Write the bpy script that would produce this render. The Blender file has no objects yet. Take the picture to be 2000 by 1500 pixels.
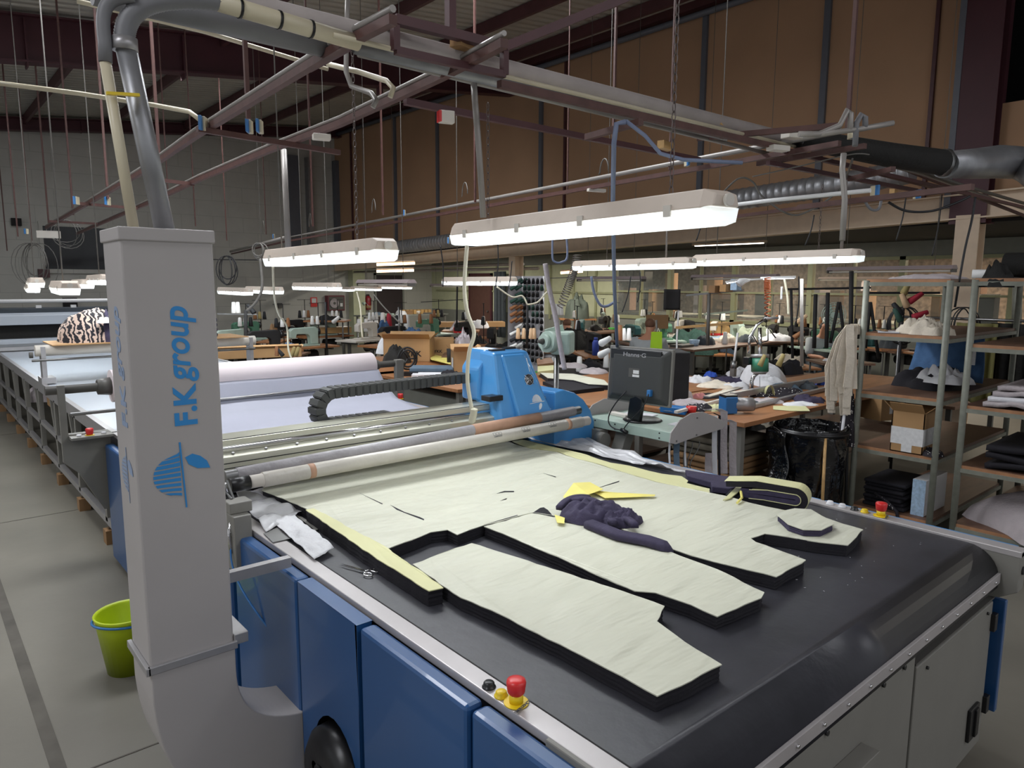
import bpy, bmesh, math, random
from math import sin, cos, pi, radians, sqrt, atan2, hypot
from mathutils import Vector, Matrix, noise
random.seed(7)
S = bpy.context.scene
COL = S.collection
# ---------------------------------------------------------------- camera
H = 1.85; FPX = 1394.0; YAW = radians(40.6); PIT = radians(-8.0); ROL = radians(0.25)
_f = Vector((sin(YAW)*cos(PIT), cos(YAW)*cos(PIT), sin(PIT)))
_r = Vector((cos(YAW), -sin(YAW), 0)); _u = _r.cross(_f)
CR = _r*cos(ROL)+_u*sin(ROL); CU = -_r*sin(ROL)+_u*cos(ROL); CF = _f
cam = bpy.data.cameras.new('camera'); cam.sensor_width = 36; cam.lens = FPX/2000*36; cam.clip_start = .05; cam.clip_end = 200
co = bpy.data.objects.new('camera', cam); COL.objects.link(co)
co.matrix_world = Matrix(((CR.x, CU.x, -CF.x, 0), (CR.y, CU.y, -CF.y, 0), (CR.z, CU.z, -CF.z, H), (0, 0, 0, 1)))
S.camera = co
def ray(px, py): return CF*FPX + CR*(px-1000) + CU*(750-py)
O = Vector((0, 0, H))
def A(px, py, z):
    d = ray(px, py); return O + d*((z-H)/d.z)
def AX(px, py, X):
    d = ray(px, py); return O + d*(X/d.x)
def AY(px, py, Y):
    d = ray(px, py); return O + d*(Y/d.y)
def AD(px, py, D):
    d = ray(px, py); return O + d*(D/FPX)
# ---------------------------------------------------------------- light, world, exposure
S.view_settings.view_transform = 'Standard'; S.view_settings.look = 'None'
S.view_settings.exposure = 0.28; S.view_settings.gamma = 1.0; S.view_settings.use_curve_mapping = False
W = bpy.data.worlds.new('world'); S.world = W; W.use_nodes = True
W.node_tree.nodes['Background'].inputs[0].default_value = (.93, .96, 1, 1)
W.node_tree.nodes['Background'].inputs[1].default_value = 0.44
LAMP_GAIN = 0.25
SKY_GAIN = 1.0
# ---------------------------------------------------------------- materials
def lin(h):
    if isinstance(h, tuple): return h
    v = [int(h[i:i+2], 16)/255 for i in (0, 2, 4)]
    return tuple(c/12.92 if c <= .04045 else ((c+.055)/1.055)**2.4 for c in v)
MATS = {}
def mat(name, col, rough=.6, metal=0, var=.06, scale=8, bump=0, bscale=40, spec=.5, alpha=1, emit=0, trans=0, coat=0, sub=0, stretch=None):
    if name in MATS: return MATS[name]
    m = bpy.data.materials.new(name); m.use_nodes = True; nt = m.node_tree; N = nt.nodes; L = nt.links
    b = N['Principled BSDF']; c = lin(col)
    b.inputs['Roughness'].default_value = rough; b.inputs['Metallic'].default_value = metal
    b.inputs['Specular IOR Level'].default_value = spec; b.inputs['Alpha'].default_value = alpha
    b.inputs['Coat Weight'].default_value = coat
    b.inputs['Transmission Weight'].default_value = trans
    tc = N.new('ShaderNodeTexCoord'); mp = N.new('ShaderNodeMapping'); L.new(tc.outputs['Object'], mp.inputs[0])
    if stretch: mp.inputs['Scale'].default_value = stretch
    n = N.new('ShaderNodeTexNoise'); n.inputs['Scale'].default_value = scale; n.inputs['Detail'].default_value = 5
    L.new(mp.outputs[0], n.inputs['Vector'])
    r = N.new('ShaderNodeValToRGB'); r.color_ramp.elements[0].position = .3; r.color_ramp.elements[1].position = .7
    r.color_ramp.elements[0].color = tuple(x*(1-var) for x in c)+(1,)
    r.color_ramp.elements[1].color = tuple(min(1, x*(1+var)) for x in c)+(1,)
    L.new(n.outputs['Fac'], r.inputs[0]); L.new(r.outputs[0], b.inputs['Base Color'])
    if emit:
        b.inputs['Emission Color'].default_value = c+(1,); b.inputs['Emission Strength'].default_value = emit
    if bump:
        n2 = N.new('ShaderNodeTexNoise'); n2.inputs['Scale'].default_value = bscale; n2.inputs['Detail'].default_value = 3
        L.new(mp.outputs[0], n2.inputs['Vector'])
        bp = N.new('ShaderNodeBump'); bp.inputs['Strength'].default_value = bump; bp.inputs['Distance'].default_value = .07 if name == 'cream_paper' else .02
        L.new(n2.outputs['Fac'], bp.inputs['Height']); L.new(bp.outputs[0], b.inputs['Normal'])
    MATS[name] = m; return m
def wood(name, col, scale=3):
    m = mat(name, col, .5, var=.16, scale=scale, stretch=(1, 6, 6), bump=.02); return m
def brick_mat(name, col, mortar, sc, bw=.5, rh=.25, ms=.01, rot=(0, 0, 0), var=.08, rough=.8, bump=.3):
    m = mat(name, col, rough, var=var, scale=3); nt = m.node_tree; N = nt.nodes; L = nt.links; b = N['Principled BSDF']
    tc = N.new('ShaderNodeTexCoord'); mp = N.new('ShaderNodeMapping'); mp.inputs['Rotation'].default_value = rot
    mp.inputs['Scale'].default_value = (sc, sc, sc); L.new(tc.outputs['Object'], mp.inputs[0])
    bt = N.new('ShaderNodeTexBrick'); L.new(mp.outputs[0], bt.inputs['Vector']); bt.offset = .5
    bt.inputs['Scale'].default_value = 1; bt.inputs['Mortar Size'].default_value = ms
    bt.inputs['Brick Width'].default_value = bw; bt.inputs['Row Height'].default_value = rh
    bt.inputs['Mortar'].default_value = lin(mortar)+(1,)
    src = b.inputs['Base Color'].links[0].from_socket
    L.new(src, bt.inputs['Color1']); L.new(src, bt.inputs['Color2']); L.new(bt.outputs['Color'], b.inputs['Base Color'])
    return m
M = dict(
 cream=mat('cream_paper', 'd0d0be', .5, var=.03, scale=2, bump=.5, bscale=2.6, stretch=(1, 4, 1)),
 yellowp=mat('yellow_paper', 'd6d4a2', .55, var=.03, bump=.1, bscale=8), yellow2=mat('bright_yellow_paper', 'e8dc7c', .5),
 navy=mat('navy_cloth', '38324a', .85, var=.15, scale=20, bump=.2, bscale=60), black=mat('black_cloth', '17151d', .85, var=.3, scale=60, bump=.3, bscale=120, stretch=(1, 1, 8)),
 belt=mat('black_rubber_belt', '34343a', .43, var=.22, scale=5, bump=.06, bscale=25, spec=.5),
 alu=mat('brushed_aluminium', 'a9a7a8', .38, .55, var=.05, scale=20), rail=mat('painted_rail', 'b9b4b4', .35, .3, var=.05),
 profile=mat('aluminium_profile', 'c9c8b8', .33, .6, var=.05), chrome=mat('chrome', 'd8d8da', .12, 1, var=.02), steel=mat('steel', '8c8c8c', .35, .9),
 blue=mat('blue_enamel', '4a92d0', .3, var=.04, scale=2, coat=.3), blueshade=mat('blue_enamel_shaded', '234f82', .32, var=.07, scale=2, coat=.3),  # side panel blue: the same enamel with the shade put into its colour
 towergrey=mat('tower_grey_paint', 'aaa5a3', .5, var=.035, scale=3), greyp=mat('machine_grey_paint', '7d7b75', .5, var=.04), dgrey=mat('dark_grey_paint', '55534f', .5),
 logoblue=mat('logo_blue', '2a86c8', .5, var=.02), white=mat('white_paint', 'e8e8e8', .5, var=.03), offw=mat('offwhite_plastic', 'd8d2c8', .5, var=.04),
 blackp=mat('black_plastic', '18181a', .35, var=.1), blackm=mat('black_matt', '1c1b1c', .8, var=.2), dplast=mat('charcoal_plastic', '3b3c3b', .5, var=.04),
 red=mat('red_plastic', 'd32f2f', .35), yel=mat('yellow_plastic', 'e8c81e', .4), lime=mat('lime_plastic', 'b4c813', .4, var=.05), bluep=mat('blue_plastic', '2c6fae', .4),
 maroon=mat('maroon_paint', '4e2c2f', .5, var=.15, scale=6), rust=mat('rusty_tube', '593c37', .6, var=.2, scale=14), rafter=mat('maroon_rafter', '48222a', .55, var=.12, scale=2),
 pipe=mat('grey_conduit', '9a9590', .4, .2, var=.06), pvc=mat('ivory_pvc', 'cdc3a8', .4, var=.08, scale=4), galv=mat('galvanised_duct', '9a9b9e', .42, .6, var=.12, scale=9, bump=.05),
 dust=mat('dusty_duct_top', 'a9a09c', .8, var=.1), hose=mat('grey_hose', '77777a', .5), wsheet=mat('white_spread_sheet', 'b2b9c2', .3, var=.03, scale=1.5),
 rollf=mat('pink_white_fabric', 'f0e4e6', .8, var=.02, scale=2), sheetf=mat('white_fabric_sheet', 'a6a8b6', .6, var=.03, scale=3, bump=.25, bscale=5),
 film=mat('milky_plastic_film', 'd5d5d8', .22, var=.05, scale=3, bump=.5, bscale=10, alpha=.75), filmroll=mat('wrapped_film_roll', 'c9c4ba', .3, var=.1, scale=5, bump=.2, bscale=18),
 filmgrey=mat('grey_film_roll', 'a09da0', .4, var=.15, scale=6, bump=.5, bscale=14), kraft=mat('kraft_paper', 'b08a72', .6, var=.1, scale=12), tissue=mat('white_tissue', 'e3e3e6', .7, var=.05, bump=.5, bscale=30, alpha=.85),
 card=mat('cardboard', 'b08a5e', .75, var=.06, scale=4), card2=mat('dark_cardboard', '8a6a48', .75, var=.08, scale=4), label=mat('paper_label', 'dcdcdc', .7, var=.08, scale=40),
 woodt=wood('table_wood', '9c6a44'), woodd=wood('shelf_chipboard', '6e5140'), woode=wood('shelf_edge_wood', 'a87a58'), ply=wood('plywood', 'c39c66'),
 shelfm=mat('shelf_grey_green_steel', '85877c', .5, .1, var=.12, scale=20), dust2=mat('charcoal_denim', '40464c', .9, var=.1),
 denim=mat('blue_denim', '486a94', .9, var=.2, scale=12, bump=.3, bscale=150), greyc=mat('pale_grey_cloth', 'b3aaac', .9, var=.08, scale=10, bump=.4, bscale=40), blk2=mat('black_fabric_rolls', '1a1917', .8, var=.2, bump=.3),
 whitec=mat('white_cloth', 'dcdce0', .85, var=.06, scale=10, bump=.3, bscale=30), creamc=mat('cream_cloth', 'ded3c2', .9, var=.08, scale=12, bump=.3, bscale=60), pinkc=mat('pink_cloth', 'd48a8a', .8), bluec=mat('royal_blue_cloth', '2b4fae', .8), steelbl=mat('steel_blue_cloth', '5d6f80', .9, var=.1),
 bag=mat('black_bin_liner', '121214', .16, var=.1, bump=.7, bscale=12, spec=.8), clearp=mat('clear_plastic_bag', 'd8d8dc', .15, var=.05, bump=.6, bscale=20, alpha=.5), teal=mat('teal_machine_paint', '2d5f60', .45), mint=mat('mint_machine_paint', 'a9bcb0', .45, var=.05), green=mat('green_machine_paint', '4e7a63', .45, var=.1),
 limebag=mat('lime_gift_bag', 'a2cc12', .5, var=.04), rackw=mat('rack_board', 'aaa8ac', .6), cone_w=mat('white_thread', 'e8e8e6', .8), cone_k=mat('black_thread', '17181c', .7), cone_b=mat('brown_thread', '8b5e3c', .8), cone_g=mat('green_thread', '25443a', .8), cone_o=mat('olive_thread', '9a8a5a', .8), cone_r=mat('crimson_thread', 'a8283a', .8), cone_n=mat('navy_thread', '2a3c86', .8), cone_bg=mat('beige_thread', 'c9a986', .8),
 skin=mat('skin', 'b98468', .6, var=.05), hair=mat('brown_hair', '6b4a36', .7, bump=.4, bscale=80), hairk=mat('dark_hair', '2b211c', .7, bump=.4, bscale=80), shirtg=mat('light_grey_shirt', 'a8adaf', .9), shirtb=mat('blue_shirt', '3c5680', .9),
 chain=mat('chain_steel', '6d6360', .5, .6), wire=mat('grey_cable', '6e6b66', .5), wirek=mat('black_cable', '1f1f22', .5), wireb=mat('blue_grey_cable', '75809a', .5), wirew=mat('ivory_cable', 'cfcab4', .5), orange=mat('orange_coil', 'c0683c', .5),
 lamph=mat('lamp_housing', 'd6c8ba', .5, var=.04), print_=mat('dark_print', '55585c', .6, var=.02), emblemw=mat('white_print', 'e6e8ea', .5, var=.02), greent=mat('green_tray', '46a044', .5), sock=mat('blue_socket_box', '3b7ab8', .4),
 skinny=mat('polka_cloth', '241f26', .8, var=.1),
)
def polka(m, bg, fg, sc, th=.22):
    nt = m.node_tree; N = nt.nodes; L = nt.links; b = N['Principled BSDF']
    tc = N.new('ShaderNodeTexCoord'); v = N.new('ShaderNodeTexVoronoi'); v.inputs['Scale'].default_value = sc; L.new(tc.outputs['Object'], v.inputs['Vector'])
    r = N.new('ShaderNodeValToRGB'); r.color_ramp.interpolation = 'CONSTANT'
    r.color_ramp.elements[0].color = lin(fg)+(1,); r.color_ramp.elements[1].position = th; r.color_ramp.elements[1].color = lin(bg)+(1,)
    L.new(v.outputs['Distance'], r.inputs[0]); L.new(r.outputs[0], b.inputs['Base Color'])
polka(M['skinny'], '221d25', 'e0dcd8', 45)
M['zebra'] = mat('zebra_cloth', '1c1820', .85)
def zebra(m):
    nt = m.node_tree; N = nt.nodes; L = nt.links; b = N['Principled BSDF']
    tc = N.new('ShaderNodeTexCoord'); v = N.new('ShaderNodeTexWave'); v.inputs['Scale'].default_value = 7; v.inputs['Distortion'].default_value = 9; v.inputs['Detail Scale'].default_value = 2; L.new(tc.outputs['Object'], v.inputs['Vector'])
    r = N.new('ShaderNodeValToRGB'); r.color_ramp.interpolation = 'CONSTANT'; r.color_ramp.elements[0].color = lin('1c1a22')+(1,); r.color_ramp.elements[1].position = .52; r.color_ramp.elements[1].color = lin('c4ac9e')+(1,)
    L.new(v.outputs['Fac'], r.inputs[0]); L.new(r.outputs[0], b.inputs['Base Color'])
zebra(M['zebra'])
# ---------------------------------------------------------------- mesh builder
class G:
    def __init__(s): s.v = []; s.f = []; s.sm = []
    def add(s, vs, fs, sm=False):
        o = len(s.v); s.v += [Vector(v) for v in vs]
        for f in fs: s.f.append(tuple(i+o for i in f)); s.sm.append(sm)
        return s
    def box(s, x0, x1, y0, y1, z0, z1):
        return s.add([(x0,y0,z0),(x1,y0,z0),(x1,y1,z0),(x0,y1,z0),(x0,y0,z1),(x1,y0,z1),(x1,y1,z1),(x0,y1,z1)],
          [(0,3,2,1),(4,5,6,7),(0,1,5,4),(1,2,6,5),(2,3,7,6),(3,0,4,7)])
    def ob(s, c, sz, rz=0, rx=0, ry=0):
        m = Matrix.Translation(Vector(c)) @ Matrix.Rotation(rz, 4, 'Z') @ Matrix.Rotation(rx, 4, 'X') @ Matrix.Rotation(ry, 4, 'Y')
        a, b, d = (k/2 for k in sz)
        vs = [m @ Vector(p) for p in ((-a,-b,-d),(a,-b,-d),(a,b,-d),(-a,b,-d),(-a,-b,d),(a,-b,d),(a,b,d),(-a,b,d))]
        return s.add(vs, [(0,3,2,1),(4,5,6,7),(0,1,5,4),(1,2,6,5),(2,3,7,6),(3,0,4,7)])
    def beam(s, p, q, w, h, up=Vector((0,0,1))):
        p = Vector(p); q = Vector(q); d = (q-p).normalized()
        if abs(d.dot(up)) > .99: up = Vector((1,0,0))
        x = d.cross(up).normalized()*w/2; z = x.cross(d).normalized()*h/2
        vs = [p-x-z, p+x-z, p+x+z, p-x+z, q-x-z, q+x-z, q+x+z, q-x+z]
        return s.add(vs, [(3,2,1,0),(4,5,6,7),(0,1,5,4),(1,2,6,5),(2,3,7,6),(3,0,4,7)])
    def cyl(s, p, q, r, n=12, r2=None, cap=True, sm=True):
        return s.tube([p, q], [r, r if r2 is None else r2], n, cap, sm)
    def tube(s, path, r, n=8, cap=True, sm=True):
        P = [Vector(p) for p in path]; k = len(P); R = r if isinstance(r, (list, tuple)) else [r]*k
        t0 = (P[1]-P[0]).normalized(); up = Vector((0,0,1)) if abs(t0.z) < .9 else Vector((1,0,0))
        x = t0.cross(up).normalized(); vs = []
        for i in range(k):
            t = (P[min(i+1,k-1)]-P[max(i-1,0)])
            if t.length < 1e-9: t = t0
            t = t.normalized(); x = (x - t*x.dot(t))
            if x.length < 1e-6: x = t.cross(Vector((.3,.5,.8)))
            x = x.normalized(); y = t.cross(x)
            for j in range(n):
                a = 2*pi*j/n; vs.append(P[i]+(x*cos(a)+y*sin(a))*R[i])
        fs = [(i*n+j, i*n+(j+1) % n, (i+1)*n+(j+1) % n, (i+1)*n+j) for i in range(k-1) for j in range(n)]
        s.add(vs, fs, sm)
        if cap:
            o = len(s.v)-len(vs); s.f.append(tuple(o+j for j in range(n))[::-1]); s.sm.append(False)
            s.f.append(tuple(o+(k-1)*n+j for j in range(n))); s.sm.append(False)
        return s
    def lathe(s, prof, c=(0,0,0), n=20, axis='Z', sm=True, cap=True):
        c = Vector(c); vs = []
        for r, z in prof:
            for j in range(n):
                a = 2*pi*j/n
                p = {'Z': (r*cos(a), r*sin(a), z), 'X': (z, r*cos(a), r*sin(a)), 'Y': (r*sin(a), z, r*cos(a))}[axis]
                vs.append(c+Vector(p))
        k = len(prof)
        s.add(vs, [(i*n+j, i*n+(j+1) % n, (i+1)*n+(j+1) % n, (i+1)*n+j) for i in range(k-1) for j in range(n)], sm)
        if cap:
            o = len(s.v)-len(vs); s.f.append(tuple(o+j for j in range(n))[::-1]); s.sm.append(False)
            s.f.append(tuple(o+(k-1)*n+j for j in range(n))); s.sm.append(False)
        return s
    def extr(s, poly, vec):
        P = [Vector(p) for p in poly]; n = len(P); v = Vector(vec)
        return s.add(P+[p+v for p in P], [tuple(range(n))[::-1], tuple(range(n, 2*n))]+[(i, (i+1) % n, n+(i+1) % n, n+i) for i in range(n)])
    def grid(s, fn, nu, nv, sm=True):
        vs = [fn(i/nu, j/nv) for j in range(nv+1) for i in range(nu+1)]
        return s.add(vs, [(j*(nu+1)+i, j*(nu+1)+i+1, (j+1)*(nu+1)+i+1, (j+1)*(nu+1)+i) for j in range(nv) for i in range(nu)], sm)
    def build(s, name, m, parent=None, bevel=0, solid=0, loc=None, fixn=True):
        if not s.v: s.box(0,.001,0,.001,0,.001)
        if parent is not None:
            p = parent
            off = Vector((0,0,0))
            while p is not None: off += p.location; p = p.parent
            base = off; l = Vector((0,0,0))
        else:
            if loc is None:
                xs = [v.x for v in s.v]; ys = [v.y for v in s.v]; zs = [v.z for v in s.v]
                loc = Vector(((min(xs)+max(xs))/2, (min(ys)+max(ys))/2, min(zs)))
            base = Vector(loc); l = base
        me = bpy.data.meshes.new(name); me.from_pydata([tuple(v-base) for v in s.v], [], s.f)
        me.polygons.foreach_set('use_smooth', s.sm); me.materials.append(M[m] if isinstance(m, str) else m)
        if fixn:
            bm = bmesh.new(); bm.from_mesh(me); bmesh.ops.recalc_face_normals(bm, faces=bm.faces); bm.to_mesh(me); bm.free()
        o = bpy.data.objects.new(name, me); COL.objects.link(o); o.location = l
        if parent is not None: o.parent = parent
        if bevel:
            b = o.modifiers.new('bevel', 'BEVEL'); b.width = bevel; b.segments = 2; b.limit_method = 'ANGLE'; b.harden_normals = False
        if solid:
            b = o.modifiers.new('solid', 'SOLIDIFY'); b.thickness = solid; b.offset = 0
        return o
def thing(name, label, cat, loc=(0,0,0), group=None):
    o = bpy.data.objects.new(name, None); COL.objects.link(o); o.location = loc; o.empty_display_size = .1
    o['label'] = label; o['category'] = cat
    if group: o['group'] = group
    return o
def tag(o, label, cat, group=None, kind=None):
    o['label'] = label; o['category'] = cat
    if group: o['group'] = group
    if kind: o['kind'] = kind
    return o
def st(o, label=None):
    o['kind'] = 'structure'
    if label: o['label'] = label
    return o
def kids(o): return [c for c in bpy.data.objects if c.parent == o]
def dup(o, loc, rz=0, label=None, group=None, sc=None, parent=None, ch=None):
    c = o.copy(); COL.objects.link(c)
    if parent is not None: c.parent = parent
    else:
        c.location = loc; c.rotation_euler = (0, 0, rz)
        if sc: c.scale = sc if isinstance(sc, tuple) else (sc, sc, sc)
        if label: c['label'] = label
        if group: c['group'] = group
    for k in (ch if ch is not None else kids(o)): dup(k, None, parent=c)
    return c
def hexv(k): return Vector(k)
def text(s, size, m, parent, mtx, name='lettering', depth=.001, bold=0, shear=0, base=None, sx=1):
    cu = bpy.data.curves.new('t', 'FONT'); cu.body = s; cu.size = size; cu.extrude = depth/2; cu.offset = bold; cu.shear = shear; cu.align_x = 'CENTER'; cu.align_y = 'CENTER'
    o = bpy.data.objects.new('t', cu); COL.objects.link(o)
    bpy.context.view_layer.update()
    me = bpy.data.meshes.new_from_object(o.evaluated_get(bpy.context.evaluated_depsgraph_get()))
    bpy.data.objects.remove(o); bpy.data.curves.remove(cu)
    off = Vector((0,0,0)); p = parent
    while p is not None: off += p.location; p = p.parent
    me.transform(Matrix.Translation(-off) @ mtx @ Matrix.Diagonal((sx, 1, 1, 1)))
    me.materials.clear(); me.materials.append(M[m])
    o = bpy.data.objects.new(name, me); COL.objects.link(o)
    if parent is not None: o.parent = parent
    return o
def frame(org, xdir, ydir):
    x = Vector(xdir).normalized(); y = Vector(ydir); y = (y - x*y.dot(x)).normalized(); z = x.cross(y)
    return Matrix(((x.x, y.x, z.x, org[0]), (x.y, y.y, z.y, org[1]), (x.z, y.z, z.z, org[2]), (0, 0, 0, 1)))
def bez(p0, p1, p2, p3, n=12):
    p0, p1, p2, p3 = map(Vector, (p0, p1, p2, p3)); out = []
    for i in range(n+1):
        t = i/n; out.append(p0*(1-t)**3+p1*3*t*(1-t)**2+p2*3*t*t*(1-t)+p3*t**3)
    return out
def sag(p, q, d, n=12):
    p = Vector(p); q = Vector(q); return [p.lerp(q, i/n)-Vector((0,0,d*4*(i/n)*(1-i/n))) for i in range(n+1)]
def blob(g, c, sx, sy, sz, seed=0, n=18, rough=.35, fr=2.2, folds=0, rz=0):
    """a crumpled heap of cloth resting on z=c.z"""
    c = Vector(c)
    def fn(u, v):
        a = u*2*pi; rr = v
        e = 1 + rough*.6*noise.noise(Vector((cos(a)*1.7+seed, sin(a)*1.7, seed*.3)))
        x = cos(a)*rr*e; y = sin(a)*rr*e
        h = (1-rr**2.4)**.55 if rr < 1 else 0
        n1 = noise.noise(Vector((x*fr*.7+seed, y*fr*.7, seed))); n2 = noise.noise(Vector((x*fr*1.6+seed, y*fr*1.6, 5))); n3 = 1-abs(noise.noise(Vector((x*fr*1.3+seed, y*fr*1.3+9, 2))))*2.4
        h *= max(.3, min(1.35, .82+rough*.9*n1+rough*.45*n2+rough*.22*n3))
        if folds: h *= 1 + .10*sin((x*1.3+y)*folds+3*noise.noise(Vector((x*2, y*2, seed))))
        X = x*sx/2; Y = y*sy/2
        return c+Vector((X*cos(rz)-Y*sin(rz), X*sin(rz)+Y*cos(rz), max(0.001, h*sz) if rr < 1 else 0.0))
    g.grid(fn, n*2, n//2+2)
    return g
# ================================================================ SETTING
XR = 10.2; YB = 20.0; XP = 13.6
M['floor'] = mat('concrete_floor', '716d63', .55, var=.15, scale=1.3, bump=.03, bscale=30)
M['wallg'] = brick_mat('painted_block_wall', 'b8b7b0', 'a3a29b', 1, .8, .4, .006, rot=(pi/2, 0, 0), var=.05)
M['brown'] = mat('brown_board', 'aa8769', .85, var=.06, scale=1.2, bump=.05, bscale=300)
M['batten'] = mat('grey_batten', '5d6068', .5)
M['roof'] = mat('fibre_roof', 'b5b1a6', .8, var=.08, scale=1.5)
def roofribs(m):
    nt = m.node_tree; N = nt.nodes; L = nt.links; b = N['Principled BSDF']
    tc = N.new('ShaderNodeTexCoord'); w = N.new('ShaderNodeTexWave'); w.bands_direction = 'Y'; w.inputs['Scale'].default_value = 1.6; L.new(tc.outputs['Object'], w.inputs[0])
    bp = N.new('ShaderNodeBump'); bp.inputs['Strength'].default_value = .8; bp.inputs['Distance'].default_value = .05; L.new(w.outputs['Fac'], bp.inputs['Height']); L.new(bp.outputs[0], b.inputs['Normal'])
roofribs(M['roof'])
M['beige'] = mat('beige_steel', 'd8c2a8', .5, var=.05); M['fascia'] = mat('fascia_grey', '85877f', .7, var=.05)
M['winframe'] = mat('pale_green_frame', '9a9c7a', .5); M['glass'] = mat('partition_glass', 'c8d0cc', .05, var=.0, alpha=.12); M['darkglass'] = mat('dark_window_glass', '15161a', .08, var=.2)
M['panelgreen'] = mat('pale_green_panel', 'bfc2a2', .7, var=.05); M['door'] = mat('brown_door', '553a33', .5, var=.08); M['door2'] = mat('dark_door', '3a3032', .5)
M['sky'] = mat('daylight_panel', 'f4f2ff', .5, var=0, emit=2.2)
st(G().box(-8, 20, -6, YB+.2, -.1, 0).build('floor', 'floor'), 'grey concrete floor with sawn joints')
g = G()
for X in (.32,): g.box(X-.03, X+.02, -1, YB, .0005, .002)
for Y in (2.95, 6.6, 10.5): g.box(-8, 1.2, Y-.004, Y+.004, .0005, .002)
M['joint'] = mat('floor_joint', '55514a', .9, var=.25, scale=5); st(g.build('trim_1', 'joint'), 'sawn joints in the concrete floor')
M['patch'] = mat('floor_wear_strip', '7b7468', .7, var=.2, scale=6)
def rz_(x): return 5.25+.105*x
# back wall
g = G(); g.extr([(-8, YB, 0), (18, YB, 0), (18, YB, 3.0), (XR+.1, YB, 3.0), (XR+.1, YB, 6.6), (-8, YB, 4.6)], (0, .2, 0))
st(g.build('wall_back', 'wallg'), 'grey painted block wall at the far end')
# wall_right : brown boards above the mezzanine beam, open void near the camera side
g = G(); g.box(XR, XR+.1, 3.35, YB, 2.75, 6.9); g.box(XR, XR+.1, -2, 2.95, 2.75, 4.0)
st(g.build('wall_right', 'brown'), 'tall brown board wall above the beige beam')
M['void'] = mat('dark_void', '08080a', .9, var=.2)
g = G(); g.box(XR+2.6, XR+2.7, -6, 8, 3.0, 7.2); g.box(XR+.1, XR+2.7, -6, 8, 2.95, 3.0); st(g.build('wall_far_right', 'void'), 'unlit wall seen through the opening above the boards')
k = 2
for px in (687, 773, 856, 1058, 1370, 1602, 1105, 1812):
    p = AX(px, 300, XR); y = p.y
    w = .045 if px in (1105, 1812, 687) else .09
    o = st(G().box(XR-.05, XR-.001, y-w/2, y+w/2, 2.8, rz_(XR)+.1).build('trim_%d' % k, 'batten' if w > .05 else 'maroon')); k += 1
# column near the right of the brown wall
g = G(); y0, y1 = 2.95, 3.35
g.box(XR-.22, XR-.2, y0, y1, 2.6, 7); g.box(XR-.02, XR+.1, y0, y1, 2.6, 7); g.box(XR-.2, XR-.02, y0+.18, y0+.22, 2.6, 7)
st(g.build('trim_%d' % k, 'rafter'), 'maroon steel column on the brown wall'); k += 1
st(G().box(XR-.23, XR, y1, y1+.07, 2.8, 7).build('trim_%d' % k, 'batten')); k += 1
# roof (slopes up to the right), rafters, purlins
g = G(); g.extr([(-8, -6, rz_(-8)), (14, -6, rz_(14)), (14, 12.2, rz_(14)), (-8, 12.2, rz_(-8))], (0, 0, .05))
g.extr([(-8, 12.75, rz_(-8)), (14, 12.75, rz_(14)), (14, 21, rz_(14)), (-8, 21, rz_(-8))], (0, 0, .05))
g.extr([(-8, 12.2, rz_(-8)), (1.05, 12.2, rz_(1.05)), (1.05, 12.75, rz_(1.05)), (-8, 12.75, rz_(-8))], (0, 0, .05))
g.extr([(4.7, 12.2, rz_(4.7)), (14, 12.2, rz_(14)), (14, 12.75, rz_(14)), (4.7, 12.75, rz_(4.7))], (0, 0, .05))
st(g.build('ceiling', 'roof'), 'ribbed fibre cement roof sheeting')
g = G(); g.extr([(1.05, 12.2, rz_(1.05)+.02), (4.7, 12.2, rz_(4.7)+.02), (4.7, 12.75, rz_(4.7)+.02), (1.05, 12.75, rz_(1.05)+.02)], (0, 0, .02))
st(g.build('window_1', 'sky'), 'bright daylight strip in the roof')
def rafter(Y, dz=.72):
    global k
    g = G()
    for (a, b, w) in ((.0, .03, .22), (dz-.03, dz, .22), (.03, dz-.03, .02)):
        P = [(-8, Y-w/2, rz_(-8)-.06-dz+a), (XR-.02, Y-w/2, rz_(XR)-.06-dz*.72+a*.72), (XR-.02, Y-w/2, rz_(XR)-.06-dz*.72+b*.72), (-8, Y-w/2, rz_(-8)-.06-dz+b)]
        g.extr(P, (0, w, 0))
    for X in (-2, 1.6, 3.6, 7): g.ob((X, Y, rz_(X)-.06-dz/2), (.02, .2, dz-.1))
    o = st(g.build('trim_%d' % k, 'rafter'), 'maroon steel rafter under the roof'); k += 1
rafter(11.9); rafter(19.6, .34); rafter(2.0, .7)
for X in (-6, -4.3, -2.6, -.9, .8, 2.5, 4.2, 5.9, 7.6, 9.3):
    g = G(); g.box(X-.03, X+.03, -6, YB-.05, rz_(X)-.2, rz_(X)-.02); st(g.build('trim_%d' % k, 'maroon'), 'maroon purlin under the roof sheeting'); k += 1
# edge pipe along the top of brown wall
st(G().cyl((XR-.12, 1, 6.1), (XR-.12, YB-.1, 6.1), .05, 10).build('trim_%d' % k, 'batten'), 'dark gutter pipe along the top of the brown wall'); k += 1
st(G().box(XR-.2, XR-.02, 1, YB-.2, 6.18, 6.32).build('trim_%d' % k, 'maroon'), 'maroon edge beam along the top of the brown wall'); k += 1
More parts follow.
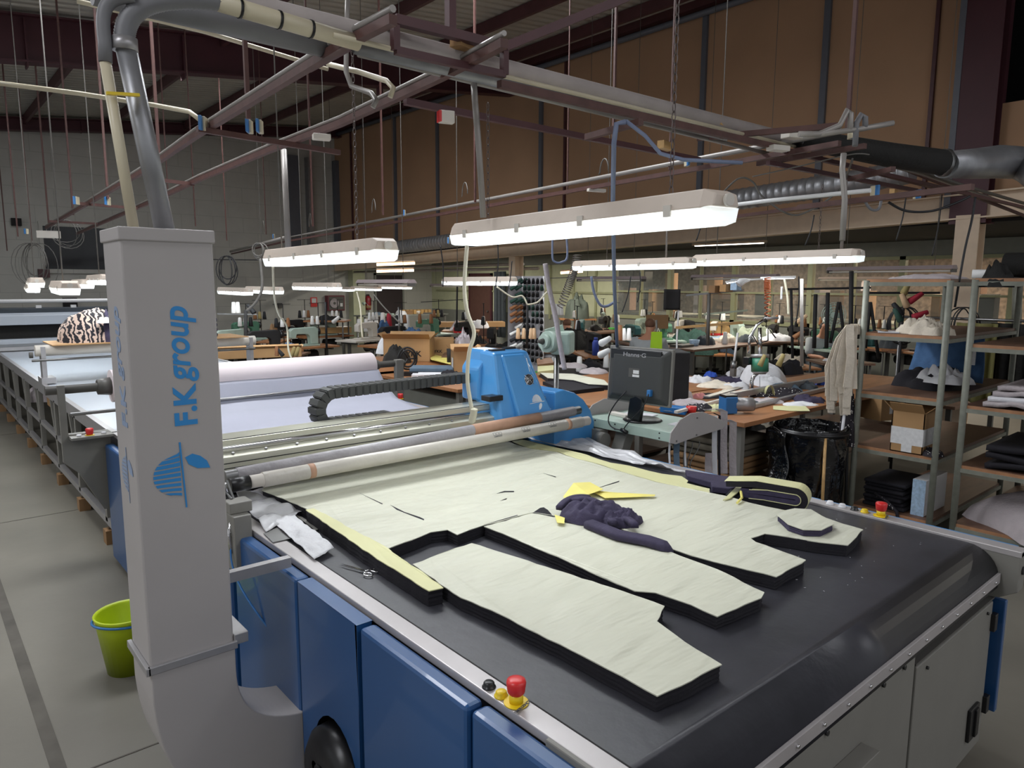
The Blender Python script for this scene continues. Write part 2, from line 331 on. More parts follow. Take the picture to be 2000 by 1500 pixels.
# mezzanine beam, slab and beige columns
g = G(); za0, za1 = 2.72, 2.98; zb0, zb1 = 2.40, 2.72
g.extr([(XR-.16, -1.5, za0+.06), (XR-.16, YB-.1, 2.2), (XR-.16, YB-.1, 2.46), (XR-.16, -1.5, za1+.1)], (.04, 0, 0))
g.extr([(XR-.25, -1.5, za0+.06), (XR-.25, YB-.1, 2.2), (XR-.25, YB-.1, 2.22), (XR-.25, -1.5, za0+.08)], (.22, 0, 0))
g.extr([(XR-.25, -1.5, za1+.1), (XR-.25, YB-.1, 2.44), (XR-.25, YB-.1, 2.46), (XR-.25, -1.5, za1+.12)], (.22, 0, 0))
st(g.build('trim_%d' % k, 'beige'), 'long beige steel beam under the brown wall'); k += 1
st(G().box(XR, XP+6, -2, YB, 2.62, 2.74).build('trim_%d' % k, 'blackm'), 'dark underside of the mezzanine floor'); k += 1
for (px, py, w) in ((1008, 520, .2), (1893, 470, .26)):
    p = AX(px, py, XR-.12); g = G(); y = p.y; h = 2.42 if px < 1500 else 2.7
    g.box(XR-.24, XR-.22, y-w/2, y+w/2, 0, h); g.box(XR-.02, XR, y-w/2, y+w/2, 0, h); g.box(XR-.22, XR-.02, y-.015, y+.015, 0, h)
    st(g.build('trim_%d' % k, 'beige'), 'beige steel column under the beam'); k += 1
# lower far partition with windows at XP
g = G(); g.box(XP, XP+.08, -2, YB, 2.36, 2.62); g.box(XP, XP+.08, -2, YB, 0, 1.02)
ya = AX(1085, 560, XP).y; yb = AX(1200, 560, XP).y
st(g.build('wall_partition', 'fascia'), 'low grey wall and fascia of the glazed partition')
g = G(); g.box(XP, XP+.08, yb, YB-.0, 1.02, 2.36); st(g.build('wall_partition_green', 'panelgreen'), 'pale green panelled wall beside the glazing')
g = G()
for y in (yb+.6, yb+1.4, yb+2.3, yb+3.4, yb+4.6): g.box(XP-.04, XP-.005, y-.03, y+.03, .9, 2.36)
g.box(XP-.035, XP-.005, yb, YB-.3, 1.6, 1.65); st(g.build('trim_%d' % k, 'winframe')); k += 1
nb = 8; ys = [yb-(yb+1.5)*i/nb for i in range(nb+1)]
for i in range(nb):
    a, b = ys[i+1], ys[i]; g = G()
    g.box(XP-.03, XP+.09, a, a+.05, 1.02, 2.36); g.box(XP-.03, XP+.09, b-.05, b, 1.02, 2.36); g.box(XP-.03, XP+.09, a, b, 1.02, 1.1); g.box(XP-.03, XP+.09, a, b, 2.3, 2.36)
    g.box(XP-.02, XP+.07, a, b, 1.66, 1.7); g.box(XP-.02, XP+.07, (a+b)/2-.02, (a+b)/2+.02, 1.1, 2.3)
    o = st(g.build('window_%d' % (i+3), 'winframe'), 'glazed bay of the partition'); G().box(XP+.03, XP+.035, a+.05, b-.05, 1.1, 2.3).build('pane', 'glass', o)
# room behind glazing: back wall
M['rackback'] = mat('store_room_wall', '77685a', .9, var=.5, scale=4, stretch=(1, 3, 3))
st(G().box(XP+4, XP+4.1, -2, YB, 0, 2.7).build('wall_store', 'rackback'), 'wall of the store room behind the glazing')
# back-wall window (dark) upper left
a = AY(82, 441, YB); b = AY(212, 527, YB); a2 = AY(330, 527, YB)
g = G(); x0, x1 = a.x, a2.x; z1 = a.z; z0 = b.z
g.box(x0-.08, x1+.08, YB-.06, YB, z1, z1+.1); g.box(x0-.08, x1+.08, YB-.06, YB, z0-.1, z0)
for x in (x0-.08, x0+1.55, x1): g.box(x, x+.08, YB-.06, YB, z0, z1)
o = st(g.build('window_2', 'wallg'), 'wide dark interior window high in the grey end wall'); G().box(x0, x1, YB-.03, YB-.01, z0, z1).build('pane', 'darkglass', o)
g=G(); p = AY(1008, 200, YB)
# doors on the back wall
p = AX(940, 600, XP); y = p.y
o = st(G().box(XP-.05, XP-.005, y-.5, y+.5, 0, 2.1).build('door_1', 'door'), 'brown panelled door in the side wall')
f = G(); f.box(XP-.06, XP, y-.57, y-.5, 0, 2.16); f.box(XP-.06, XP, y+.5, y+.57, 0, 2.16); f.box(XP-.06, XP, y-.57, y+.57, 2.1, 2.16); f.build('door_frame', 'rafter', o)
G().cyl((XP-.1, y-.4, 1.02), (XP-.05, y-.4, 1.02), .025, 8).build('door_handle', 'steel', o); G().box(XP-.056, XP-.05, y-.12, y+.12, 1.78, 1.86).build('door_plate', 'label', o)
for (px, w, m, lab, n) in ((760, .95, 'door2', 'dark door beside the fire extinguisher', 2),):
    p = AY(px, 600, YB); g = G(); x = p.x; g.box(x-w/2, x+w/2, YB-.05, YB-.005, 0, 2.1)
    o = st(g.build('door_%d' % n, m), lab)
    f = G(); f.box(x-w/2-.06, x-w/2, YB-.06, YB, 0, 2.16); f.box(x+w/2, x+w/2+.06, YB-.06, YB, 0, 2.16); f.box(x-w/2-.06, x+w/2+.06, YB-.06, YB, 2.1, 2.16); f.build('door_frame', 'rafter' if n == 1 else 'fascia', o)
    G().cyl((x+w/2-.1, YB-.1, 1.02), (x+w/2-.1, YB-.05, 1.02), .025, 8).build('door_handle', 'steel', o)
# downpipes / posts on the back wall
for (px, w, m) in ((575, .3, 'batten'), (607, .14, 'galv'), (662, .2, 'batten')):
    p = AY(px, 400, YB-.2); st(G().box(p.x-w/2, p.x+w/2, YB-.25, YB-.02, 2.6 if px < 600 else 2.4, 5.4).build('trim_%d' % k, m), 'vertical steel duct on the grey end wall'); k += 1
p = AY(692, 560, YB); g = G().box(p.x-.2, p.x+.2, YB-.3, YB, 0, 3.4); st(g.build('trim_%d' % k, 'panelgreen'), 'pale column on the end wall left of the fire extinguisher'); k += 1
# skylight: glowing roof panel with area light, added to raise the light level
def fill_panel(n, x0, x1, y0, y1, e):
    o = G().extr([(x0, y0, rz_(x0)-.012), (x1, y0, rz_(x1)-.012), (x1, y1, rz_(x1)-.012), (x0, y1, rz_(x0)-.012)], (0, 0, .008)).build('window_%d' % n, 'sky'); st(o, 'added glowing panel under the roof for fill light')
    l = bpy.data.lights.new('daylight', 'AREA'); l.shape = 'RECTANGLE'; l.size = x1-x0; l.size_y = y1-y0; l.energy = e*SKY_GAIN; l.color = (.94, .97, 1)  # fill light of the added roof panel
    lo = bpy.data.objects.new('daylight', l); COL.objects.link(lo); lo.location = ((x0+x1)/2, (y0+y1)/2, rz_((x0+x1)/2)-.3)
fill_panel(12, -5, -1.2, 1, 2, 100); fill_panel(13, .5, 6.5, -4.2, -2.8, 60); fill_panel(14, -5, -1.5, 7, 8, 130); fill_panel(15, 0, 4.5, 5, 6, 200)
l = bpy.data.lights.new('daylight', 'AREA'); l.shape = 'RECTANGLE'; l.size = 3.6; l.size_y = .5; l.energy = 190*SKY_GAIN; l.color = (.94, .97, 1)
lo = bpy.data.objects.new('daylight', l); COL.objects.link(lo); lo.location = (2.87, 12.47, rz_(2.87)-.02)
# strip lamps added below the mezzanine floor to brighten the back
M['strip'] = mat('fill_strip_glow', 'fff4e4', .5, var=0, emit=4)
for i, (x, y) in enumerate(((11.6, -.5), (11.6, 7.5), (11.6, 12), (11.6, 16.5), (15.6, 0), (15.6, 5), (15.6, 10))):
    o = thing('fill_strip', ['nearest added fill lamp under the mezzanine floor', 'second added fill lamp under the mezzanine floor', 'third added fill lamp under the mezzanine floor', 'farthest added fill lamp under the mezzanine floor', 'nearest added fill lamp in the store room', 'middle added fill lamp in the store room', 'farthest added fill lamp in the store room'][i], 'lamp', (x, y, 2.58))
    G().box(x-.05, x+.05, y-.75, y+.75, 2.58, 2.62).build('housing', 'beige', o); G().box(x-.03, x+.03, y-.7, y+.7, 2.565, 2.58).build('lit_tube', 'strip', o)
    l = bpy.data.lights.new('fill_strip_light', 'AREA'); l.shape = 'RECTANGLE'; l.size = .1; l.size_y = 1.4; l.energy = 60 if i < 4 else 80; l.color = (1, .95, .84) if i < 4 else (1, .85, .66)
    q = bpy.data.objects.new('fill_strip_light', l); COL.objects.link(q); q.location = (0, 0, -.02); q.parent = o
# ================================================================ CUTTING MACHINE
M['logofaint'] = mat('pale_logo', '8a9cb8', .5)  # paler copy of the logo blue for the tower's left face
def emblem(parent, m, mtx, s, name='emblem'):
    g = G()
    def q(pts):
        P = [mtx @ Vector((x*s, y*s, 0)) for x, y in pts]; n = (mtx.to_3x3() @ Vector((0, 0, .0012))); g.extr(P, n)
    q([(-1.25, -.07), (1.2, .03), (1.2, .09), (-1.25, -.02)])
    for i in range(9):
        a0 = -.78+i*.185; a1 = a0+.1+.006*i
        h0 = sqrt(max(.02, 1-(a0/.86)**2))*.92; h1 = sqrt(max(.02, 1-(a1/.86)**2))*.92
        L = [(a0-.10*sin(t_*1.5)*a0, .09+t_*h0) for t_ in [j/8 for j in range(9)]]
        R = [(a1-.10*sin(t_*1.5)*a1, .09+t_*h1) for t_ in [j/8 for j in range(9)]]
        for j in range(8): q([L[j], R[j], R[j+1], L[j+1]])
    leaf = [(.1, -.95), (.15, -.5), (.35, -.2), (.62, -.1), (.72, -.35), (.6, -.62), (.38, -.85)]
    q(leaf)
    return g.build(name, m, parent)
cm = thing('cutting_machine', 'large blue and grey automatic fabric cutting machine with black conveyor belt', 'cutting machine', (2.1, 2.9, 0))
XL, XRR = 1.07, 3.12
# belt with rounded front end
prof = [(5.25, .85), (.88, .85)] + [(.88-.115*sin(a), .85-.115*(1-cos(a))) for a in [i*pi/2/8 for i in range(1, 9)]] + [(.765, .70), (.9, .66), (5.25, .66)]
g = G(); g.extr([(XL, y, z) for y, z in prof], (XRR-XL, 0, 0))
o = g.build('conveyor_belt', 'belt', cm); o.data.polygons.foreach_set('use_smooth', [len(p.vertices) == 4 for p in o.data.polygons])
o.modifiers.new('n', 'WEIGHTED_NORMAL')
g = G(); g.box(1.075, 3.115, .757, .768, .722, .762); g.build('front_rail', 'rail', cm, .002)
for i in range(15): x = 1.16+i*.135; G().cyl((x, .751, .742), (x, .759, .742), .005, 8).build('rivet', 'chrome', cm)
for (a, b) in ((1.01, 1.068), (3.122, 3.19)):
    g = G(); g.extr([(a, y, z) for y, z in ((.70, .86), (5.25, .86), (5.25, .835), (.70, .835))], (b-a, 0, 0)); g.build('side_rail', 'rail', cm, .003)
# brown seam beside left rail
G().box(1.066, 1.0695, .8, 5.2, .846, .861).build('rail_seal', 'blackm', cm)
# end bearing plates
for (a, b) in ((1.0, 1.066), (3.124, 3.19)):
    g = G(); g.extr([(a, y, z) for y, z in ((.70, .858), (1.05, .858), (1.05, .60), (.76, .66), (.70, .70))], (b-a, 0, 0)); p = g.build('bearing_plate', 'greyp', cm, .004)
    G().cyl(((a+b)/2, .695, .78), ((a+b)/2, .703, .78), .016, 14).build('bolt_hole', 'blackm', p)
# blue side panels, left
ys = [(.72, 1.255), (1.27, 1.795), (1.81, 2.225), (2.24, 2.84), (2.9, 3.6), (3.62, 4.4), (4.42, 5.2)]
for i, (y0, y1) in enumerate(ys):
    g = G(); z1 = .845 if i < 4 else .80
    if i == 2: # with round opening for the blower wheel
        yc, zc, rr = 1.98, .26, .20; n = 24
        ring = [(.95, yc+rr*.8*cos(2*pi*j/n), zc+rr*sin(2*pi*j/n)) for j in range(n)]
        rect = []
        for j in range(n):
            a = 2*pi*j/n; c, s_ = cos(a), sin(a); hw = (y1-y0)/2
            yy = min(max(yc+c*10, y0), y1); 
            t = min(((y1-yc) if c > 0 else (yc-y0))/max(abs(c), 1e-6), ((z1-zc) if s_ > 0 else (zc-.03))/max(abs(s_), 1e-6))
            rect.append((.95, yc+c*t, zc+s_*t))
        rect2 = list(rect)
        g.add(ring+rect2, [(j, (j+1) % n, n+(j+1) % n, n+j) for j in range(n)])
        g.add([(.95, y0, z1), (.95, y0, .03), (.95, y1, z1), (.95, y1, .03)], [])
        # corner fillers
        for (cy, cz) in ((y0, .03), (y1, .03), (y0, z1), (y1, z1)):
            near = sorted(rect, key=lambda p: hypot(p[1]-cy, p[2]-cz))[:2]; g.add([(.95, cy, cz), near[0], near[1]], [(0, 1, 2)])
        g.extr([(.95, y0, z1-.001), (1.003, y0, z1-.001), (1.003, y1, z1-.001), (.95, y1, z1-.001)], (0, 0, .0015))
        g.box(.95, 1.0, y0, y0+.002, .03, z1); g.box(.95, 1.0, y1-.002, y1, .03, z1)
        p = g.build('side_panel', 'blueshade', cm)
        w = G(); w.lathe([(.02, -.02), (.06, -.05), (.13, -.05), (.165, -.02), (.17, .03)], (.95, yc, zc), 28, 'X'); w.cyl((.90, yc+.05, zc+.03), (.93, yc+.05, zc+.03), .02); w.build('blower_wheel', 'blackp', p)
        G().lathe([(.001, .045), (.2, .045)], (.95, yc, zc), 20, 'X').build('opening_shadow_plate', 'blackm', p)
        continue
    g.box(.95, 1.003, y0, y1, .03, z1); g.build('side_panel', 'blueshade', cm, .012)
for (y0, y1) in ((.735, 1.5), (1.52, 2.3), (2.32, 3.1), (3.12, 5.2)):
    G().box(3.2, 3.225, y0, y1, .76, .852).build('side_trim', 'blue', cm, .003)
for (y0, y1) in ((.79, 1.5), (1.52, 2.3), (2.32, 3.1), (3.12, 5.2)):
    G().box(3.17, 3.2, y0-(.045 if y0 < 1 else 0), y1, .17, .635).build('side_panel', 'blueshade', cm, .004)
# front (end) grey panels
p = G().box(1.06, 2.345, .772, .80, .03, .722).build('end_panel', 'greyp', cm, .003)
for x in (2.1, 2.25, 1.75, 1.35): G().cyl((x, .765, .69), (x, .773, .69), .008, 10).build('screw', 'blackp', p)
p2 = G().box(1.62, 1.98, .72, .772, .535, .56).build('ledge', 'greyp', cm, .002)
G().box(1.62, 1.98, .757, .771, .1, .53).build('recess_panel', 'dgrey', cm)
p = G().box(2.365, 3.115, .772, .80, .06, .645).build('cabinet_door', 'greyp', cm, .004)
G().box(2.365, 3.14, .775, .84, .648, .655).build('door_lip', 'dgrey', cm)
G().box(2.36, 3.15, .80, 1.3, .05, .64).build('cabinet_body', 'dgrey', cm)
for z in (.56, .22): G().ob((3.12, .766, z), (.035, .02, .07)).build('hinge', 'blackp', p, .003)
h = G(); h.ob((2.98, .765, .2), (.10, .012, .13)); h.ob((2.99, .757, .2), (.035, .012, .11)); h.build('latch', 'blackp', p, .003)
for x in (2.45, 3.05): G().cyl((x, .765, .615), (x, .773, .615), .006, 8).build('screw', 'blackp', p)
G().box(1.08, 3.15, .9, 5.2, .12, .62).build('inner_frame', 'dgrey', cm)
for (x, y) in ((1.2, 1), (3.0, 1), (1.2, 3), (3.0, 3), (1.2, 5), (3., 5)): G().box(x-.04, x+.04, y-.04, y+.04, 0, .13).build('foot', 'dgrey', cm)
# control buttons on both rails
def estop(x, y, parent):
    b = G(); b.lathe([(.030, 0), (.030, .003)], (x, y, .861), 20); o = b.build('emergency_button', 'yel', parent)
    b = G(); b.lathe([(.017, 0), (.017, .022)], (x, y, .864), 16); b.build('button_base', 'yel', o)
    b = G(); b.lathe([(.013, 0), (.021, .01), (.024, .034), (.022, .040), (.012, .043), (.001, .043)], (x, y, .880), 20); b.build('button_cap', 'red', o)
    text('EMERGENCY', .011, 'print_', o, frame((x-.002, y-.026, .8645), (1, .25, 0), (-.25, 1, 0)), 'lettering', .0006, .0003)
def knob(x, y, m, parent, r=.014):
    o = G().lathe([(r*1.25, 0), (r*1.25, .003), (r, .004), (r, .012), (r*.8, .015), (.001, .015)], (x, y, .860), 16).build('push_button', m, parent)
p = A(1005, 1375, .86); estop(p.x+.005, p.y, cm)
p = A(979, 1360, .86); knob(p.x, p.y, 'yel', cm); p = A(955, 1342, .86); knob(p.x, p.y, 'blackp', cm)
p = A(1716, 1010, .86); estop(3.155, p.y, cm)
for (px, py, m) in ((1690, 1000, 'yel'), (1666, 997, 'blackp'), (1643, 991, 'whitec'), (1620, 985, 'whitec')):
    p = A(px, py, .86); knob(3.155, p.y, m, cm)
# ================================================================ SUCTION TOWER
tw = thing('suction_tower', 'tall grey sheet metal suction column with blue vertical lettering beside the cutting machine', 'air duct', (.6, 2.34, .1))
TX0, TX1, TY0, TY1 = .484, .735, 2.24, 2.455
g = G().extr([(TX0, TY0, .69), (TX1, TY0, .69), (TX1, TY1, .69), (TX0, TY1, .69)], (0, 0, 1.3)); bd = g.build('column', 'towergrey', tw, .006)
G().box(TX0-.006, TX1+.006, TY0-.006, TY1+.006, 1.965, 2.003).build('top_cap', 'towergrey', tw, .004)
g = G(); g.box(TX0-.008, TX1+.008, TY0-.014, TY0, .675, .70); g.box(TX0-.014, TX0, TY0-.014, TY1+.008, .675, .70); g.box(TX1, TX1+.045, TY0-.008, TY1+.01, .685, .72)
g.build('collar', 'alu', tw, .002)
# elbow: extruded profile in XZ
inner = [(TX1, .69)]+[(p.x, p.y) for p in bez((TX1, .60, 0), (TX1, .46, 0), (.80, .385, 0), (.96, .36, 0), 16)]
outer = [(p.x, p.y) for p in bez((.96, .05, 0), (.70, .06, 0), (.50, .22, 0), (TX0, .58, 0), 22)]+[(TX0, .69)]
g = G(); g.extr([(x, TY0-.01, z) for x, z in inner+outer], (0, TY1-TY0+.01, 0)); g.build('elbow', 'towergrey', tw, .004)
g = G(); g.beam((.75, 2.33, .88), (.97, 2.33, .88), .03, .035); g.build('stay_bracket', 'alu', tw)
T1 = frame((.652, TY0-.0005, 0), (0, 0, 1), (-1, 0, 0))
def fitted(s, w, h, m, parent, org, xd, yd, name, shear=0, bold=0, depth=.0012):
    tmp = text(s, 1, m, None, Matrix.Identity(4), 'tmp', .001, bold, shear); me = tmp.data
    xs = [v.co.x for v in me.vertices]; ys_ = [v.co.y for v in me.vertices]; W0 = max(xs)-min(xs); H0 = max(ys_)-min(ys_); cx = (max(xs)+min(xs))/2; cy = (max(ys_)+min(ys_))/2
    off = Vector((0, 0, 0)); p = parent
    while p is not None: off += p.location; p = p.parent
    me.transform(Matrix.Translation(-off) @ frame(org, xd, yd) @ Matrix.Diagonal((w/W0, h/H0, depth/.001, 1)) @ Matrix.Translation((-cx, -cy, 0)))
    tmp.name = name; tmp.parent = parent; return tmp
fitted('F.K', .125, .066, 'logoblue', bd, (.630, TY0-.001, 1.487), (0, 0, 1), (-1, 0, 0), 'lettering', 0, .035)
fitted('group', .225, .072, 'logoblue', bd, (.638, TY0-.001, 1.668), (0, 0, 1), (-1, 0, 0), 'lettering', .18, .02)
emblem(bd, 'logoblue', frame((.612, TY0-.001, 1.275), (0, 0, 1), (-1, 0, 0)), .083)
fitted('F.K', .125, .066, 'logofaint', bd, (TX0-.001, 2.33, 1.487), (0, 0, 1), (0, 1, 0), 'lettering', 0, .035)
fitted('group', .215, .072, 'logofaint', bd, (TX0-.001, 2.33, 1.672), (0, 0, 1), (0, 1, 0), 'lettering', .18, .02)
emblem(bd, 'logofaint', frame((TX0-.001, 2.34, 1.275), (0, 0, 1), (0, 1, 0)), .07)
# ================================================================ GANTRY
gt = thing('cutting_gantry', 'aluminium cutting gantry with blue cutting head spanning the belt', 'cutting head', (2.1, 3.24, .86))
BY0, BY1 = 3.15, 3.34
g = G(); g.extr([(1.0, y, z) for y, z in ((BY0+.05, 1.152), (BY1, 1.155), (BY1, .95), (BY0, .95), (BY0, 1.085), (BY0+.05, 1.10))], (2.12, 0, 0)); bm_ = g.build('beam', 'profile', gt, .002)
g = G()
for z in (1.055, 1.032, .995): g.box(1.0, 3.12, BY0-.001, BY0+.001, z, z+.004)
g.box(1.0, 3.12, BY0+.055, BY0+.062, 1.152, 1.1545)
g.build('groove', 'blackm', bm_)
for i in range(14): G().cyl((1.08+i*.15, BY0+.025, 1.088), (1.08+i*.15, BY0+.02, 1.100), .006, 8).build('bolt', 'steel', bm_)
G().cyl((1.0, BY0+.05, 1.115), (3.1, BY0+.05, 1.115), .012, 10).build('guide_rod', 'chrome', gt)
G().box(1.0, 2.75, BY1, BY1+.15, 1.10, 1.108).build('chain_tray', 'blackp', gt)
# cable chain
YC = 3.42
pp = [(2.60, 1.29), (2.4, 1.29), (2.1, 1.288), (1.85, 1.285), (1.7, 1.283)]
cz, cx, r = 1.195, 1.69, .088
pp += [(cx-r*sin(a), cz+r*cos(a)) for a in [i*pi/10 for i in range(1, 10)]]
pp += [(1.70, 1.117), (1.95, 1.116), (2.03, 1.116)]
pts = [Vector((x, YC, z)) for x, z in pp]; dense = []
for a, b in zip(pts[:-1], pts[1:]):
    n = max(1, int((b-a).length/.008))
    dense += [a.lerp(b, i/n) for i in range(n)]
g = G(); acc = 0; nxt = 0; links = []
for i in range(len(dense)-1):
    acc += (dense[i+1]-dense[i]).length
    if acc >= nxt: links.append((dense[i], (dense[min(i+3, len(dense)-1)]-dense[max(i-3, 0)]).normalized())); nxt = acc+.034
for p, d in links: g.beam(p-d*.0155, p+d*.0155, .10, .056, up=Vector((0, 1, 0)).cross(d))
for p, d in links: g.beam(p-d*.02, p+d*.02, .09, .046, up=Vector((0, 1, 0)).cross(d))
g.build('cable_chain', 'dplast', gt, .002)
G().box(2.60, 2.64, YC-.06, YC+.05, 1.10, 1.31).build('chain_bracket', 'blackp', gt, .004)
# blue head
hx0, hx1 = 2.60, 2.965
def loft(b, t):
    g = G(); g.add(list(b)+list(t), [(0,3,2,1),(4,5,6,7),(0,1,5,4),(1,2,6,5),(2,3,7,6),(3,0,4,7)]); return g
g = loft([(2.56,3.08,1.02),(2.99,3.08,1.02),(2.99,3.34,1.02),(2.56,3.34,1.02)], [(2.60,3.2,1.45),(2.87,3.2,1.45),(2.87,3.34,1.46),(2.60,3.34,1.46)])
hd = g.build('head_cover', 'blue', gt, .018)
g = loft([(2.69,3.05,1.03),(2.975,3.05,1.03),(2.975,3.2,1.03),(2.69,3.2,1.03)], [(2.65,3.18,1.435),(2.825,3.18,1.435),(2.825,3.24,1.44),(2.65,3.24,1.44)])
g.build('front_bulge', 'blue', hd, .012)
g = G(); g.extr([(2.56, 3.29, 1.16), (2.75, 3.29, 1.14), (2.75, 3.29, 1.462), (2.605, 3.29, 1.462), (2.595, 3.29, 1.40), (2.56, 3.29, 1.355)], (0, .17, 0)); g.build('rear_cover', 'blue', gt, .015)
G().box(2.5, 2.60, 3.11, 3.19, 1.185, 1.215).build('strap_latch', 'blackp', gt, .003)
G().ob((2.69, 3.28, 1.458), (.10, .04, .012)).build('grip', 'blackp', hd)
G().ob((2.81, 3.31, 1.462), (.08, .04, .012)).build('grip', 'blackp', hd)
def sl(z, x):   # point on the sloped front of the bulge at height z
    t = (z-1.03)/(.405); return Vector((x, 3.05+.13*t-.0015, z))
def bulge_frame(x, z): return frame(sl(z, x), (1, 0, 0), (0, .13, .405))
F = bulge_frame(2.815, 1.285); g = G()
n_ = F.to_3x3() @ Vector((0, 0, 1))
for rr in (.012, .022, .032):
    pts = [F @ Vector((rr*cos(a), rr*sin(a), .003)) for a in [2*pi*i/20 for i in range(21)]]; g.tube(pts, .0018, 6)
for a in (pi/4, 3*pi/4): g.cyl(F @ Vector((.042*cos(a), .042*sin(a), .003)), F @ Vector((-.042*cos(a), -.042*sin(a), .003)), .0022, 6)
g.build('fan_grille', 'chrome', hd)
g = G(); pts = [F @ Vector((.033*cos(2*pi*i/20), .033*sin(2*pi*i/20), .0)) for i in range(20)]; g.extr(pts, n_*.0015); g.build('fan', 'blackm', hd)
emblem(hd, 'emblemw', bulge_frame(2.845, 1.15), .048)
g = G(); g.beam(sl(1.33, 2.835), sl(1.41, 2.83), .003, .003); g.build('scratch_mark', 'emblemw', hd)
# right-hand hood
arc = [(3.02, .72), (3.02, 1.19), (3.10, 1.20), (3.2, 1.17), (3.28, 1.12), (3.35, 1.04), (3.385, .96), (3.385, .88), (3.35, .78), (3.32, .72)]
g = G(); g.extr([(x, 3.12, z) for x, z in arc], (0, .42, 0)); o = g.build('motor_hood', 'blue', gt, .012)
G().ob((3.0, 3.1, 1.02), (.16, .1, .05)).build('carriage_bracket', 'greyp', gt, .003)
# left gantry bracket with crank
g = G(); g.box(.93, 1.0, 2.76, 2.9, .70, .935); g.box(.93, 1.02, 2.8, 2.88, .935, .98); br = g.build('gantry_bracket', 'greyp', gt, .004)
for z in (.885, .865, .845):
    for y in (2.8, 2.84): G().cyl((.924, y, z-.02), (.931, y, z-.02), .005, 8).build('bolt', 'chrome', br)
g = G(); g.tube([(.96, 2.86, .98), (.955, 2.92, 1.0), (.95, 2.9, 1.04)], .006); g.beam((.97, 2.85, .95), (.965, 2.93, 1.04), .008, .02); g.build('crank_arm', 'steel', gt)
G().lathe([(.001, -.012), (.01, -.008), (.012, 0), (.01, .008), (.001, .012)], (.94, 2.9, .985), 12).build('crank_knob', 'blackp', gt)
g = G().tube([(.95, 2.83, .93), (.92, 2.8, .86), (.93, 2.8, .78)], .008); g.build('air_fitting', 'chrome', gt)
g = G().tube(bez((.93, 2.8, .82), (.90, 2.8, .7), (.93, 2.6, .62), (.96, 2.5, .55)), .004); g.build('air_hose', 'bluep', gt)
# ================================================================ FILM ROLLS
def roll(name, label, a, b, r, m, core_m, core=.06, endr=None):
    t = thing(name, label, 'film roll', tuple((a+b)/2-Vector((0, 0, r))))
    d = (b-a).normalized(); G().cyl(a, b, r, 20).build('wrapped_film', m, t); G().cyl(a-d*core, b+d*core, r*.85, 16).build('core', core_m, t); return t, d
a = AY(513, 937, 2.95); b = AY(1135, 824, 2.95); a = Vector((a.x, 2.95, a.z)); b = Vector((b.x, 2.95, b.z))
t, d = roll('film_roll', 'long roll of pale plastic film with printed labels in front of the gantry beam', a, b, .033, 'filmroll', 'offw')
G().cyl(a-d*.14, a-d*.058, .031, 16).build('end_clamp', 'blackp', t)
for f, w in ((.105, .028), (.93, .03)): c = a.lerp(b, f); G().cyl(c, c+d*w, .0336, 20).build('tape', 'kraft', t)
for i in range(3):
    c = a.lerp(b, .655+.105*i)+Vector((0, -.0345*.8, .0345*.6)); nn = Vector((0, -.8, .6)); yd = Vector((0, .6, .8)); g = G()
    for j in range(3):
        F = frame(c+d*(j-1)*.021+yd*.006, d, yd)
        for (x0, x1, y0, y1) in ((-.008, .008, .007, .008), (-.008, .008, -.008, -.007), (-.008, -.007, -.008, .008), (.007, .008, -.008, .008)):
            g.extr([F @ Vector((x0, y0, 0)), F @ Vector((x1, y0, 0)), F @ Vector((x1, y1, 0)), F @ Vector((x0, y1, 0))], nn*.0006)
    g.build('printed_mark', 'print_', t)
    fitted('COMPORTEXT', .055, .008, 'print_', t, c-yd*.009, d, yd, 'lettering', 0, 0, .0008)
a2 = AY(462, 927, 3.035); b2 = AY(1120, 803, 3.035)
t, d = roll('film_roll', 'grey crumpled film roll lying behind the printed film roll', a2, b2, .030, 'filmgrey', 'steel', .05)
c = a2.lerp(b2, .62); G().cyl(c, a2.lerp(b2, .86), .0315, 20).build('kraft_wrap', 'kraft', t)
# ================================================================ GOODS ON THE BELT
ZT = .897
def stack(name, label, cat, poly, z=ZT, zb=.852, m='cream', mside='black', soft=0.003, inset=.004, group=None, par=None):
    P = [A(x, y, z) for x, y in poly]
    # subdivide edges, add slight wobble
    Q = []
    rnd = random.Random(len(poly)*31+int(poly[0][0]))
    for a, b in zip(P, P[1:]+P[:1]):
        n = max(1, int((b-a).length/.035))
        for i in range(n):
            q = a.lerp(b, i/n)
            if i: q += Vector((rnd.uniform(-1, 1), rnd.uniform(-1, 1), 0))*soft
            Q.append(q)
    c = sum(Q, Vector())/len(Q)
    t = thing(name, label, cat, (c.x, c.y, zb), group)
    # side: many thin plies -> bump; body
    g = G(); n = len(Q)
    layers = 7; vs = []; fs = []
    for k_ in range(layers+1):
        zz = zb+(z-.003-zb)*k_/layers
        for i, q in enumerate(Q):
            w = .0025*noise.noise(Vector((q.x*9, q.y*9, k_*1.7)))
            e = (q-c).normalized(); vs.append(Vector((q.x, q.y, zz))-e*(inset-w+(.002 if k_ % 2 else 0)))
    for k_ in range(layers):
        for i in range(n): fs.append((k_*n+i, k_*n+(i+1) % n, (k_+1)*n+(i+1) % n, (k_+1)*n+i))
    g.add(vs, fs, False); g.add([vs[layers*n+i] for i in range(n)], [tuple(range(n))]); g.build('fabric_plies', mside, t)
    g = G(); g.extr([Vector((q.x, q.y, z-.003+.0015*sin(q.x*21+q.y*17))) for q in Q], (0, 0, .003)); g.build('cover_sheet', m, t)
    return t
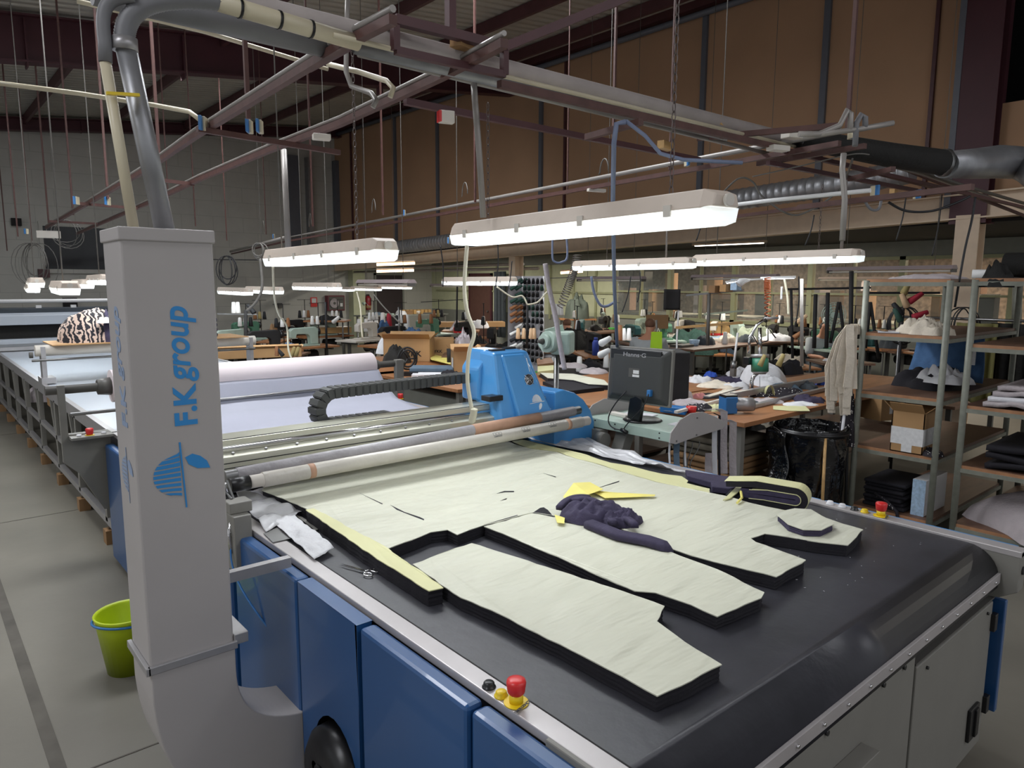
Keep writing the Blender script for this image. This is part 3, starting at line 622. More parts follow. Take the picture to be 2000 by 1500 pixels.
legA = [(806, 1101), (921, 1060), (1000, 1086), (1100, 1116), (1195, 1148), (1298, 1183), (1283, 1213), (1316, 1238), (1360, 1267), (1410, 1297), (1350, 1330), (1284, 1358), (1215, 1321), (1135, 1279), (1050, 1236), (960, 1192), (900, 1166), (858, 1140)]
stack('fabric_stack', 'separate cream topped trouser leg stack nearest the emergency button', 'cut fabric', legA)
sheet = [(511, 957), (520, 948), (640, 922), (760, 893), (880, 868), (966, 853), (1012, 869), (1037, 877), (1088, 883), (1129, 897), (1179, 910), (1243, 931), (1281, 941), (1350, 955), (1362, 958), (1428, 971), (1480, 985), (1540, 999), (1580, 1001), (1628, 1016), (1686, 1034), (1656, 1064), (1600, 1058), (1540, 1048), (1494, 1042), (1466, 1050), (1476, 1058), (1532, 1079), (1574, 1093), (1516, 1127), (1440, 1108), (1350, 1084), (1290, 1064), (1262, 1049), (1180, 1020), (1110, 1012), (1040, 1001), (943, 1026), (893, 1044), (874, 1035), (841, 1039), (820, 1048), (757, 1072), (700, 1047), (640, 1018), (597, 992)]
stack('fabric_stack', 'largest cream paper covered fabric stack reaching under the film rolls', 'cut fabric', sheet)
legB = [(945, 1028), (1040, 1002), (1110, 1015), (1200, 1035), (1262, 1055), (1310, 1077), (1400, 1112), (1493, 1156), (1487, 1168), (1401, 1203), (1350, 1181), (1280, 1158), (1240, 1155), (1170, 1124), (1103, 1094), (1020, 1058)]
stack('fabric_stack', 'cream topped trouser leg stack between the two other legs', 'cut fabric', legB, z=ZT-.002)
strip = [(597, 995), (612, 992), (760, 1072), (866, 1147), (838, 1153), (780, 1118), (700, 1066)]
stack('fabric_offcut', 'long narrow offcut strip with yellow paper edge along the left of the stack', 'fabric offcut', strip, z=.906, m='yellowp')
G_ = G(); G_.extr([A(*p, .853) for p in ((745, 1112), (752, 1112), (834, 1165), (826, 1166))], (0, 0, .004)); tag(G_.build('paper_strip', 'yellowp'), 'thin yellow paper strip on the belt beside the scissors', 'paper')
scrap = [(1000, 862), (1020, 859), (1098, 877), (1146, 888), (1192, 904), (1230, 910), (1293, 925), (1331, 930), (1344, 939), (1341, 943), (1386, 954), (1386, 963), (1362, 957), (1281, 940), (1243, 930), (1179, 909), (1129, 896), (1088, 882), (1037, 876)]
stack('fabric_offcut', 'wavy yellow paper offcut along the far edge of the large stack', 'fabric offcut', scrap, z=.894, m='yellowp', soft=.001, inset=.002)
tear = [(1513, 1010), (1526, 1003), (1548, 999), (1580, 1001), (1612, 1018), (1625, 1030), (1600, 1041), (1565, 1040), (1535, 1030)]
stack('fabric_piece', 'small rounded navy piece with cream paper lying on the large stack', 'cut fabric', [(x+4, y-6) for x, y in tear], z=.925, zb=ZT+.001, mside='navy', soft=.001)
# dark slits cut into the large sheet
g = G()
for P in ([(762, 986), (775, 996), (800, 1006), (860, 1029), (820, 1010), (790, 1000)], [(1040, 1002), (1055, 992), (1062, 991), (1070, 996), (1082, 1010), (1060, 1005)],
          [(702, 963), (748, 984), (746, 985)], [(945, 1025), (1034, 999), (1034, 1001)], [(1164, 954), (1210, 939), (1209, 941)], [(970, 964), (985, 959), (1004, 959), (1004, 961), (986, 961)], [(977, 978), (990, 973), (989, 975)], [(1060, 924), (1086, 931), (1085, 932)]):
    g.extr([A(*p, ZT+.0002) for p in P], (0, 0, .0006))
tag(g.build('cut_line', 'black'), 'thin dark cut lines in the cream cover sheet', 'cut fabric', kind='stuff')
# navy bundle + tail
t = thing('fabric_bundle', 'crumpled navy fabric bundle lying on top of the cream stack', 'cut fabric', tuple(A(1165, 1010, ZT)))
g = G(); c = A(1160, 1012, ZT+.001); blob(g, c, .30, .17, .075, 3, 26, .5, 2.6, rz=-.45, folds=9); c2 = A(1213, 1022, ZT+.001); blob(g, c2, .17, .10, .055, 11, 22, .6, 3, rz=-.5, folds=12); g.build('crumpled_cloth', 'navy', t)
ta = [A(1150, 1022, ZT+.015), A(1210, 1045, ZT+.017), A(1265, 1055, ZT+.018), A(1298, 1066, ZT+.012), A(1304, 1076, ZT-.01)]
def sweepr(path, w, th, m, name, par):
    g = G(); n = len(path); vs = []
    for i, p in enumerate(path):
        d_ = (path[min(i+1, n-1)]-path[max(i-1, 0)]).normalized(); x_ = d_.cross(Vector((0, 0, 1))).normalized(); u_ = x_.cross(d_); r_ = [(-1, -1), (1, -1), (1.0, .5), (.7, 1), (-.7, 1), (-1, .5)]
        vs += [p+x_*a*w/2+u_*b*th/2 for a, b in r_]
    fs = [(i*6+j, i*6+(j+1) % 6, (i+1)*6+(j+1) % 6, (i+1)*6+j) for i in range(n-1) for j in range(6)]+[(5, 4, 3, 2, 1, 0), tuple((n-1)*6+j for j in range(6))]
    g.add(vs, fs, True); o = g.build(name, m, par); return o
fine = []
for i in range(len(ta)-1): fine += [ta[i].lerp(ta[i+1], j/5) for j in range(5)]
sweepr(fine+[ta[-1]], .055, .026, 'navy', 'folded_tail', t)
for i, (P_, w_) in enumerate((([(1092, 992), (1105, 975), (1125, 968), (1150, 972)], .03), ([(1120, 978), (1150, 968), (1175, 985), (1190, 1000)], .035), ([(1165, 985), (1195, 990), (1225, 1005), (1242, 1020)], .04), ([(1150, 1005), (1165, 985), (1185, 1010), (1200, 1022)], .03), ([(1185, 1018), (1205, 1005), (1230, 1012), (1240, 1026)], .03))):
    Q_ = [A(x, y, ZT+.035+.02*sin(i+j)) for j, (x, y) in enumerate(P_)]; sweepr(bez(*Q_, 10), w_, .022, 'navy', 'fold', t)
for (P, lab, h) in (([(1100, 975), (1120, 955), (1152, 951), (1178, 965), (1150, 978), (1110, 990)], 'bright yellow paper scrap sticking up behind the navy bundle', .03), ([(1148, 958), (1168, 965), (1280, 970), (1278, 973), (1182, 978)], 'thin yellow paper tail to the right of the navy bundle', .012), ([(1083, 1008), (1103, 1018), (1102, 1028), (1088, 1026)], 'small folded yellow paper at the left end of the navy bundle', .015)):
    g = G(); pts = [A(*p, ZT+.001) for p in P]; n = len(pts)
    pts2 = [p+Vector((0, 0, h*(.4+.6*abs(sin(i*1.9))))) for i, p in enumerate(pts)]
    cc = sum(pts2, Vector())/n+Vector((0, 0, h*.3)); g.add(pts2+[cc], [(i, (i+1) % n, n) for i in range(n)]); tag(g.build('paper_scrap', 'yellow2', solid=.0015), lab, 'paper', 'yellow paper scraps around the navy bundle')
# dark scrap strip and big roll of offcuts at far edge
t = thing('offcut_roll', 'folded over roll of navy offcuts with yellow paper edge near the far rail', 'fabric offcut', tuple(A(1510, 985, .853)))
def ribbon(path, w, th, m, name, par, axis=Vector((0, 0, 1))):
    g = G()
    for a_, b_ in zip(path[:-1], path[1:]):
        d_ = (b_-a_).normalized(); g.beam(a_-d_*.002, b_+d_*.002, w, th, up=Vector((0, 0, 1)) if abs(d_.z) < .9 else Vector((1, 0, 0)))
    return g.build(name, m, par)
# built as loop in the vertical plane along the rail direction
P0 = A(1585, 1000, .853); P1 = A(1418, 975, .853); dr = (P1-P0); dr.z = 0; Lr = dr.length; dr.normalize(); nr = Vector((dr.y, -dr.x, 0))
if nr.x > 0: nr = -nr
def loop(r, L, z0, seg=14):
    c_ = P0+dr*.065+Vector((0, 0, .058))
    out = [P0+dr*(L)+Vector((0, 0, .058+r*.75)), c_+dr*L*.45+Vector((0, 0, r*1.12))]
    out += [c_+(-dr*sin(a)+Vector((0, 0, cos(a))))*r for a in [pi*i/seg for i in range(seg+1)]]
    out += [c_+dr*L*.5-Vector((0, 0, r*.8)), P0+dr*(L)+Vector((0, 0, .058-r*.9))]
    return out
def sweep_band(path, w, th, m, name, par):
    g = G(); n = len(path); vs = []
    for i, p in enumerate(path):
        d_ = (path[min(i+1, n-1)]-path[max(i-1, 0)]).normalized(); up = nr.cross(d_).normalized()
        vs += [p-nr*w/2-up*th/2, p+nr*w/2-up*th/2, p+nr*w/2+up*th/2, p-nr*w/2+up*th/2]
    fs = []
    for i in range(n-1):
        for j in range(4): fs.append((i*4+j, i*4+(j+1) % 4, (i+1)*4+(j+1) % 4, (i+1)*4+j))
    fs += [(3, 2, 1, 0), tuple((n-1)*4+j for j in range(4))]
    g.add(vs, fs); return g.build(name, m, par)
sweep_band(loop(.055, Lr, .0), .10, .002, 'yellowp', 'paper_edge', t)
sweep_band(loop(.040, Lr*.98, .012), .102, .026, 'black', 'navy_plies', t)
sweep_band(loop(.012, Lr*.8, .03), .104, .02, 'navy', 'inner_plies', t)
sweep_band([p+nr*.001 for p in loop(.0245, Lr*.7, .022)], .106, .003, 'yellowp', 'inner_paper', t)
g = G(); g.extr([A(*p, .858) for p in ((1338, 928), (1392, 937), (1452, 946), (1440, 962), (1425, 966), (1390, 962), (1388, 953), (1342, 940))], (0, 0, .03)); tag(g.build('fabric_offcut', 'navy', None, .004), 'flat dark navy offcut strip beside the far rail', 'fabric offcut')
g = G(); g.extr([A(*p, .90) for p in ((1412, 978), (1445, 945), (1463, 947), (1425, 975))], (0, 0, .004)); tag(g.build('paper_scrap', 'yellowp'), 'yellow paper strip folded across the navy offcut roll', 'paper')
g = G(); g.tube([A(1447, 960, .92), A(1449, 972, .91), A(1440, 982, .905)], .006, 6); tag(g.build('paper_scrap', 'yellow2'), 'small curled yellow paper end hanging from the offcut roll', 'paper')
# scissors
t = thing('scissors', 'small metal scissors lying on the black belt', 'scissors', tuple(A(710, 1113, .852)))
a_ = A(665, 1104, .856); b_ = A(712, 1116, .856); g = G(); dd = (b_-a_).normalized(); nn = Vector((-dd.y, dd.x, 0))
g.extr([a_, b_+nn*.006, b_-nn*.004], (0, 0, .002)); g.extr([a_+nn*.006+Vector((0, 0, .002)), b_+nn*.004+Vector((0, 0, .002)), b_-nn*.006+Vector((0, 0, .002))], (0, 0, .002)); g.build('blade', 'chrome', t)
for (cx_, cy_) in ((719, 1122), (733, 1114)):
    c = A(cx_, cy_, .857); g = G(); g.tube([c+dd*.017*cos(2*pi*i/16)+nn*.012*sin(2*pi*i/16) for i in range(17)], .003, 6, cap=False); g.cyl(c-dd*.016, b_, .003, 6); g.build('handle', 'chrome', t)
# plates, tissue, film
g = G(); g.extr([A(*p, .863) for p in ((515, 1042), (545, 1030), (566, 1042), (570, 1052), (533, 1060))], (0, 0, .002)); tag(g.build('cover_plate', 'steel'), 'small grey metal plate lying across the left rail', 'metal plate')
g = G(); g.extr([A(*p, .856) for p in ((576, 1006), (590, 1010), (622, 1034), (617, 1037))], (0, 0, .002)); tag(g.build('cover_plate', 'greyp'), 'thin grey strip beside the left edge of the stack', 'metal plate')
def tri(P, z, name, m, lab, cat, seed, nu=16, nv=16, amp=.02):
    Q = [A(*p, z) for p in P]
    def fn(u, v):
        a = Q[0].lerp(Q[1], u); b = Q[3].lerp(Q[2], u); p = a.lerp(b, v)
        e = sin(pi*min(max(u, .02), .98))*sin(pi*min(max(v, .02), .98))
        return p+Vector((0, 0, abs(amp*(.6*e+noise.noise(Vector((p.x*9+seed, p.y*9, seed)))+.4*noise.noise(Vector((p.x*28, p.y*28, seed)))))))
    g = G(); g.grid(fn, nu, nv); return tag(g.build(name, m, None, fixn=False, solid=.0008), lab, cat)
tri([(532, 1020), (572, 1005), (652, 1072), (614, 1093)], .868, 'tissue_sheet', 'tissue', 'crumpled white tissue hanging over the left rail of the cutting machine', 'paper', 3, 24, 16, .024)
tri([(455, 962), (530, 955), (592, 1000), (520, 1040)], .866, 'plastic_film', 'film', 'loose clear plastic film between the film roll and the left rail', 'plastic film', 8, 20, 16, .03)
tri([(1000, 850), (1150, 862), (1345, 925), (1230, 905)], .862, 'plastic_film', 'film', 'milky plastic film along the far rail below the console', 'plastic film', 5, 30, 10, .035)
# small lint specks on the belt
g = G()
rnd = random.Random(4)
for i in range(26):
    x = rnd.uniform(2.2, 3.05); y = rnd.uniform(.95, 1.4); g.ob((x, y, .8512), (rnd.uniform(.002, .007), .0015, .0006), rnd.uniform(0, 3))
tag(g.build('lint', 'whitec'), 'tiny white lint specks on the black belt', 'lint', kind='stuff')
# ================================================================ SPREADING TABLE
sp = thing('spreading_table', 'very long white topped spreading table with grey steel frame along the left', 'table', (2.1, 12, 0))
G().box(1.04, 3.1, 5.27, 19.3, .80, .852).build('tabletop', 'wsheet', sp)
for x in ((1.0, 1.04), (3.1, 3.14)):
    g = G(); g.box(x[0], x[1], 5.27, 19.3, .845, .862); g.box(x[0], x[1], 5.27, 19.3, .765, .845); g.build('edge_rail', 'alu', sp)
for x in (1.02, 3.12):
    G().box(x-.02, x+.02, 5.3, 19.3, .14, .19).build('lower_rail', 'alu', sp); G().box(x-.02, x+.02, 5.3, 19.3, .42, .46).build('middle_rail', 'alu', sp)
for i in range(15):
    y = 5.6+i*.98
    for x in (1.02, 3.12):
        g = G(); g.box(x-.02, x+.02, y-.03, y+.03, .16, .78); g.build('leg', 'greyp', sp)
        if x < 2: g = G(); g.beam((x+.01, y+.08, .18), (x+.01, y+.40, .77), .02, .05); g.build('brace', 'greyp', sp)
        G().box(x-.04, x+.04, y-.05, y+.05, 0, .1).build('wooden_foot', 'card2', sp); G().cyl((x, y, .1), (x, y, .15), .015, 8).build('foot_screw', 'steel', sp)
    G().box(1.04, 3.1, y-.02, y+.02, .72, .78).build('crossbar', 'greyp', sp)
# things on the under rails (far left)
for (px, py, m, s_, lab) in ((182, 770, 'greyc', .35, 'grey cloth heap under the spreading table'), (135, 790, 'card', .3, 'brown box under the spreading table beside the grey heap')):
    p = A(px, py, .47); g = G()
    if m == 'card': g.box(1.2, 1.5, p.y-.1, p.y+.2, .46, .62)
    else: blob(g, (1.25, p.y, .46), .4, .5, .22, 4)
    tag(g.build('cloth_heap' if m != 'card' else 'cardboard_box', m), lab, 'box' if m == 'card' else 'cloth')
# roll holder + fabric roll
hl = thing('roll_holder', 'grey roll holder frame clamped across the start of the spreading table', 'roll holder', (2.0, 5.3, .55))
g = G(); g.extr([(.72, 5.25, 1.2), (.76, 5.25, 1.2), (.76, 5.25, .88), (1.0, 5.25, .87), (1.0, 5.25, .35), (.93, 5.25, .35), (.80, 5.25, .62), (.72, 5.25, .70)], (0, .03, 0)); g.build('side_plate', 'greyp', hl, .003)
g = G(); g.box(.76, 1.0, 5.15, 5.35, .855, .87); tr = g.build('tray', 'greyp', hl)
g = G(); g.extr([(3.2, 5.25, 1.2), (3.27, 5.25, 1.2), (3.27, 5.25, .90), (3.27, 5.25, .45), (3.0, 5.25, .62), (3.0, 5.25, .86), (3.2, 5.25, .86)], (0, .05, 0)); g.build('side_plate', 'greyp', hl, .003)
def estop2(x, y, z, par):
    o = G().lathe([(.028, 0), (.028, .004)], (x, y, z), 16).build('emergency_button', 'yel', par)
    G().lathe([(.018, .004), (.022, .015), (.024, .04), (.02, .045), (.001, .045)], (x, y, z), 16).build('button_cap', 'red', o)
estop2(.87, 5.2, .87, hl); estop2(3.2, 5.2, .87, hl)
for (x, m) in ((.81, 'whitec'), (.95, 'whitec'), (3.13, 'whitec'), (3.08, 'blackp')): G().cyl((x, 5.2, .87), (x, 5.2, .882), .014, 10).build('push_button', m, hl)
G().cyl((.66, 5.3, 1.165), (3.30, 5.3, 1.165), .028, 14).build('bar', 'dgrey', hl)
G().cyl((.76, 5.12, 1.03), (3.2, 5.12, 1.03), .012, 10).build('guide_bar', 'steel', hl)
t = thing('fabric_roll', 'large pinkish white fabric roll on the grey holder', 'fabric roll', (2.0, 5.3, 1.05))
G().cyl((1.03, 5.3, 1.165), (2.98, 5.3, 1.165), .108, 32).build('rolled_fabric', 'rollf', t)
for a, b in ((.95, 1.028), (2.983, 3.05)): G().cyl((a, 5.3, 1.165), (b, 5.3, 1.165), .05, 8, .06 if a < 2 else .04).build('end_clamp', 'dgrey', t)
# hanging fabric from the roll on to the conveyor
def fn(u, v):
    x = 1.06+u*(1.93-.0*v)+.03*sin(v*7)*u; y0 = 5.195
    path = [(5.195, 1.14), (5.12, 1.0), (5.0, .92), (4.8, .885), (4.4, .868), (4.0, .866), (3.6, .865), (3.36, .864)]
    t_ = v*(len(path)-1); i = min(int(t_), len(path)-2); f = t_-i
    y = path[i][0]*(1-f)+path[i+1][0]*f; z = path[i][1]*(1-f)+path[i+1][1]*f
    z += max(0, .010*noise.noise(Vector((x*2, y*3, 1)))+.012*sin((x*1.2-y*2)*3)*v*(1-v)*2)+.004*sin(x*9+y*2)*v
    return Vector((x+.12*v*(1 if u > .9 else 0)*sin(v*3), y, z))
g = G(); g.grid(fn, 40, 40); o = g.build('fabric_sheet', 'sheetf', None, fixn=False, solid=.002); tag(o, 'white fabric sheet drawn from the large roll on to the conveyor', 'fabric')
# second carriage with pile of clothes
cr = thing('spreader_carriage', 'small pale roller carriage on the spreading table carrying the cardboard tray', 'carriage', (2, 8.2, .86))
p = AX(180, 720, 1.03)
yy = 8.3
g = G(); g.box(1.0, 1.12, yy-.12, yy+.12, .863, .92); g.box(1.02, 1.06, yy-.06, yy+.06, .92, 1.22); g.build('left_foot', 'alu', cr)
g = G(); g.box(3.0, 3.12, yy-.12, yy+.12, .863, .92); g.box(3.06, 3.1, yy-.06, yy+.06, .92, 1.22); g.build('right_foot', 'alu', cr)
G().cyl((.98, yy, 1.18), (3.14, yy, 1.18), .055, 16).build('roller', 'offw', cr); G().cyl((.94, yy-.06, 1.09), (3.12, yy-.06, 1.09), .012, 8).build('spindle', 'steel', cr)
G().lathe([(.001, 0), (.03, 0), (.03, .03), (.001, .03)], (.93, yy, 1.14), 10, 'X').build('hand_knob', 'dgrey', cr)
g = G(); g.box(1.1, 3.0, 8.1, 8.7, 1.235, 1.245)
tag(g.build('cardboard_tray', 'card'), 'flat cardboard sheet under the pile of clothes', 'cardboard')
g = G(); blob(g, (1.50, 8.45, 1.245), .62, .6, .36, 9, 26, .25, 2); tag(g.build('cloth_pile', 'zebra'), 'zebra patterned black and cream cloth draped over the clothes pile', 'cloth')
g = G(); blob(g, (1.73, 8.3, 1.245), .38, .45, .30, 19, 22, .5, 3, 7); tag(g.build('cloth_pile', 'navy'), 'dark navy folded clothes at the right end of the zebra cloth', 'cloth')
g = G(); blob(g, (1.58, 8.16, 1.44), .16, .12, .06, 21, 16, .3, 3, 7); tag(g.build('cloth_pile', 'whitec'), 'small white cloth on top of the zebra cloth', 'cloth')
for i, m in enumerate(('skinny', 'navy', 'navy', 'navy')):
    g = G(); z = 1.246+i*.055; g.box(1.95, 2.7, 8.2, 8.65, z, z+.05); tag(g.build('folded_cloth', m, None, .02), ['speckled folded cloth at the bottom of the stack beside the clothes pile', 'navy folded cloth directly above the speckled one', 'middle navy folded cloth beside the clothes pile', 'navy folded cloth on top of the folded stack'][i], 'cloth')
# far spreading machine
fs = thing('spreading_machine', 'long white and dark spreading machine across the far end of the white table', 'spreading machine', (2.1, 12.5, .86))
g = G(); g.extr([(.6, y, z) for y, z in ((12.4, 1.23), (12.4, 1.37), (12.5, 1.40), (12.8, 1.40), (12.8, 1.23))], (3, 0, 0)); g.build('front_cover', 'wsheet', fs, .01)
G().box(.6, 3.6, 12.5, 13.1, 1.40, 1.46).build('cloth_trough', 'dust2', fs)
G().box(.7, 3.5, 12.6, 12.7, 1.0, 1.23).build('dark_curtain', 'blk2', fs)
G().box(.6, 3.6, 12.42, 12.55, .96, 1.03).build('lower_bar', 'wsheet', fs); G().box(.7, 3.6, 12.38, 12.45, .87, .92).build('lower_bar', 'alu', fs)
G().cyl((.6, 12.9, 1.56), (3.6, 12.9, 1.56), .03, 10).build('top_bar', 'white', fs)
for x in (.62, 3.5): G().box(x, x+.08, 12.5, 13.1, .863, 1.6).build('side_frame', 'greyp', fs)
for x in (1.6, 2.05): G().ob((x, 12.75, 1.475), (.07, .05, .05)).build('clamp', 'white', fs)
# bucket
bk = thing('bucket', 'lime green plastic bucket with blue handle behind the suction tower', 'bucket', (.70, 3.62, 0))
p = A(262, 1300, 0); bx, by = .705, 3.66
G().lathe([(.001, .012), (.095, .012), (.098, 0), (.135, .27), (.142, .285), (.136, .29), (.128, .275), (.09, .02), (.001, .02)], (bx, by, 0), 28, cap=False).build('tub', 'lime', bk)
g = G(); g.tube([(bx+.145*cos(a), by+.145*sin(a), .262+.006*sin(a*2)) for a in [2*pi*i/24 for i in range(25)]], .006, 6, cap=False); g.build('handle', 'bluep', bk)
# ================================================================ CONSOLE + MONITOR
cs = thing('control_console', 'grey sheet metal control console on a slanted post beside the conveyor', 'console', (3.6, 2.85, .3))
prof = [(3.36, .93), (3.37, .99), (3.45, 1.055), (3.56, 1.085), (3.68, 1.08), (3.80, 1.04), (3.93, .985), (3.94, .965), (3.9, .945), (3.6, .93), (3.42, .915)]
for y in (2.5, 3.2):
    g = G(); g.extr([(x+.0, y, z) for x, z in prof], (0, .008, 0)); g.build('side_plate', 'towergrey', cs, .002)
g = G(); g.extr([(x, 2.508, z) for x, z in ((3.39, .925), (3.39, .985), (3.46, .99), (3.85, .985), (3.88, .955), (3.5, .93))], (0, .692, 0)); g.build('shelf', 'mint', cs, .003)
for (y, z) in ((2.6, .97), (2.6, .94), (2.95, .97), (2.95, .94), (3.12, .97)): G().cyl((3.387, y, z), (3.391, y, z), .005, 8).build('screw', 'blackp', cs)
for y in (2.494,): 
    for (x, z) in ((3.42, .935), (3.62, .945), (3.62, 1.05)): G().cyl((x, y, z), (x, y+.006, z), .005, 8).build('screw', 'steel', cs)
g = G(); g.beam((3.5, 2.95, .92), (3.32, 2.95, .50), .09, .08); g.build('post', 'greyp', cs, .004)
G().box(3.23, 3.4, 2.85, 3.05, .42, .52).build('mounting_bracket', 'greyp', cs)
g = G(); g.box(3.36, 3.44, 3.05, 3.2, .80, .92); g.build('joint_block', 'greyp', cs, .004); G().lathe([(.05, 0), (.05, .06)], (3.36, 3.0, .86), 16, 'Y').build('joint_disc', 'greyp', cs)
mo = thing('monitor', 'black flat computer monitor seen from behind on the console', 'monitor', (3.55, 2.85, .985))
# monitor faces away (+X); slightly rotated
Fm = frame((3.45, 2.80, 1.29), (.09, -1, 0), (.06, 0, 1))   # x: right in view, y: up, z toward viewer (-X)
def mb(x0, x1, y0, y1, z0, z1): return [Fm @ Vector(v) for v in ((x0,y0,z0),(x1,y0,z0),(x1,y1,z0),(x0,y1,z0),(x0,y0,z1),(x1,y0,z1),(x1,y1,z1),(x0,y1,z1))]
BX = [(0,3,2,1),(4,5,6,7),(0,1,5,4),(1,2,6,5),(2,3,7,6),(3,0,4,7)]
g = G(); g.add(mb(-.25, .215, -.175, .175, -.03, 0), BX); sc_ = g.build('screen_housing', 'greyp', mo, .006)
g = G(); a = [Fm @ Vector(v) for v in ((-.245,-.17,0),(.21,-.17,0),(.21,.17,0),(-.245,.17,0))]; b = [Fm @ Vector(v) for v in ((-.195,-.13,.035),(.165,-.13,.035),(.165,.13,.035),(-.195,.13,.035))]
g.add(a+b, BX); g.build('back_shell', 'dplast', mo, .01)
g = G(); g.add(mb(-.215, .155, .098, .158, .02, .034), BX); lp = g.build('logo_panel', 'blackp', mo, .003)
G().add(mb(-.24, .205, -.168, .168, -.033, -.03), BX).build('screen', 'darkglass', mo)
fitted('Hanns·G', .165, .026, 'alu', lp, Fm @ Vector((-.035, .128, .0345)), Fm.to_3x3() @ Vector((1, 0, 0)), Fm.to_3x3() @ Vector((0, 1, 0)), 'lettering', 0, .01)
g = G(); g.add(mb(-.07, .01, -.01, .045, .035, .0362), BX); lb = g.build('rating_label', 'dgrey', mo); G().add(mb(-.04, .01, -.008, .006, .0362, .0368), BX).build('white_strip', 'label', lb); G().add(mb(-.036, .006, .012, .034, .0362, .0368), BX).build('print', 'label', lb)
g = G(); g.add(mb(.085, .112, -.115, -.075, .02, .06), BX); g.build('vga_plug', 'bluep', mo, .004)
n0 = Fm @ Vector((-.0, -.12, .02)); g = G(); g.beam(n0, (3.47, 2.86, 1.0), .10, .035, up=Vector((-1, 0, 0))); g.build('stand_neck', 'blackp', mo, .006)
g = G(); g.lathe([(.12, 0), (.125, .006), (.11, .014), (.05, .018), (.001, .018)], (3.55, 2.86, .988), 28); g.build('stand_base', 'blackp', mo)
g = G(); q = Fm @ Vector((.1, -.1, .06)); g.tube(bez(q, q+Vector((-.02, 0, -.1)), (3.38, 2.86, 1.0), (3.37, 2.86, .95)), .004, 6); q2 = Fm @ Vector((-.07, -.1, .05)); g.tube(bez((3.37, 2.86, .95), (3.36, 3.0, .93), (3.36, 3.05, 1.0), q2), .004, 6); g.build('cable', 'wirek', mo)
g = G(); g.cyl((3.368, 2.88, .95), (3.366, 2.83, .94), .012, 10); g.build('ferrite_core', 'blackp', mo)
G_ = G().ob((3.68, 3.0, .99), (.16, .2, .006), .2); tag(G_.build('paper_sheet', 'whitec'), 'white papers lying on the console behind the monitor', 'paper')
g = G(); g.ob((3.62, 2.62, .989), (.10, .12, .004), .1); tag(g.build('paper_sheet', 'whitec'), 'white card lying on the right half of the console', 'paper')
g = G(); g.ob((3.55, 3.05, 1.0), (.05, .16, .02), -.1); tag(g.build('keyboard', 'offw', None, .003), 'pale keyboard edge beside the monitor stand', 'keyboard')
# tapes hanging from the console end
tp = [('greyc', 1377, 1392, 885, 938), ('whitec', 1391, 1402, 812, 930), ('black', 1403, 1408, 812, 945), ('greyc', 1406, 1422, 804, 925), ('yellowp', 1412, 1420, 806, 895), ('greyc', 1424, 1440, 825, 938), ('whitec', 1337, 1341, 860, 910), ('whitec', 1306, 1310, 865, 905), ('steelbl', 1316, 1328, 860, 912)]
nm = ['grey elastic tape hanging below the console end', 'white tape hanging beside the grey elastic tape', 'black tape hanging between the pale tapes', 'wide grey tape looped over the console end', 'pale yellow tape looped over the console end', 'rightmost grey tape hanging from the console end', 'thin white tape hanging under the middle of the console', 'thin white tape hanging under the left part of the console', 'blue grey tape hanging under the console']
for (m, x0, x1, y0, y1), lab in zip(tp, nm):
    g = G(); a = AY((x0+x1)/2, y0, 2.55); b = AY((x0+x1)/2, y1, 2.55); w = (x1-x0)/FPX*4.2
    pts = [a+Vector((-.12, .05, .02)), a+Vector((-.04, .02, .02))] if y0 < 830 and x0 > 1400 else []
    pts += [a, a.lerp(b, .5)+Vector((.008, .01, 0)), b]
    vs = []
    for p in pts: vs += [p-Vector((w/2*.75, -w/2*.65, 0)), p+Vector((w/2*.75, -w/2*.65, 0))]
    g.add(vs, [(2*i, 2*i+1, 2*i+3, 2*i+2) for i in range(len(pts)-1)]); tag(g.build('tape', m, solid=.002), lab, 'tape', 'tapes hanging from the console')
g = G()
for (x0, x1) in ((1352, 1345), (1366, 1350), (1336, 1340)): g.tube(bez(AY(x0, 862, 2.6), AY(x0+5, 880, 2.6), AY(x1-12, 900, 2.6), AY(x1, 918, 2.6), 8), .004, 6)
tag(g.build('cable', 'wire'), 'tangled grey cables hanging under the console', 'cable', kind='stuff')
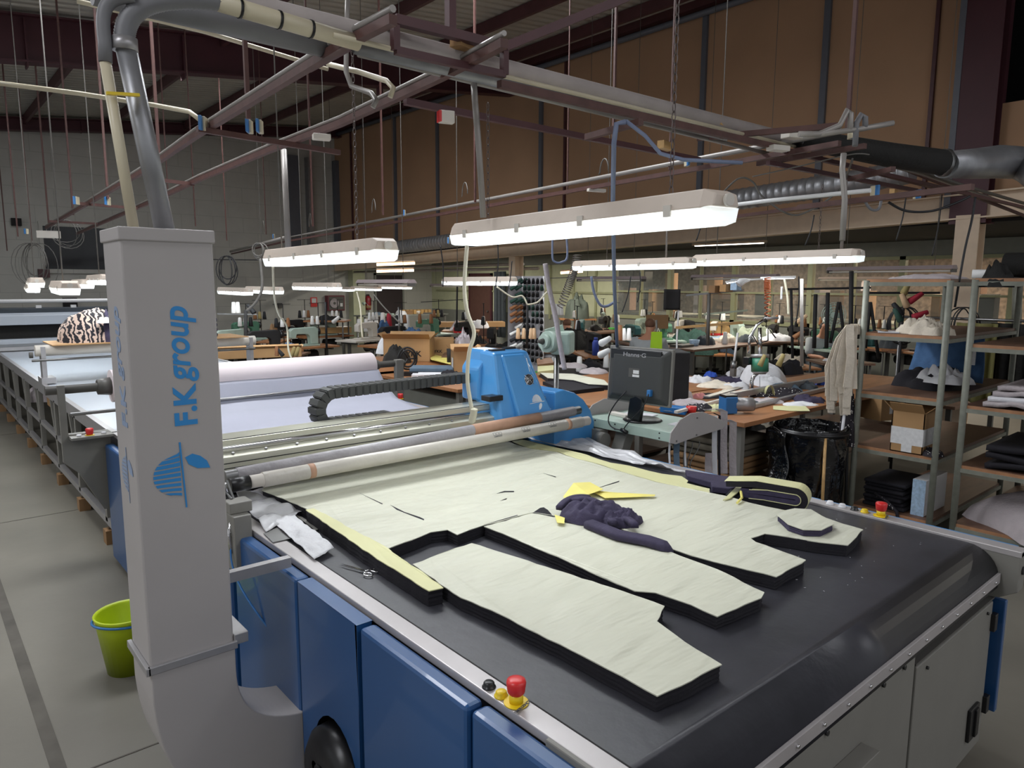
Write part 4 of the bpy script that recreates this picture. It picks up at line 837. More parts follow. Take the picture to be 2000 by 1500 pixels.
# ================================================================ OVERHEAD
def proj(p):
    d = p-O; z = d.dot(CF); return 1000+FPX*d.dot(CR)/z, 750-FPX*d.dot(CU)/z
def lamp_at(pl, pr, py, dx=-.16, L=1.57, D=None):
    if D: Q = AD(pr, py, D); return Q-Vector((dx, -1.56, 0)), Q
    lo, hi = .8, 40.0; dy = -sqrt(L*L-dx*dx)
    for _ in range(50):
        D = (lo+hi)/2; P = AD(pl, py, D); Q = P+Vector((dx, dy, 0))
        if (Q-O).dot(CF) < .3: lo = D; continue
        if proj(Q)[0] > pr: lo = D
        else: hi = D
    return P, P+Vector((dx, dy, 0))
def make_lamp():
    t = thing('ceiling_lamp', 'x', 'lamp', (0, 0, 0))
    L = 1.57; h = L/2
    def sec(y, w, z0, z1, w2): return [(-w, y, z0), (w, y, z0), (w2, y, z1), (-w2, y, z1)]
    g = G(); S_ = [sec(-h, .055, .05, .085, .045), sec(-h+.04, .07, .045, .10, .052), sec(h-.04, .07, .045, .10, .052), sec(h, .055, .05, .085, .045)]
    vs = [v for s_ in S_ for v in s_]; fs = [(0, 3, 2, 1), (12, 13, 14, 15)]
    for i in range(3): fs += [(i*4+j, i*4+(j+1) % 4, i*4+4+(j+1) % 4, i*4+4+j) for j in range(4)]
    g.add(vs, fs); hs = g.build('housing', 'lamph', t, .004)
    g = G(); S_ = [sec(-h+.005, .05, .008, .048, .06), sec(-h+.05, .058, 0, .048, .068), sec(h-.05, .058, 0, .048, .068), sec(h-.005, .05, .008, .048, .06)]
    vs = [v for s_ in S_ for v in s_]; fs = [(0, 3, 2, 1), (12, 13, 14, 15)]
    for i in range(3): fs += [(i*4+j, i*4+(j+1) % 4, i*4+4+(j+1) % 4, i*4+4+j) for j in range(4)]
    g.add(vs, fs); g.build('diffuser', 'diff', t)
    for x in (-.028, .028): G().cyl((x, -h+.13, .026), (x, h-.06, .026), .013, 10).build('fluorescent_tube', 'tube', t)
    for y in (-.62, -.2, .2, .62):
        for x in (-.07, .07): G().ob((x, y, .045), (.006, .03, .035)).build('clip', 'offw', t)
    G().lathe([(.018, 0), (.018, .012), (.012, .02)], (0, -h-.014, .068), 12, 'Y').build('cable_gland', 'offw', t)
    l = bpy.data.lights.new('tube_light', 'AREA'); l.shape = 'RECTANGLE'; l.size = .09; l.size_y = 1.35; l.energy = 17*LAMP_GAIN; l.color = (.93, .98, 1)
    lo_ = bpy.data.objects.new('tube_light', l); COL.objects.link(lo_); lo_.location = (0, 0, -.002); lo_.parent = t
    return t
M['diff'] = mat('lamp_diffuser', 'eef6f8', .25, var=0, alpha=.45, emit=.75); M['tube'] = mat('lit_tube', 'f2fbff', .4, var=0, emit=7)
M['tubew'] = mat('warm_lit_tube', 'ffd2a0', .4, var=0, emit=5)
lamp0 = make_lamp(); KL = kids(lamp0); used = [False]
def put_lamp(pl, pr, py, lab, dx=-.16, L=1.57, lit=True, adj=0, D=None):
    a, b = lamp_at(pl, pr, py, dx, 1.57, D)
    c = (a+b)/2; rz = atan2(dx, sqrt(1.57**2-dx*dx)); rz = -rz if False else atan2(-(a-b).x, (a-b).y)
    if not used[0]:
        used[0] = True; o = lamp0; o.location = c+Vector((0, 0, adj)); o.rotation_euler = (0, 0, rz); o['label'] = lab; o['group'] = 'hanging fluorescent lamps'
    else: o = dup(lamp0, c+Vector((0, 0, adj)), rz, lab, 'hanging fluorescent lamps', ch=KL)
    for k_ in kids(o):
        if k_.type == 'LIGHT' and used[0] != 1 and (c-O).length > 3.2:
            if 'far' not in FARL: FARL['far'] = k_.data.copy(); FARL['far'].energy = 24
            k_.data = FARL['far']
    return a, b, o
FARL = {}
def hang(p, ztop, kind, r=.006, lab=None, cat='hanger', name=None):
    if kind == 'wire': ztop = (2.62 if p.x > XR else rz_(p.x)-.02)
    q = Vector((p.x, p.y, ztop)); g = G()
    if kind == 'chain':
        n = int((ztop-p.z)/.028)
        for i in range(n):
            c = p.lerp(q, (i+.5)/n); w = .007; u = Vector((1, 0, 0)) if i % 2 else Vector((0, 1, 0))
            g.tube([c+u*w*cos(a)+Vector((0, 0, .017*sin(a))) for a in [2*pi*j/8 for j in range(9)]], .0022, 4, cap=False)
        return tag(g.build('chain', 'chain'), lab, 'chain')
    g.cyl(p, q, r, 8); return tag(g.build(name or 'cable', kind), lab, cat)
ZT2 = 2.66
lamps = {}
def L_(k, *a, **kw): lamps[k] = put_lamp(*a, **kw)
L_(1, 899, 1417, 481, 'largest and nearest hanging fluorescent lamp above the cutting machine', dx=-.2)
L_(2, 532, 757, 521, 'hanging fluorescent lamp above the white fabric roll, left of the largest lamp', dx=-.12)
L_(3, 1125, 1353, 529, 'hanging fluorescent lamp directly under the right end of the largest lamp')
L_(4, 1359, 1681, 520, 'hanging fluorescent lamp above the drill machine, touching the shelf lamp row on the right', dx=-.2)
L_(5, 578, 660, 566, 'small lit lamp over the back tables just below the second largest lamp')
L_(6, 870, 1003, 557, 'lit lamp hanging right above the blue cutting head', dx=-.2)
L_(7, 1003, 1062, 555, 'short looking lit lamp just right of the one above the cutting head')
L_(8, 486, 547, 572, 'lit lamp at the right end of the row left of the white roll lamp')
L_(9, 432, 487, 574, 'lit lamp in the middle of the row beside the suction tower')
L_(10, 640, 689, 568, 'lit lamp over the fire hose cabinet, left of three in a row')
L_(11, 689, 742, 567, 'lit lamp over the fire extinguisher, middle of three in a row')
L_(12, 743, 801, 564, 'lit lamp over the dark door, right of three in a row')
L_(13, 1143, 1206, 558, 'lit lamp behind the nearest lamp row, left of three toward the glazing')
L_(14, 1224, 1290, 555, 'lit lamp in front of the glazing, middle of three')
L_(15, 1292, 1370, 553, 'lit lamp in front of the glazing, right of three')
L_(16, 1060, 1102, 559, 'small lit lamp above the green covered machine')
L_(17, 36, 73, 562, 'small lit lamp at the far left above the spreading machine', D=7)
L_(18, 62, 138, 577, 'lit lamp low at the left above the spreading machine bar', D=4.9)
L_(19, 112, 172, 564, 'lit lamp left of the tower, front of the two overlapping ones', D=7.5)
L_(20, 152, 212, 557, 'lit lamp beside the tower edge, behind the overlapping one', D=6.5)
L_(21, 0, 66, 572, 'long faint lit lamp at the left border of the photo', D=8)
# unlit reflector lamps
def make_refl():
    t = thing('reflector_lamp', 'x', 'lamp', (0, 0, 0)); h = .78
    g = G(); g.extr([(-.07, -h, .03), (.07, -h, .03), (.035, -h, .075), (-.035, -h, .075)], (0, 2*h, 0)); g.build('reflector', 'pinkgrey', t)
    for x in (-.035, .035):
        G().cyl((x, -h+.03, .008), (x, h-.03, .008), .013, 10).build('unlit_tube', 'offw', t)
    for y in (-h+.01, h-.01): G().ob((0, y, .012), (.1, .02, .04)).build('tube_holder', 'dgrey', t)
    return t
M['pinkgrey'] = mat('pinkish_grey_paint', '9c8f90', .5)
refl0 = make_refl(); KR = kids(refl0); u2 = [0]
def put_refl(pl, pr, py, lab, dx=-.16):
    a, b = lamp_at(pl, pr, py, dx); c = (a+b)/2; rz = atan2(-(a-b).x, (a-b).y)
    if not u2[0]: u2[0] = 1; o = refl0; o.location = c; o.rotation_euler = (0, 0, rz); o['label'] = lab; o['group'] = 'unlit reflector lamps'
    else: o = dup(refl0, c, rz, lab, 'unlit reflector lamps', ch=KR)
    return a, b
R_ = [put_refl(1353, 1520, 546, 'unlit pinkish reflector lamp just under the long lit lamp by the drill'), put_refl(1618, 1866, 533, 'unlit reflector lamp behind the top of the near shelf'),
      put_refl(1130, 1258, 549, 'unlit reflector lamp behind the lamp under the largest one'), put_refl(703, 805, 557, 'unlit reflector lamp above the lit row by the dark door'), put_refl(1600, 1745, 548, 'unlit dusty lamp partly behind the shelf lamp'), put_refl(843, 905, 560, 'unlit lamp just left of the lamp above the cutting head')]
for i, (a, b) in enumerate(R_):
    for f, w_ in ((.15, 'far'), (.85, 'near')): hang(a.lerp(b, f)+Vector((0, 0, .07)), 2.6, 'wire', .004, 'thin %s hanging wire of the unlit reflector lamp %s' % (w_, ['below the drill lamp', 'behind the near shelf top', 'under the lamp below the largest one', 'above the row by the dark door', 'partly behind the shelf lamp', 'left of the cutting head lamp'][i]))
# chains and cables holding the lamps
def pt(k, f): a, b, o = lamps[k]; p = a.lerp(b, f); p.z += .1; return p
hang(pt(1, .16), 2.62, 'chain', lab='chain holding the left end of the largest lamp'); hang(pt(1, .86), 3.3, 'chain', lab='long chain holding the right end of the largest lamp')
hang(pt(2, .12), 2.6, 'wire', .004, 'thin cable at the left end of the lamp above the white roll'); hang(pt(2, .80), 2.9, 'chain', lab='chain holding the lamp above the white roll')
hang(pt(4, .9), 2.65, 'pipe', .012, 'grey conduit drop ending on the long lamp by the drill', 'conduit', 'conduit_drop'); hang(pt(4, .78), 2.6, 'chain', lab='chain beside the conduit drop on the long lamp by the drill')
hang(pt(3, .3), 2.6, 'wire', .004, 'thin cable at the left of the lamp under the largest one'); hang(pt(3, .8), 2.6, 'pipe', .008, 'grey conduit drop to the lamp under the largest one', 'conduit', 'conduit_drop')
hang(pt(4, .15), 2.6, 'wire', .004, 'thin cable at the left end of the long lamp by the drill')
for k_, f, nm_ in ((5, .2, 'left'), (5, .8, 'right'), (6, .2, 'left'), (8, .5, 'middle'), (10, .3, 'left'), (11, .5, 'middle'), (12, .5, 'middle'), (13, .5, 'middle'), (14, .3, 'left'), (15, .7, 'right'), (17, .5, 'middle'), (18, .5, 'middle'), (20, .5, 'middle')):
    hang(pt(k_, f), 2.6, 'wire', .005, {5: 'thin %s cable of the small lamp over the back tables', 6: 'thin %s cable of the lamp above the cutting head', 8: 'thin %s cable of the row end lamp left of the white roll lamp', 10: 'thin %s cable of the lamp over the fire hose cabinet', 11: 'thin %s cable of the lamp over the extinguisher', 12: 'thin %s cable of the lamp over the dark door', 13: 'thin %s cable of the left lamp toward the glazing', 14: 'thin %s cable of the centre lamp toward the glazing', 15: 'thin %s cable of the right lamp toward the glazing', 17: 'thin %s cable of the far left small lamp', 18: 'thin %s cable of the low lamp at far left', 20: 'thin %s cable of the lamp beside the tower edge'}[k_] % nm_)
# --- lamp tracks (maroon tube + conduit)
def track(name, pxs, z, lab, w=.03, conduit=.014, off=Vector((0, 0, .032)), n2=1):
    P = [A(x, y, z) for x, y in pxs]; t = thing(name, lab, 'lamp track', tuple(P[0]))
    g = G()
    for a, b in zip(P[:-1], P[1:]): g.beam(a, b, w, w)
    g.build('square_tube', 'rust', t)
    for i in range(n2): G().tube([p+off+Vector((.03*i, 0, .006*i)) for p in P], conduit, 8).build('conduit', 'pipe', t)
    return P
T1 = track('lamp_track', [(90, 445), (288, 330), (382, 265), (670, 88), (768, 38)], 2.66, 'left maroon tube track with grey conduit running from the square frame to the far left', conduit=.012)
T2 = track('lamp_track', [(150, 457), (301, 392), (390, 350), (530, 292), (665, 241), (861, 150), (960, 98), (985, 84)], 2.66, 'second maroon tube track running from the square frame to the far left', conduit=.010)
T3 = track('lamp_track', [(545, 474), (880, 415), (1330, 335), (1540, 298), (1640, 280)], 2.62, 'long maroon track with twin conduits above the middle lamps', conduit=.016, off=Vector((-.02, 0, .06)), n2=2)
T4 = track('lamp_track', [(452, 496), (560, 471)], 2.57, 'far left stretch of the middle track behind the roll lamp', conduit=.03, off=Vector((-.02, 0, .06)), n2=2)
def mt(pa, pb, z, lab, w=.028, z2=None, m='rust', name='steel_tube', cat='tube'):
    a = A(*pa, z); b = A(*pb, z if z2 is None else z2); return tag(G().beam(a, b, w, w).build(name, m), lab, cat)
mt((385, 252), (663, 298), 2.63, 'maroon cross tube with blue socket boxes joining the two left tracks')
mt((150, 397), (268, 407), 2.64, 'maroon cross tube behind the suction pipe')
mt((292, 349), (378, 360), 2.65, 'short maroon cross tube right of the suction pipes')
mt((95, 432), (190, 437), 2.64, 'far maroon cross tube at the left')
mt((0, 498), (80, 500), 2.5, 'dark far cross tube at the left border')
# square frame
fr = thing('tube_scaffold', 'maroon square tube frame hanging above the two lamp tracks', 'frame', tuple(A(770, 40, 2.75)))
def seg(n, a, b, w=.032): G().beam(a, b, w, w).build(n, 'maroon', fr)
c1 = A(771, 38, 2.74); c2 = A(985, 92, 2.74); d1 = c1-Vector((0, 0, .10)); d2 = c2-Vector((0, 0, .10))
seg('upper_tube', c1, c2); seg('lower_tube', d1, d2, .025); seg('upright', c1, d1, .025); seg('upright', c2, d2, .025); seg('side_tube', c1, A(600, 132, 2.70)); seg('side_tube', c2, A(1225, -5, 3.0)); seg('hanger', A(880, 62, 2.75), A(880, 62, 2.75)+Vector((0, 0, 2.3)), .03)
G_ = A(988, 84, 2.7)
# T direction ducts and rails at Y ~2.3
def run(pa, pb, Y, r, m, name, lab, cat='pipe', n=14, path=None):
    pts = [AY(*p, Y) for p in (path or (pa, pb))]; return tag(G().tube(pts, r, n).build(name, m), lab, cat)
run((440, -2), (1545, 272), 2.3, .034, 'dust', 'suction_pipe', 'thick dusty grey suction pipe crossing the picture from top left to the right track')
run((425, 4), (700, 84), 2.26, .026, 'pvc', 'suction_pipe', 'shiny ivory pipe with dark bands at the top left end of the suction pipe')
g = G()
for (x, y) in ((468, 17), (545, 39), (607, 57)): p = AY(x, y, 2.26); g = G().cyl(p-Vector((.004, 0, 0)), p+Vector((.004, 0, 0)), .0285, 14); tag(g.build('pipe_band', 'blackp'), 'dark band around the ivory pipe' , 'band', 'dark bands on the ivory pipe')
run((180, -22), (640, 88), 2.5, .045, 'hose', 'suction_pipe', 'dark grey pipe running behind the ivory pipe at top left')
run((690, 88), (1420, 265), 2.36, .03, 'galv', 'cable_trunking', 'galvanised trunking just under the dusty suction pipe', n=4)
run((700, 105), (1500, 300), 2.42, .012, 'pipe', 'conduit', 'thin bright conduit under the galvanised trunking')
run((650, 68), (1560, 288), 2.24, .009, 'pvc', 'conduit', 'thin ivory conduit along the front of the dusty suction pipe')
def tb(pa, pb, Y, w, m, lab): 
    a = AY(*pa, Y); b = AY(*pb, Y); return tag(G().beam(a, b, w, w).build('steel_tube', m), lab, 'tube')
tb((975, 164), (1520, 288), 2.2, .028, 'rust', 'maroon rail below the dusty suction pipe')
tb((791, 198), (1365, 312), 2.9, .03, 'maroon', 'lower maroon rail parallel to the suction pipe')
mt((1146, 268), (1252, 238), 2.55, 'short maroon bracket between the two rails below the pipe')
mt((1362, 270), (1640, 245), 2.66, 'maroon cross tube at the right end of the suction pipe')
p = AY(905, 105, 2.25); tag(G().ob(p+Vector((0, 0, .03)), (.10, .05, .03), .3).build('wooden_wedge', 'card'), 'small wooden wedge lying on the second track by the frame', 'wood')
for (x, y, Y, lab) in ((1300, 285, 2.5, 'wooden block under the conduits near the right of the suction pipe'), (1410, 240, 2.3, 'upright wooden block beside the white junction box'), (1590, 300, 2.3, 'wooden block under the right end frame'), (1745, 375, 2.6, 'wooden packing piece under the black duct')):
    p = AY(x, y, Y); tag(G().ob(p, (.12, .04, .04), .2).build('wooden_block', 'ply'), lab, 'wood')
# suction hoses from the tower
t = thing('suction_hose', 'ribbed grey hose and shiny pipe rising from the suction tower top', 'hose', (.6, 2.33, 2.0))
a = Vector((.63, 2.34, 2.0)); b = AY(243, 78, 2.34); G().tube([a, b], .0285, 18).build('rigid_pipe', 'galv', t); G().cyl(b-Vector((0, 0, .03)), b+Vector((0, 0, .005)), .034, 18).build('pipe_collar', 'alu', t)
pth = bez(b, AY(243, 10, 2.34), AY(300, -12, 2.3), AY(430, 3, 2.26), 70); rr = [.027+.0018*(i % 2) for i in range(71)]; G().tube(pth, rr, 14).build('ribbed_hose', 'hose', t)
t = thing('suction_hose', 'thin ivory pipe with smooth grey hose beside the shiny suction pipe', 'hose', (.54, 2.33, 2.0))
a = Vector((.545, 2.34, 2.0)); b = AY(206, 122, 2.34); G().tube([a, b], .015, 14).build('rigid_pipe', 'pvc', t)
G().tube([b]+bez(AY(205, 84, 2.34), AY(195, 10, 2.34), AY(205, -5, 2.34), AY(262, -8, 2.3), 16), .018, 12).build('flexible_hose', 'hose', t)
p = AY(240, 186, 2.3); tag(G().beam(AY(208, 182, 2.3), AY(272, 186, 2.3), .014, .008).build('pipe_clamp', 'yel'), 'rusty yellow clamp tying the two suction pipes together', 'clamp')
p = AY(318, 435, 2.4); t = G(); t.cyl((p.x, p.y, 2.0), (p.x, p.y, 2.045), .005, 8); t.ob((p.x, p.y, 2.05), (.012, .02, .012)); tag(t.build('valve', 'white'), 'small white valve on top of the suction tower', 'valve')
# long ivory conduit at left
pth = [A(-5, 162, 2.9), A(150, 182, 2.88), A(300, 205, 2.84), A(370, 218, 2.78), A(398, 240, 2.70)]
tag(G().tube(pth, .013, 8).build('conduit', 'pvc'), 'pale conduit crossing in front of the maroon rafter at the left', 'conduit')
pth = [A(250, 10, 3.4), A(460, 80, 3.3), A(670, 140, 3.2), A(750, 180, 3.0)]
tag(G().tube([A(150, 2, 3.4), A(400, 62, 3.35), A(640, 135, 3.3)], .014, 8).build('conduit', 'pvc'), 'ivory conduit running behind the dark pipe at the top left', 'conduit')
# blue socket boxes
def sock(px, py, z, lab, s=.05, m='sock'):
    c = A(px, py, z); t = thing('socket_box', lab, 'socket box', tuple(c-Vector((0, 0, s/2))), 'blue socket boxes on the tracks')
    G().ob(c, (s*.5, s, s*1.3), -.6).build('box_body', 'pvc', t, .003); G().ob(c+Vector((-.018, -.018, 0)), (s*.28, s*1.02, s*1.32), -.6).build('blue_cover', m, t, .003)
sock(398, 243, 2.66, 'blue socket box where the pale conduit meets the left track', .055); sock(488, 248, 2.66, 'left blue socket box hanging from the cross tube', .05); sock(508, 248, 2.66, 'right blue socket box hanging from the cross tube', .05)
sock(150, 392, 2.66, 'blue socket box on the left track behind the suction pipe', .06); sock(211, 393, 2.64, 'blue socket box between the two suction pipes and the track', .06); sock(52, 452, 2.6, 'blue socket box at the far left end of the track', .06)
sock(790, 416, 2.66, 'blue socket box on the long middle track above the lamp cable', .05); sock(535, 462, 2.66, 'blue round socket above the lamp over the white roll', .06); sock(1342, 315, 2.66, 'blue socket box on the middle track under the suction pipe', .05)
sock(1665, 258, 2.68, 'blue socket box at the right end frame under the looped hose', .055); sock(1708, 374, 2.4, 'blue socket box on the bright conduit in front of the silver duct', .05); sock(876, 470, 2.3, 'small blue socket box left of the largest lamp', .05); sock(1790, 380, 2.4, 'small blue socket box below the black duct', .04)
# junction boxes
for (x, y, z, sz, lab) in ((1547, 262, 2.68, (.10, .07, .05), 'white junction box where the suction pipe meets the cross tube'), (1520, 290, 2.6, (.12, .06, .03), 'flat white junction box below the cross tube'), (648, 78, 2.72, (.06, .06, .08), 'pale junction box on the left track near the frame'), (1165, 372, 2.6, (.16, .04, .025), 'emergency light unit with glowing lens under the middle track'), (628, 268, 2.6, (.09, .05, .03), 'pale box hanging at the end of the second track'), (95, 458, 2.5, (.28, .06, .1), 'pale distribution box at the far left track end')):
    c = A(x, y, z); tag(G().ob(c, sz, -.3).build('junction_box', 'offw', None, .004), lab, 'box')
t = thing('warning_lamp', 'small red and white siren unit hanging from the lower maroon rail', 'siren', tuple(AY(868, 230, 2.85))); c = AY(872, 229, 2.85); G().ob(c, (.07, .04, .055), -.3).build('unit_body', 'offw', t, .003); G().ob(c-Vector((.034, -.01, 0)), (.012, .04, .05), -.3).build('red_lens', 'red', t)
# vertical maroon rods up to the roof
def rod(px, py, z, lab, w=.012, m='rust', D=None):
    p = A(px, py, z) if D is None else AD(px, py, D); q = Vector((p.x, p.y, rz_(p.x)-.02)); tag(G().beam(p, q, w, w).build('hanging_rod', m), lab, 'rod', 'rods hanging the tracks from the roof')
RD = [(211, 388, 2.66, 'rod meeting the left track between the suction pipes and socket box', .02), (143, 420, 2.66, 'rod meeting the left track left of the ivory pipe', .02), (95, 436, 2.66, 'rod left of the ivory suction pipe', .02), (62, 470, 2.6, 'second rod from the left border', .022), (35, 462, 2.6, 'third rod from the left border', .022), (14, 490, 2.5, 'rod nearest the left border', .022),
      (332, 440, 2.6, 'dark rod just right of the thick suction pipe', .014), (382, 442, 2.6, 'dark rod ending behind the tower top', .014), (313, 345, 2.66, 'thick rod crossing right of the ribbed hose', .02), (443, 470, 2.6, 'thin rod meeting the middle track near its left end', .016), (520, 458, 2.6, 'pale thin rod between the tower and the roll lamp', .012), (611, 442, 2.6, 'rod beside the silver post on the grey wall', .02), (748, 420, 2.64, 'pink rod rising from the middle track right of the roll lamp', .018), (928, 395, 2.64, 'pink rod just left of the grey conduit drop', .018), (1196, 352, 2.64, 'pink rod behind the blue grey drop cable', .018), (1108, 380, 2.64, 'dark thin rod in the middle of the brown wall', .01), (1307, 332, 2.64, 'thin dark rod near the long lamp chain', .01), (1655, 255, 2.68, 'pink square rod rising above the right end frame', .02), (485, 232, 2.66, 'thick short rod above the socket boxes', .02), (604, 236, 2.66, 'thin rod in front of the maroon rafter', .008)]
for x, y, z, lab, w in RD: rod(x, y, z, 'maroon '+lab, w)
# conduit drops
def cpath(pts, Y=None, z=None, r=.01, m='pipe', lab='', name='conduit', cat='conduit', n=8):
    P = [AD(x, y, d) for x, y, d in pts]; return tag(G().tube(P, r, n).build(name, m), lab, cat)
cpath([(925, 160, 2.9), (928, 200, 2.9), (936, 300, 2.95), (944, 425, 3.0)], r=.013, lab='grey conduit drop from the suction pipe to the middle track')
cpath([(554, 292, 5.0), (558, 380, 5.0), (563, 485, 5.0)], r=.022, lab='thick grey conduit drop left of the roll lamp')
cpath([(679, -5, 3.0), (678, 30, 3.0), (676, 140, 3.0), (686, 168, 3.0), (725, 182, 2.9), (735, 196, 2.85), (728, 210, 2.85)], r=.011, lab='pale bent conduit left of the square frame')
cpath([(640, 125, 3.1), (700, 140, 3.0), (755, 158, 2.9), (768, 172, 2.85), (762, 190, 2.85)], r=.011, lab='pale bent conduit looping above the second track', m='pvc')
cpath([(1648, 300, 3.1), (1645, 330, 3.1), (1650, 390, 3.1), (1645, 470, 3.1)], r=.013, lab='grey conduit drop at the right above the drill lamp')
cpath([(1222, 238, 2.9), (1204, 242, 2.9), (1199, 280, 2.9), (1197, 400, 3.3), (1200, 560, 4.0), (1206, 690, 4.6)], r=.011, m='wireb', lab='blue grey cable bundle dropping behind the monitor', name='cable_drop', cat='cable')
cpath([(1222, 236, 2.9), (1260, 265, 2.9), (1290, 300, 2.9), (1335, 312, 2.9), (1450, 318, 2.9)], r=.008, m='wireb', lab='blue grey cable hanging in a bow under the suction pipe', name='cable', cat='cable')
cpath([(1560, 262, 3.2), (1600, 262, 3.2), (1640, 245, 3.2), (1655, 215, 3.2), (1662, 222, 3.2), (1660, 255, 3.2)], r=.013, m='pipe', lab='grey bent hose rising to the end frame socket', name='hose', cat='hose')
cpath([(1670, 285, 3.2), (1673, 240, 3.2), (1682, 224, 3.2), (1690, 230, 3.2), (1690, 250, 3.2)], r=.013, m='hose', lab='dark grey looped hose right of the end frame socket', name='hose', cat='hose')
cpath([(1600, 262, 3.2), (1680, 252, 3.2), (1745, 240, 3.2)], r=.012, m='pipe', lab='open ended conduit sticking out right above the end frame', name='conduit')
for (xs, lab) in (((730, 412), 'small grey cable arch on the middle track at the first pink rod'), ((908, 380), 'small grey cable arch on the middle track at the conduit drop'), ((1180, 335), 'grey cable arch on the middle track right of centre'), ((606, 440), 'grey cable arch above the roll lamp'), ((515, 455), 'grey cable arch left of the roll lamp')):
    x, y = xs; p = A(x, y, 2.66); g = G(); d = Vector((-.3, -1, 0)).normalized(); s_ = .05*p.length/4
    g.tube([p-d*s_+Vector((0, 0, -.01))]+[p+d*(-cos(a))*s_*.8+Vector((0, 0, sin(a)*s_*1.2)) for a in [pi*i/8 for i in range(9)]], .005, 6); tag(g.build('cable_arch', 'wire'), lab, 'cable')
# right-hand end frame and rails going off right
for i, (pa, pb, lab) in enumerate((((1515, 290), (2000, 405), 'upper dark rail running right from the end frame'), ((1500, 318), (1790, 372), 'lower dark rail running right from the end frame'), ((1660, 288), (2010, 425), 'twin rail running off at the right border'), ((1560, 300), (1860, 375), 'inner dark rail beneath the black duct'))):
    tb(pa, pb, 2.25+.08*i, .026, 'maroon', 'maroon '+lab)
tag(G().tube([AY(x, y, 2.3) for x, y in ((1650, 292), (1760, 320), (1880, 362), (2010, 400))], .016, 8).build('conduit', 'dgrey'), 'dark conduit running right under the black duct', 'conduit')
tag(G().tube([AY(x, y, 2.34) for x, y in ((1640, 300), (1800, 340), (2010, 412))], .012, 8).build('conduit', 'pipe'), 'grey conduit parallel to the dark one at the right', 'conduit')
mt((1480, 320), (1690, 285), 2.6, 'lower maroon cross tube of the end frame'); mt((1660, 350), (1745, 330), 2.5, 'maroon cross tube below the black duct'); mt((1560, 405), (1900, 365), 2.3, 'maroon track carrying the far lamps at the right'); mt((1420, 425), (1720, 385), 2.32, 'thin maroon track in front of the silver duct', .02)
g = G().tube([A(1340, 412, 2.3), A(1500, 392, 2.3), A(1700, 372, 2.3)], .011, 8); tag(g.build('conduit', 'white'), 'bright conduit in front of the silver duct', 'conduit')
# black duct + silver ducts
t = thing('ventilation_duct', 'black flexible duct joined to a silver elbow at the right', 'duct', tuple(AD(1800, 320, 4.6)))
P = [AD(1560, 270, 4.2), AD(1640, 285, 4.3), AD(1740, 303, 4.5), AD(1845, 318, 4.7)]; G().tube(P, [.06, .065, .075, .082], 18).build('black_section', 'blk2', t)
P = [AD(1838, 318, 4.7), AD(1850, 318, 4.7)]; G().tube(P, .088, 18).build('collar', 'steel', t)
P = [AD(1845, 322, 4.72), AD(1900, 320, 5.1), AD(1950, 316, 5.3), AD(1985, 318, 5.4), AD(2015, 328, 5.3), AD(2045, 350, 5.1)]; G().tube(P, [.085, .105, .12, .12, .12, .12], 20).build('silver_elbow', 'galv', t)
t = thing('ventilation_duct', 'long silver spiral duct running along the brown wall', 'duct', tuple(AX(1500, 380, 9.2)))
P = [AX(x, y, 9.2) for x, y in ((740, 487), (900, 468), (1100, 443), (1300, 412), (1424, 392), (1600, 366), (1700, 350), (1800, 330))]
dn = []
for a_, b_ in zip(P[:-1], P[1:]):
    n = max(2, int((b_-a_).length/.11)); dn += [a_.lerp(b_, i/n) for i in range(n)]
dn.append(P[-1]); seq = []; rr = []
for i in range(len(dn)-1):
    seq += [dn[i], dn[i].lerp(dn[i+1], .08), dn[i].lerp(dn[i+1], .16)]; rr += [.145, .152, .145]
G().tube(seq, rr, 20).build('spiral_pipe', 'galv', t)
# dangling coils of cable
def coil(px, py, D, r, n, m, lab, seed=1):
    rnd = random.Random(seed); c = AD(px, py, D); g = G()
    for i in range(n):
        ph = rnd.uniform(-.6, .6); rx = r*rnd.uniform(.7, 1.1); rzz = r*rnd.uniform(.8, 1.3); cc = c+Vector((rnd.uniform(-.3, .3)*r, rnd.uniform(-.3, .3)*r, -rzz))
        g.tube([cc+CR*rx*cos(a)*cos(ph)+CF*rx*cos(a)*sin(ph)+Vector((0, 0, rzz*sin(a))) for a in [2*pi*j/18 for j in range(19)]], .006, 5, cap=False)
    tag(g.build('cable_coil', m), lab, 'cable')
coil(67, 475, 12, .3, 7, 'wire', 'tangled grey cable coil hanging left of the dark window', 1); coil(130, 430, 12, .22, 4, 'wire', 'grey cable loops hanging in front of the dark window', 2); coil(443, 500, 8, .13, 4, 'wirek', 'dark cable coil right of the tower top', 3); coil(506, 475, 7, .07, 3, 'wire', 'small cable coil on the middle track left of the roll lamp', 4)
coil(1882, 600, 7.0, .17, 7, 'wirek', 'thick black cable coil hanging on the beige column', 6)
coil(1765, 600, 6.3, .13, 6, 'wirek', 'black cable coil hanging by the thread cones', 7)
def cab(pts, r, m, lab, name='cable', cat='cable'):
    P = [AD(*p) for p in pts]; out = []
    for i in range(len(P)-1):
        p0 = P[max(i-1, 0)]; p1 = P[i]; p2 = P[i+1]; p3 = P[min(i+2, len(P)-1)]
        for j in range(6):
            t_ = j/6; out.append(.5*((2*p1)+(-p0+p2)*t_+(2*p0-5*p1+4*p2-p3)*t_*t_+(-p0+3*p1-3*p2+p3)*t_**3))
    out.append(P[-1]); return tag(G().tube(out, r, 6).build(name, m), lab, cat)
cab([(508, 505, 7), (512, 560, 7), (500, 590, 7), (482, 607, 7)], .014, 'wire', 'thick grey cable curving down to the back machine left of the roll lamp')
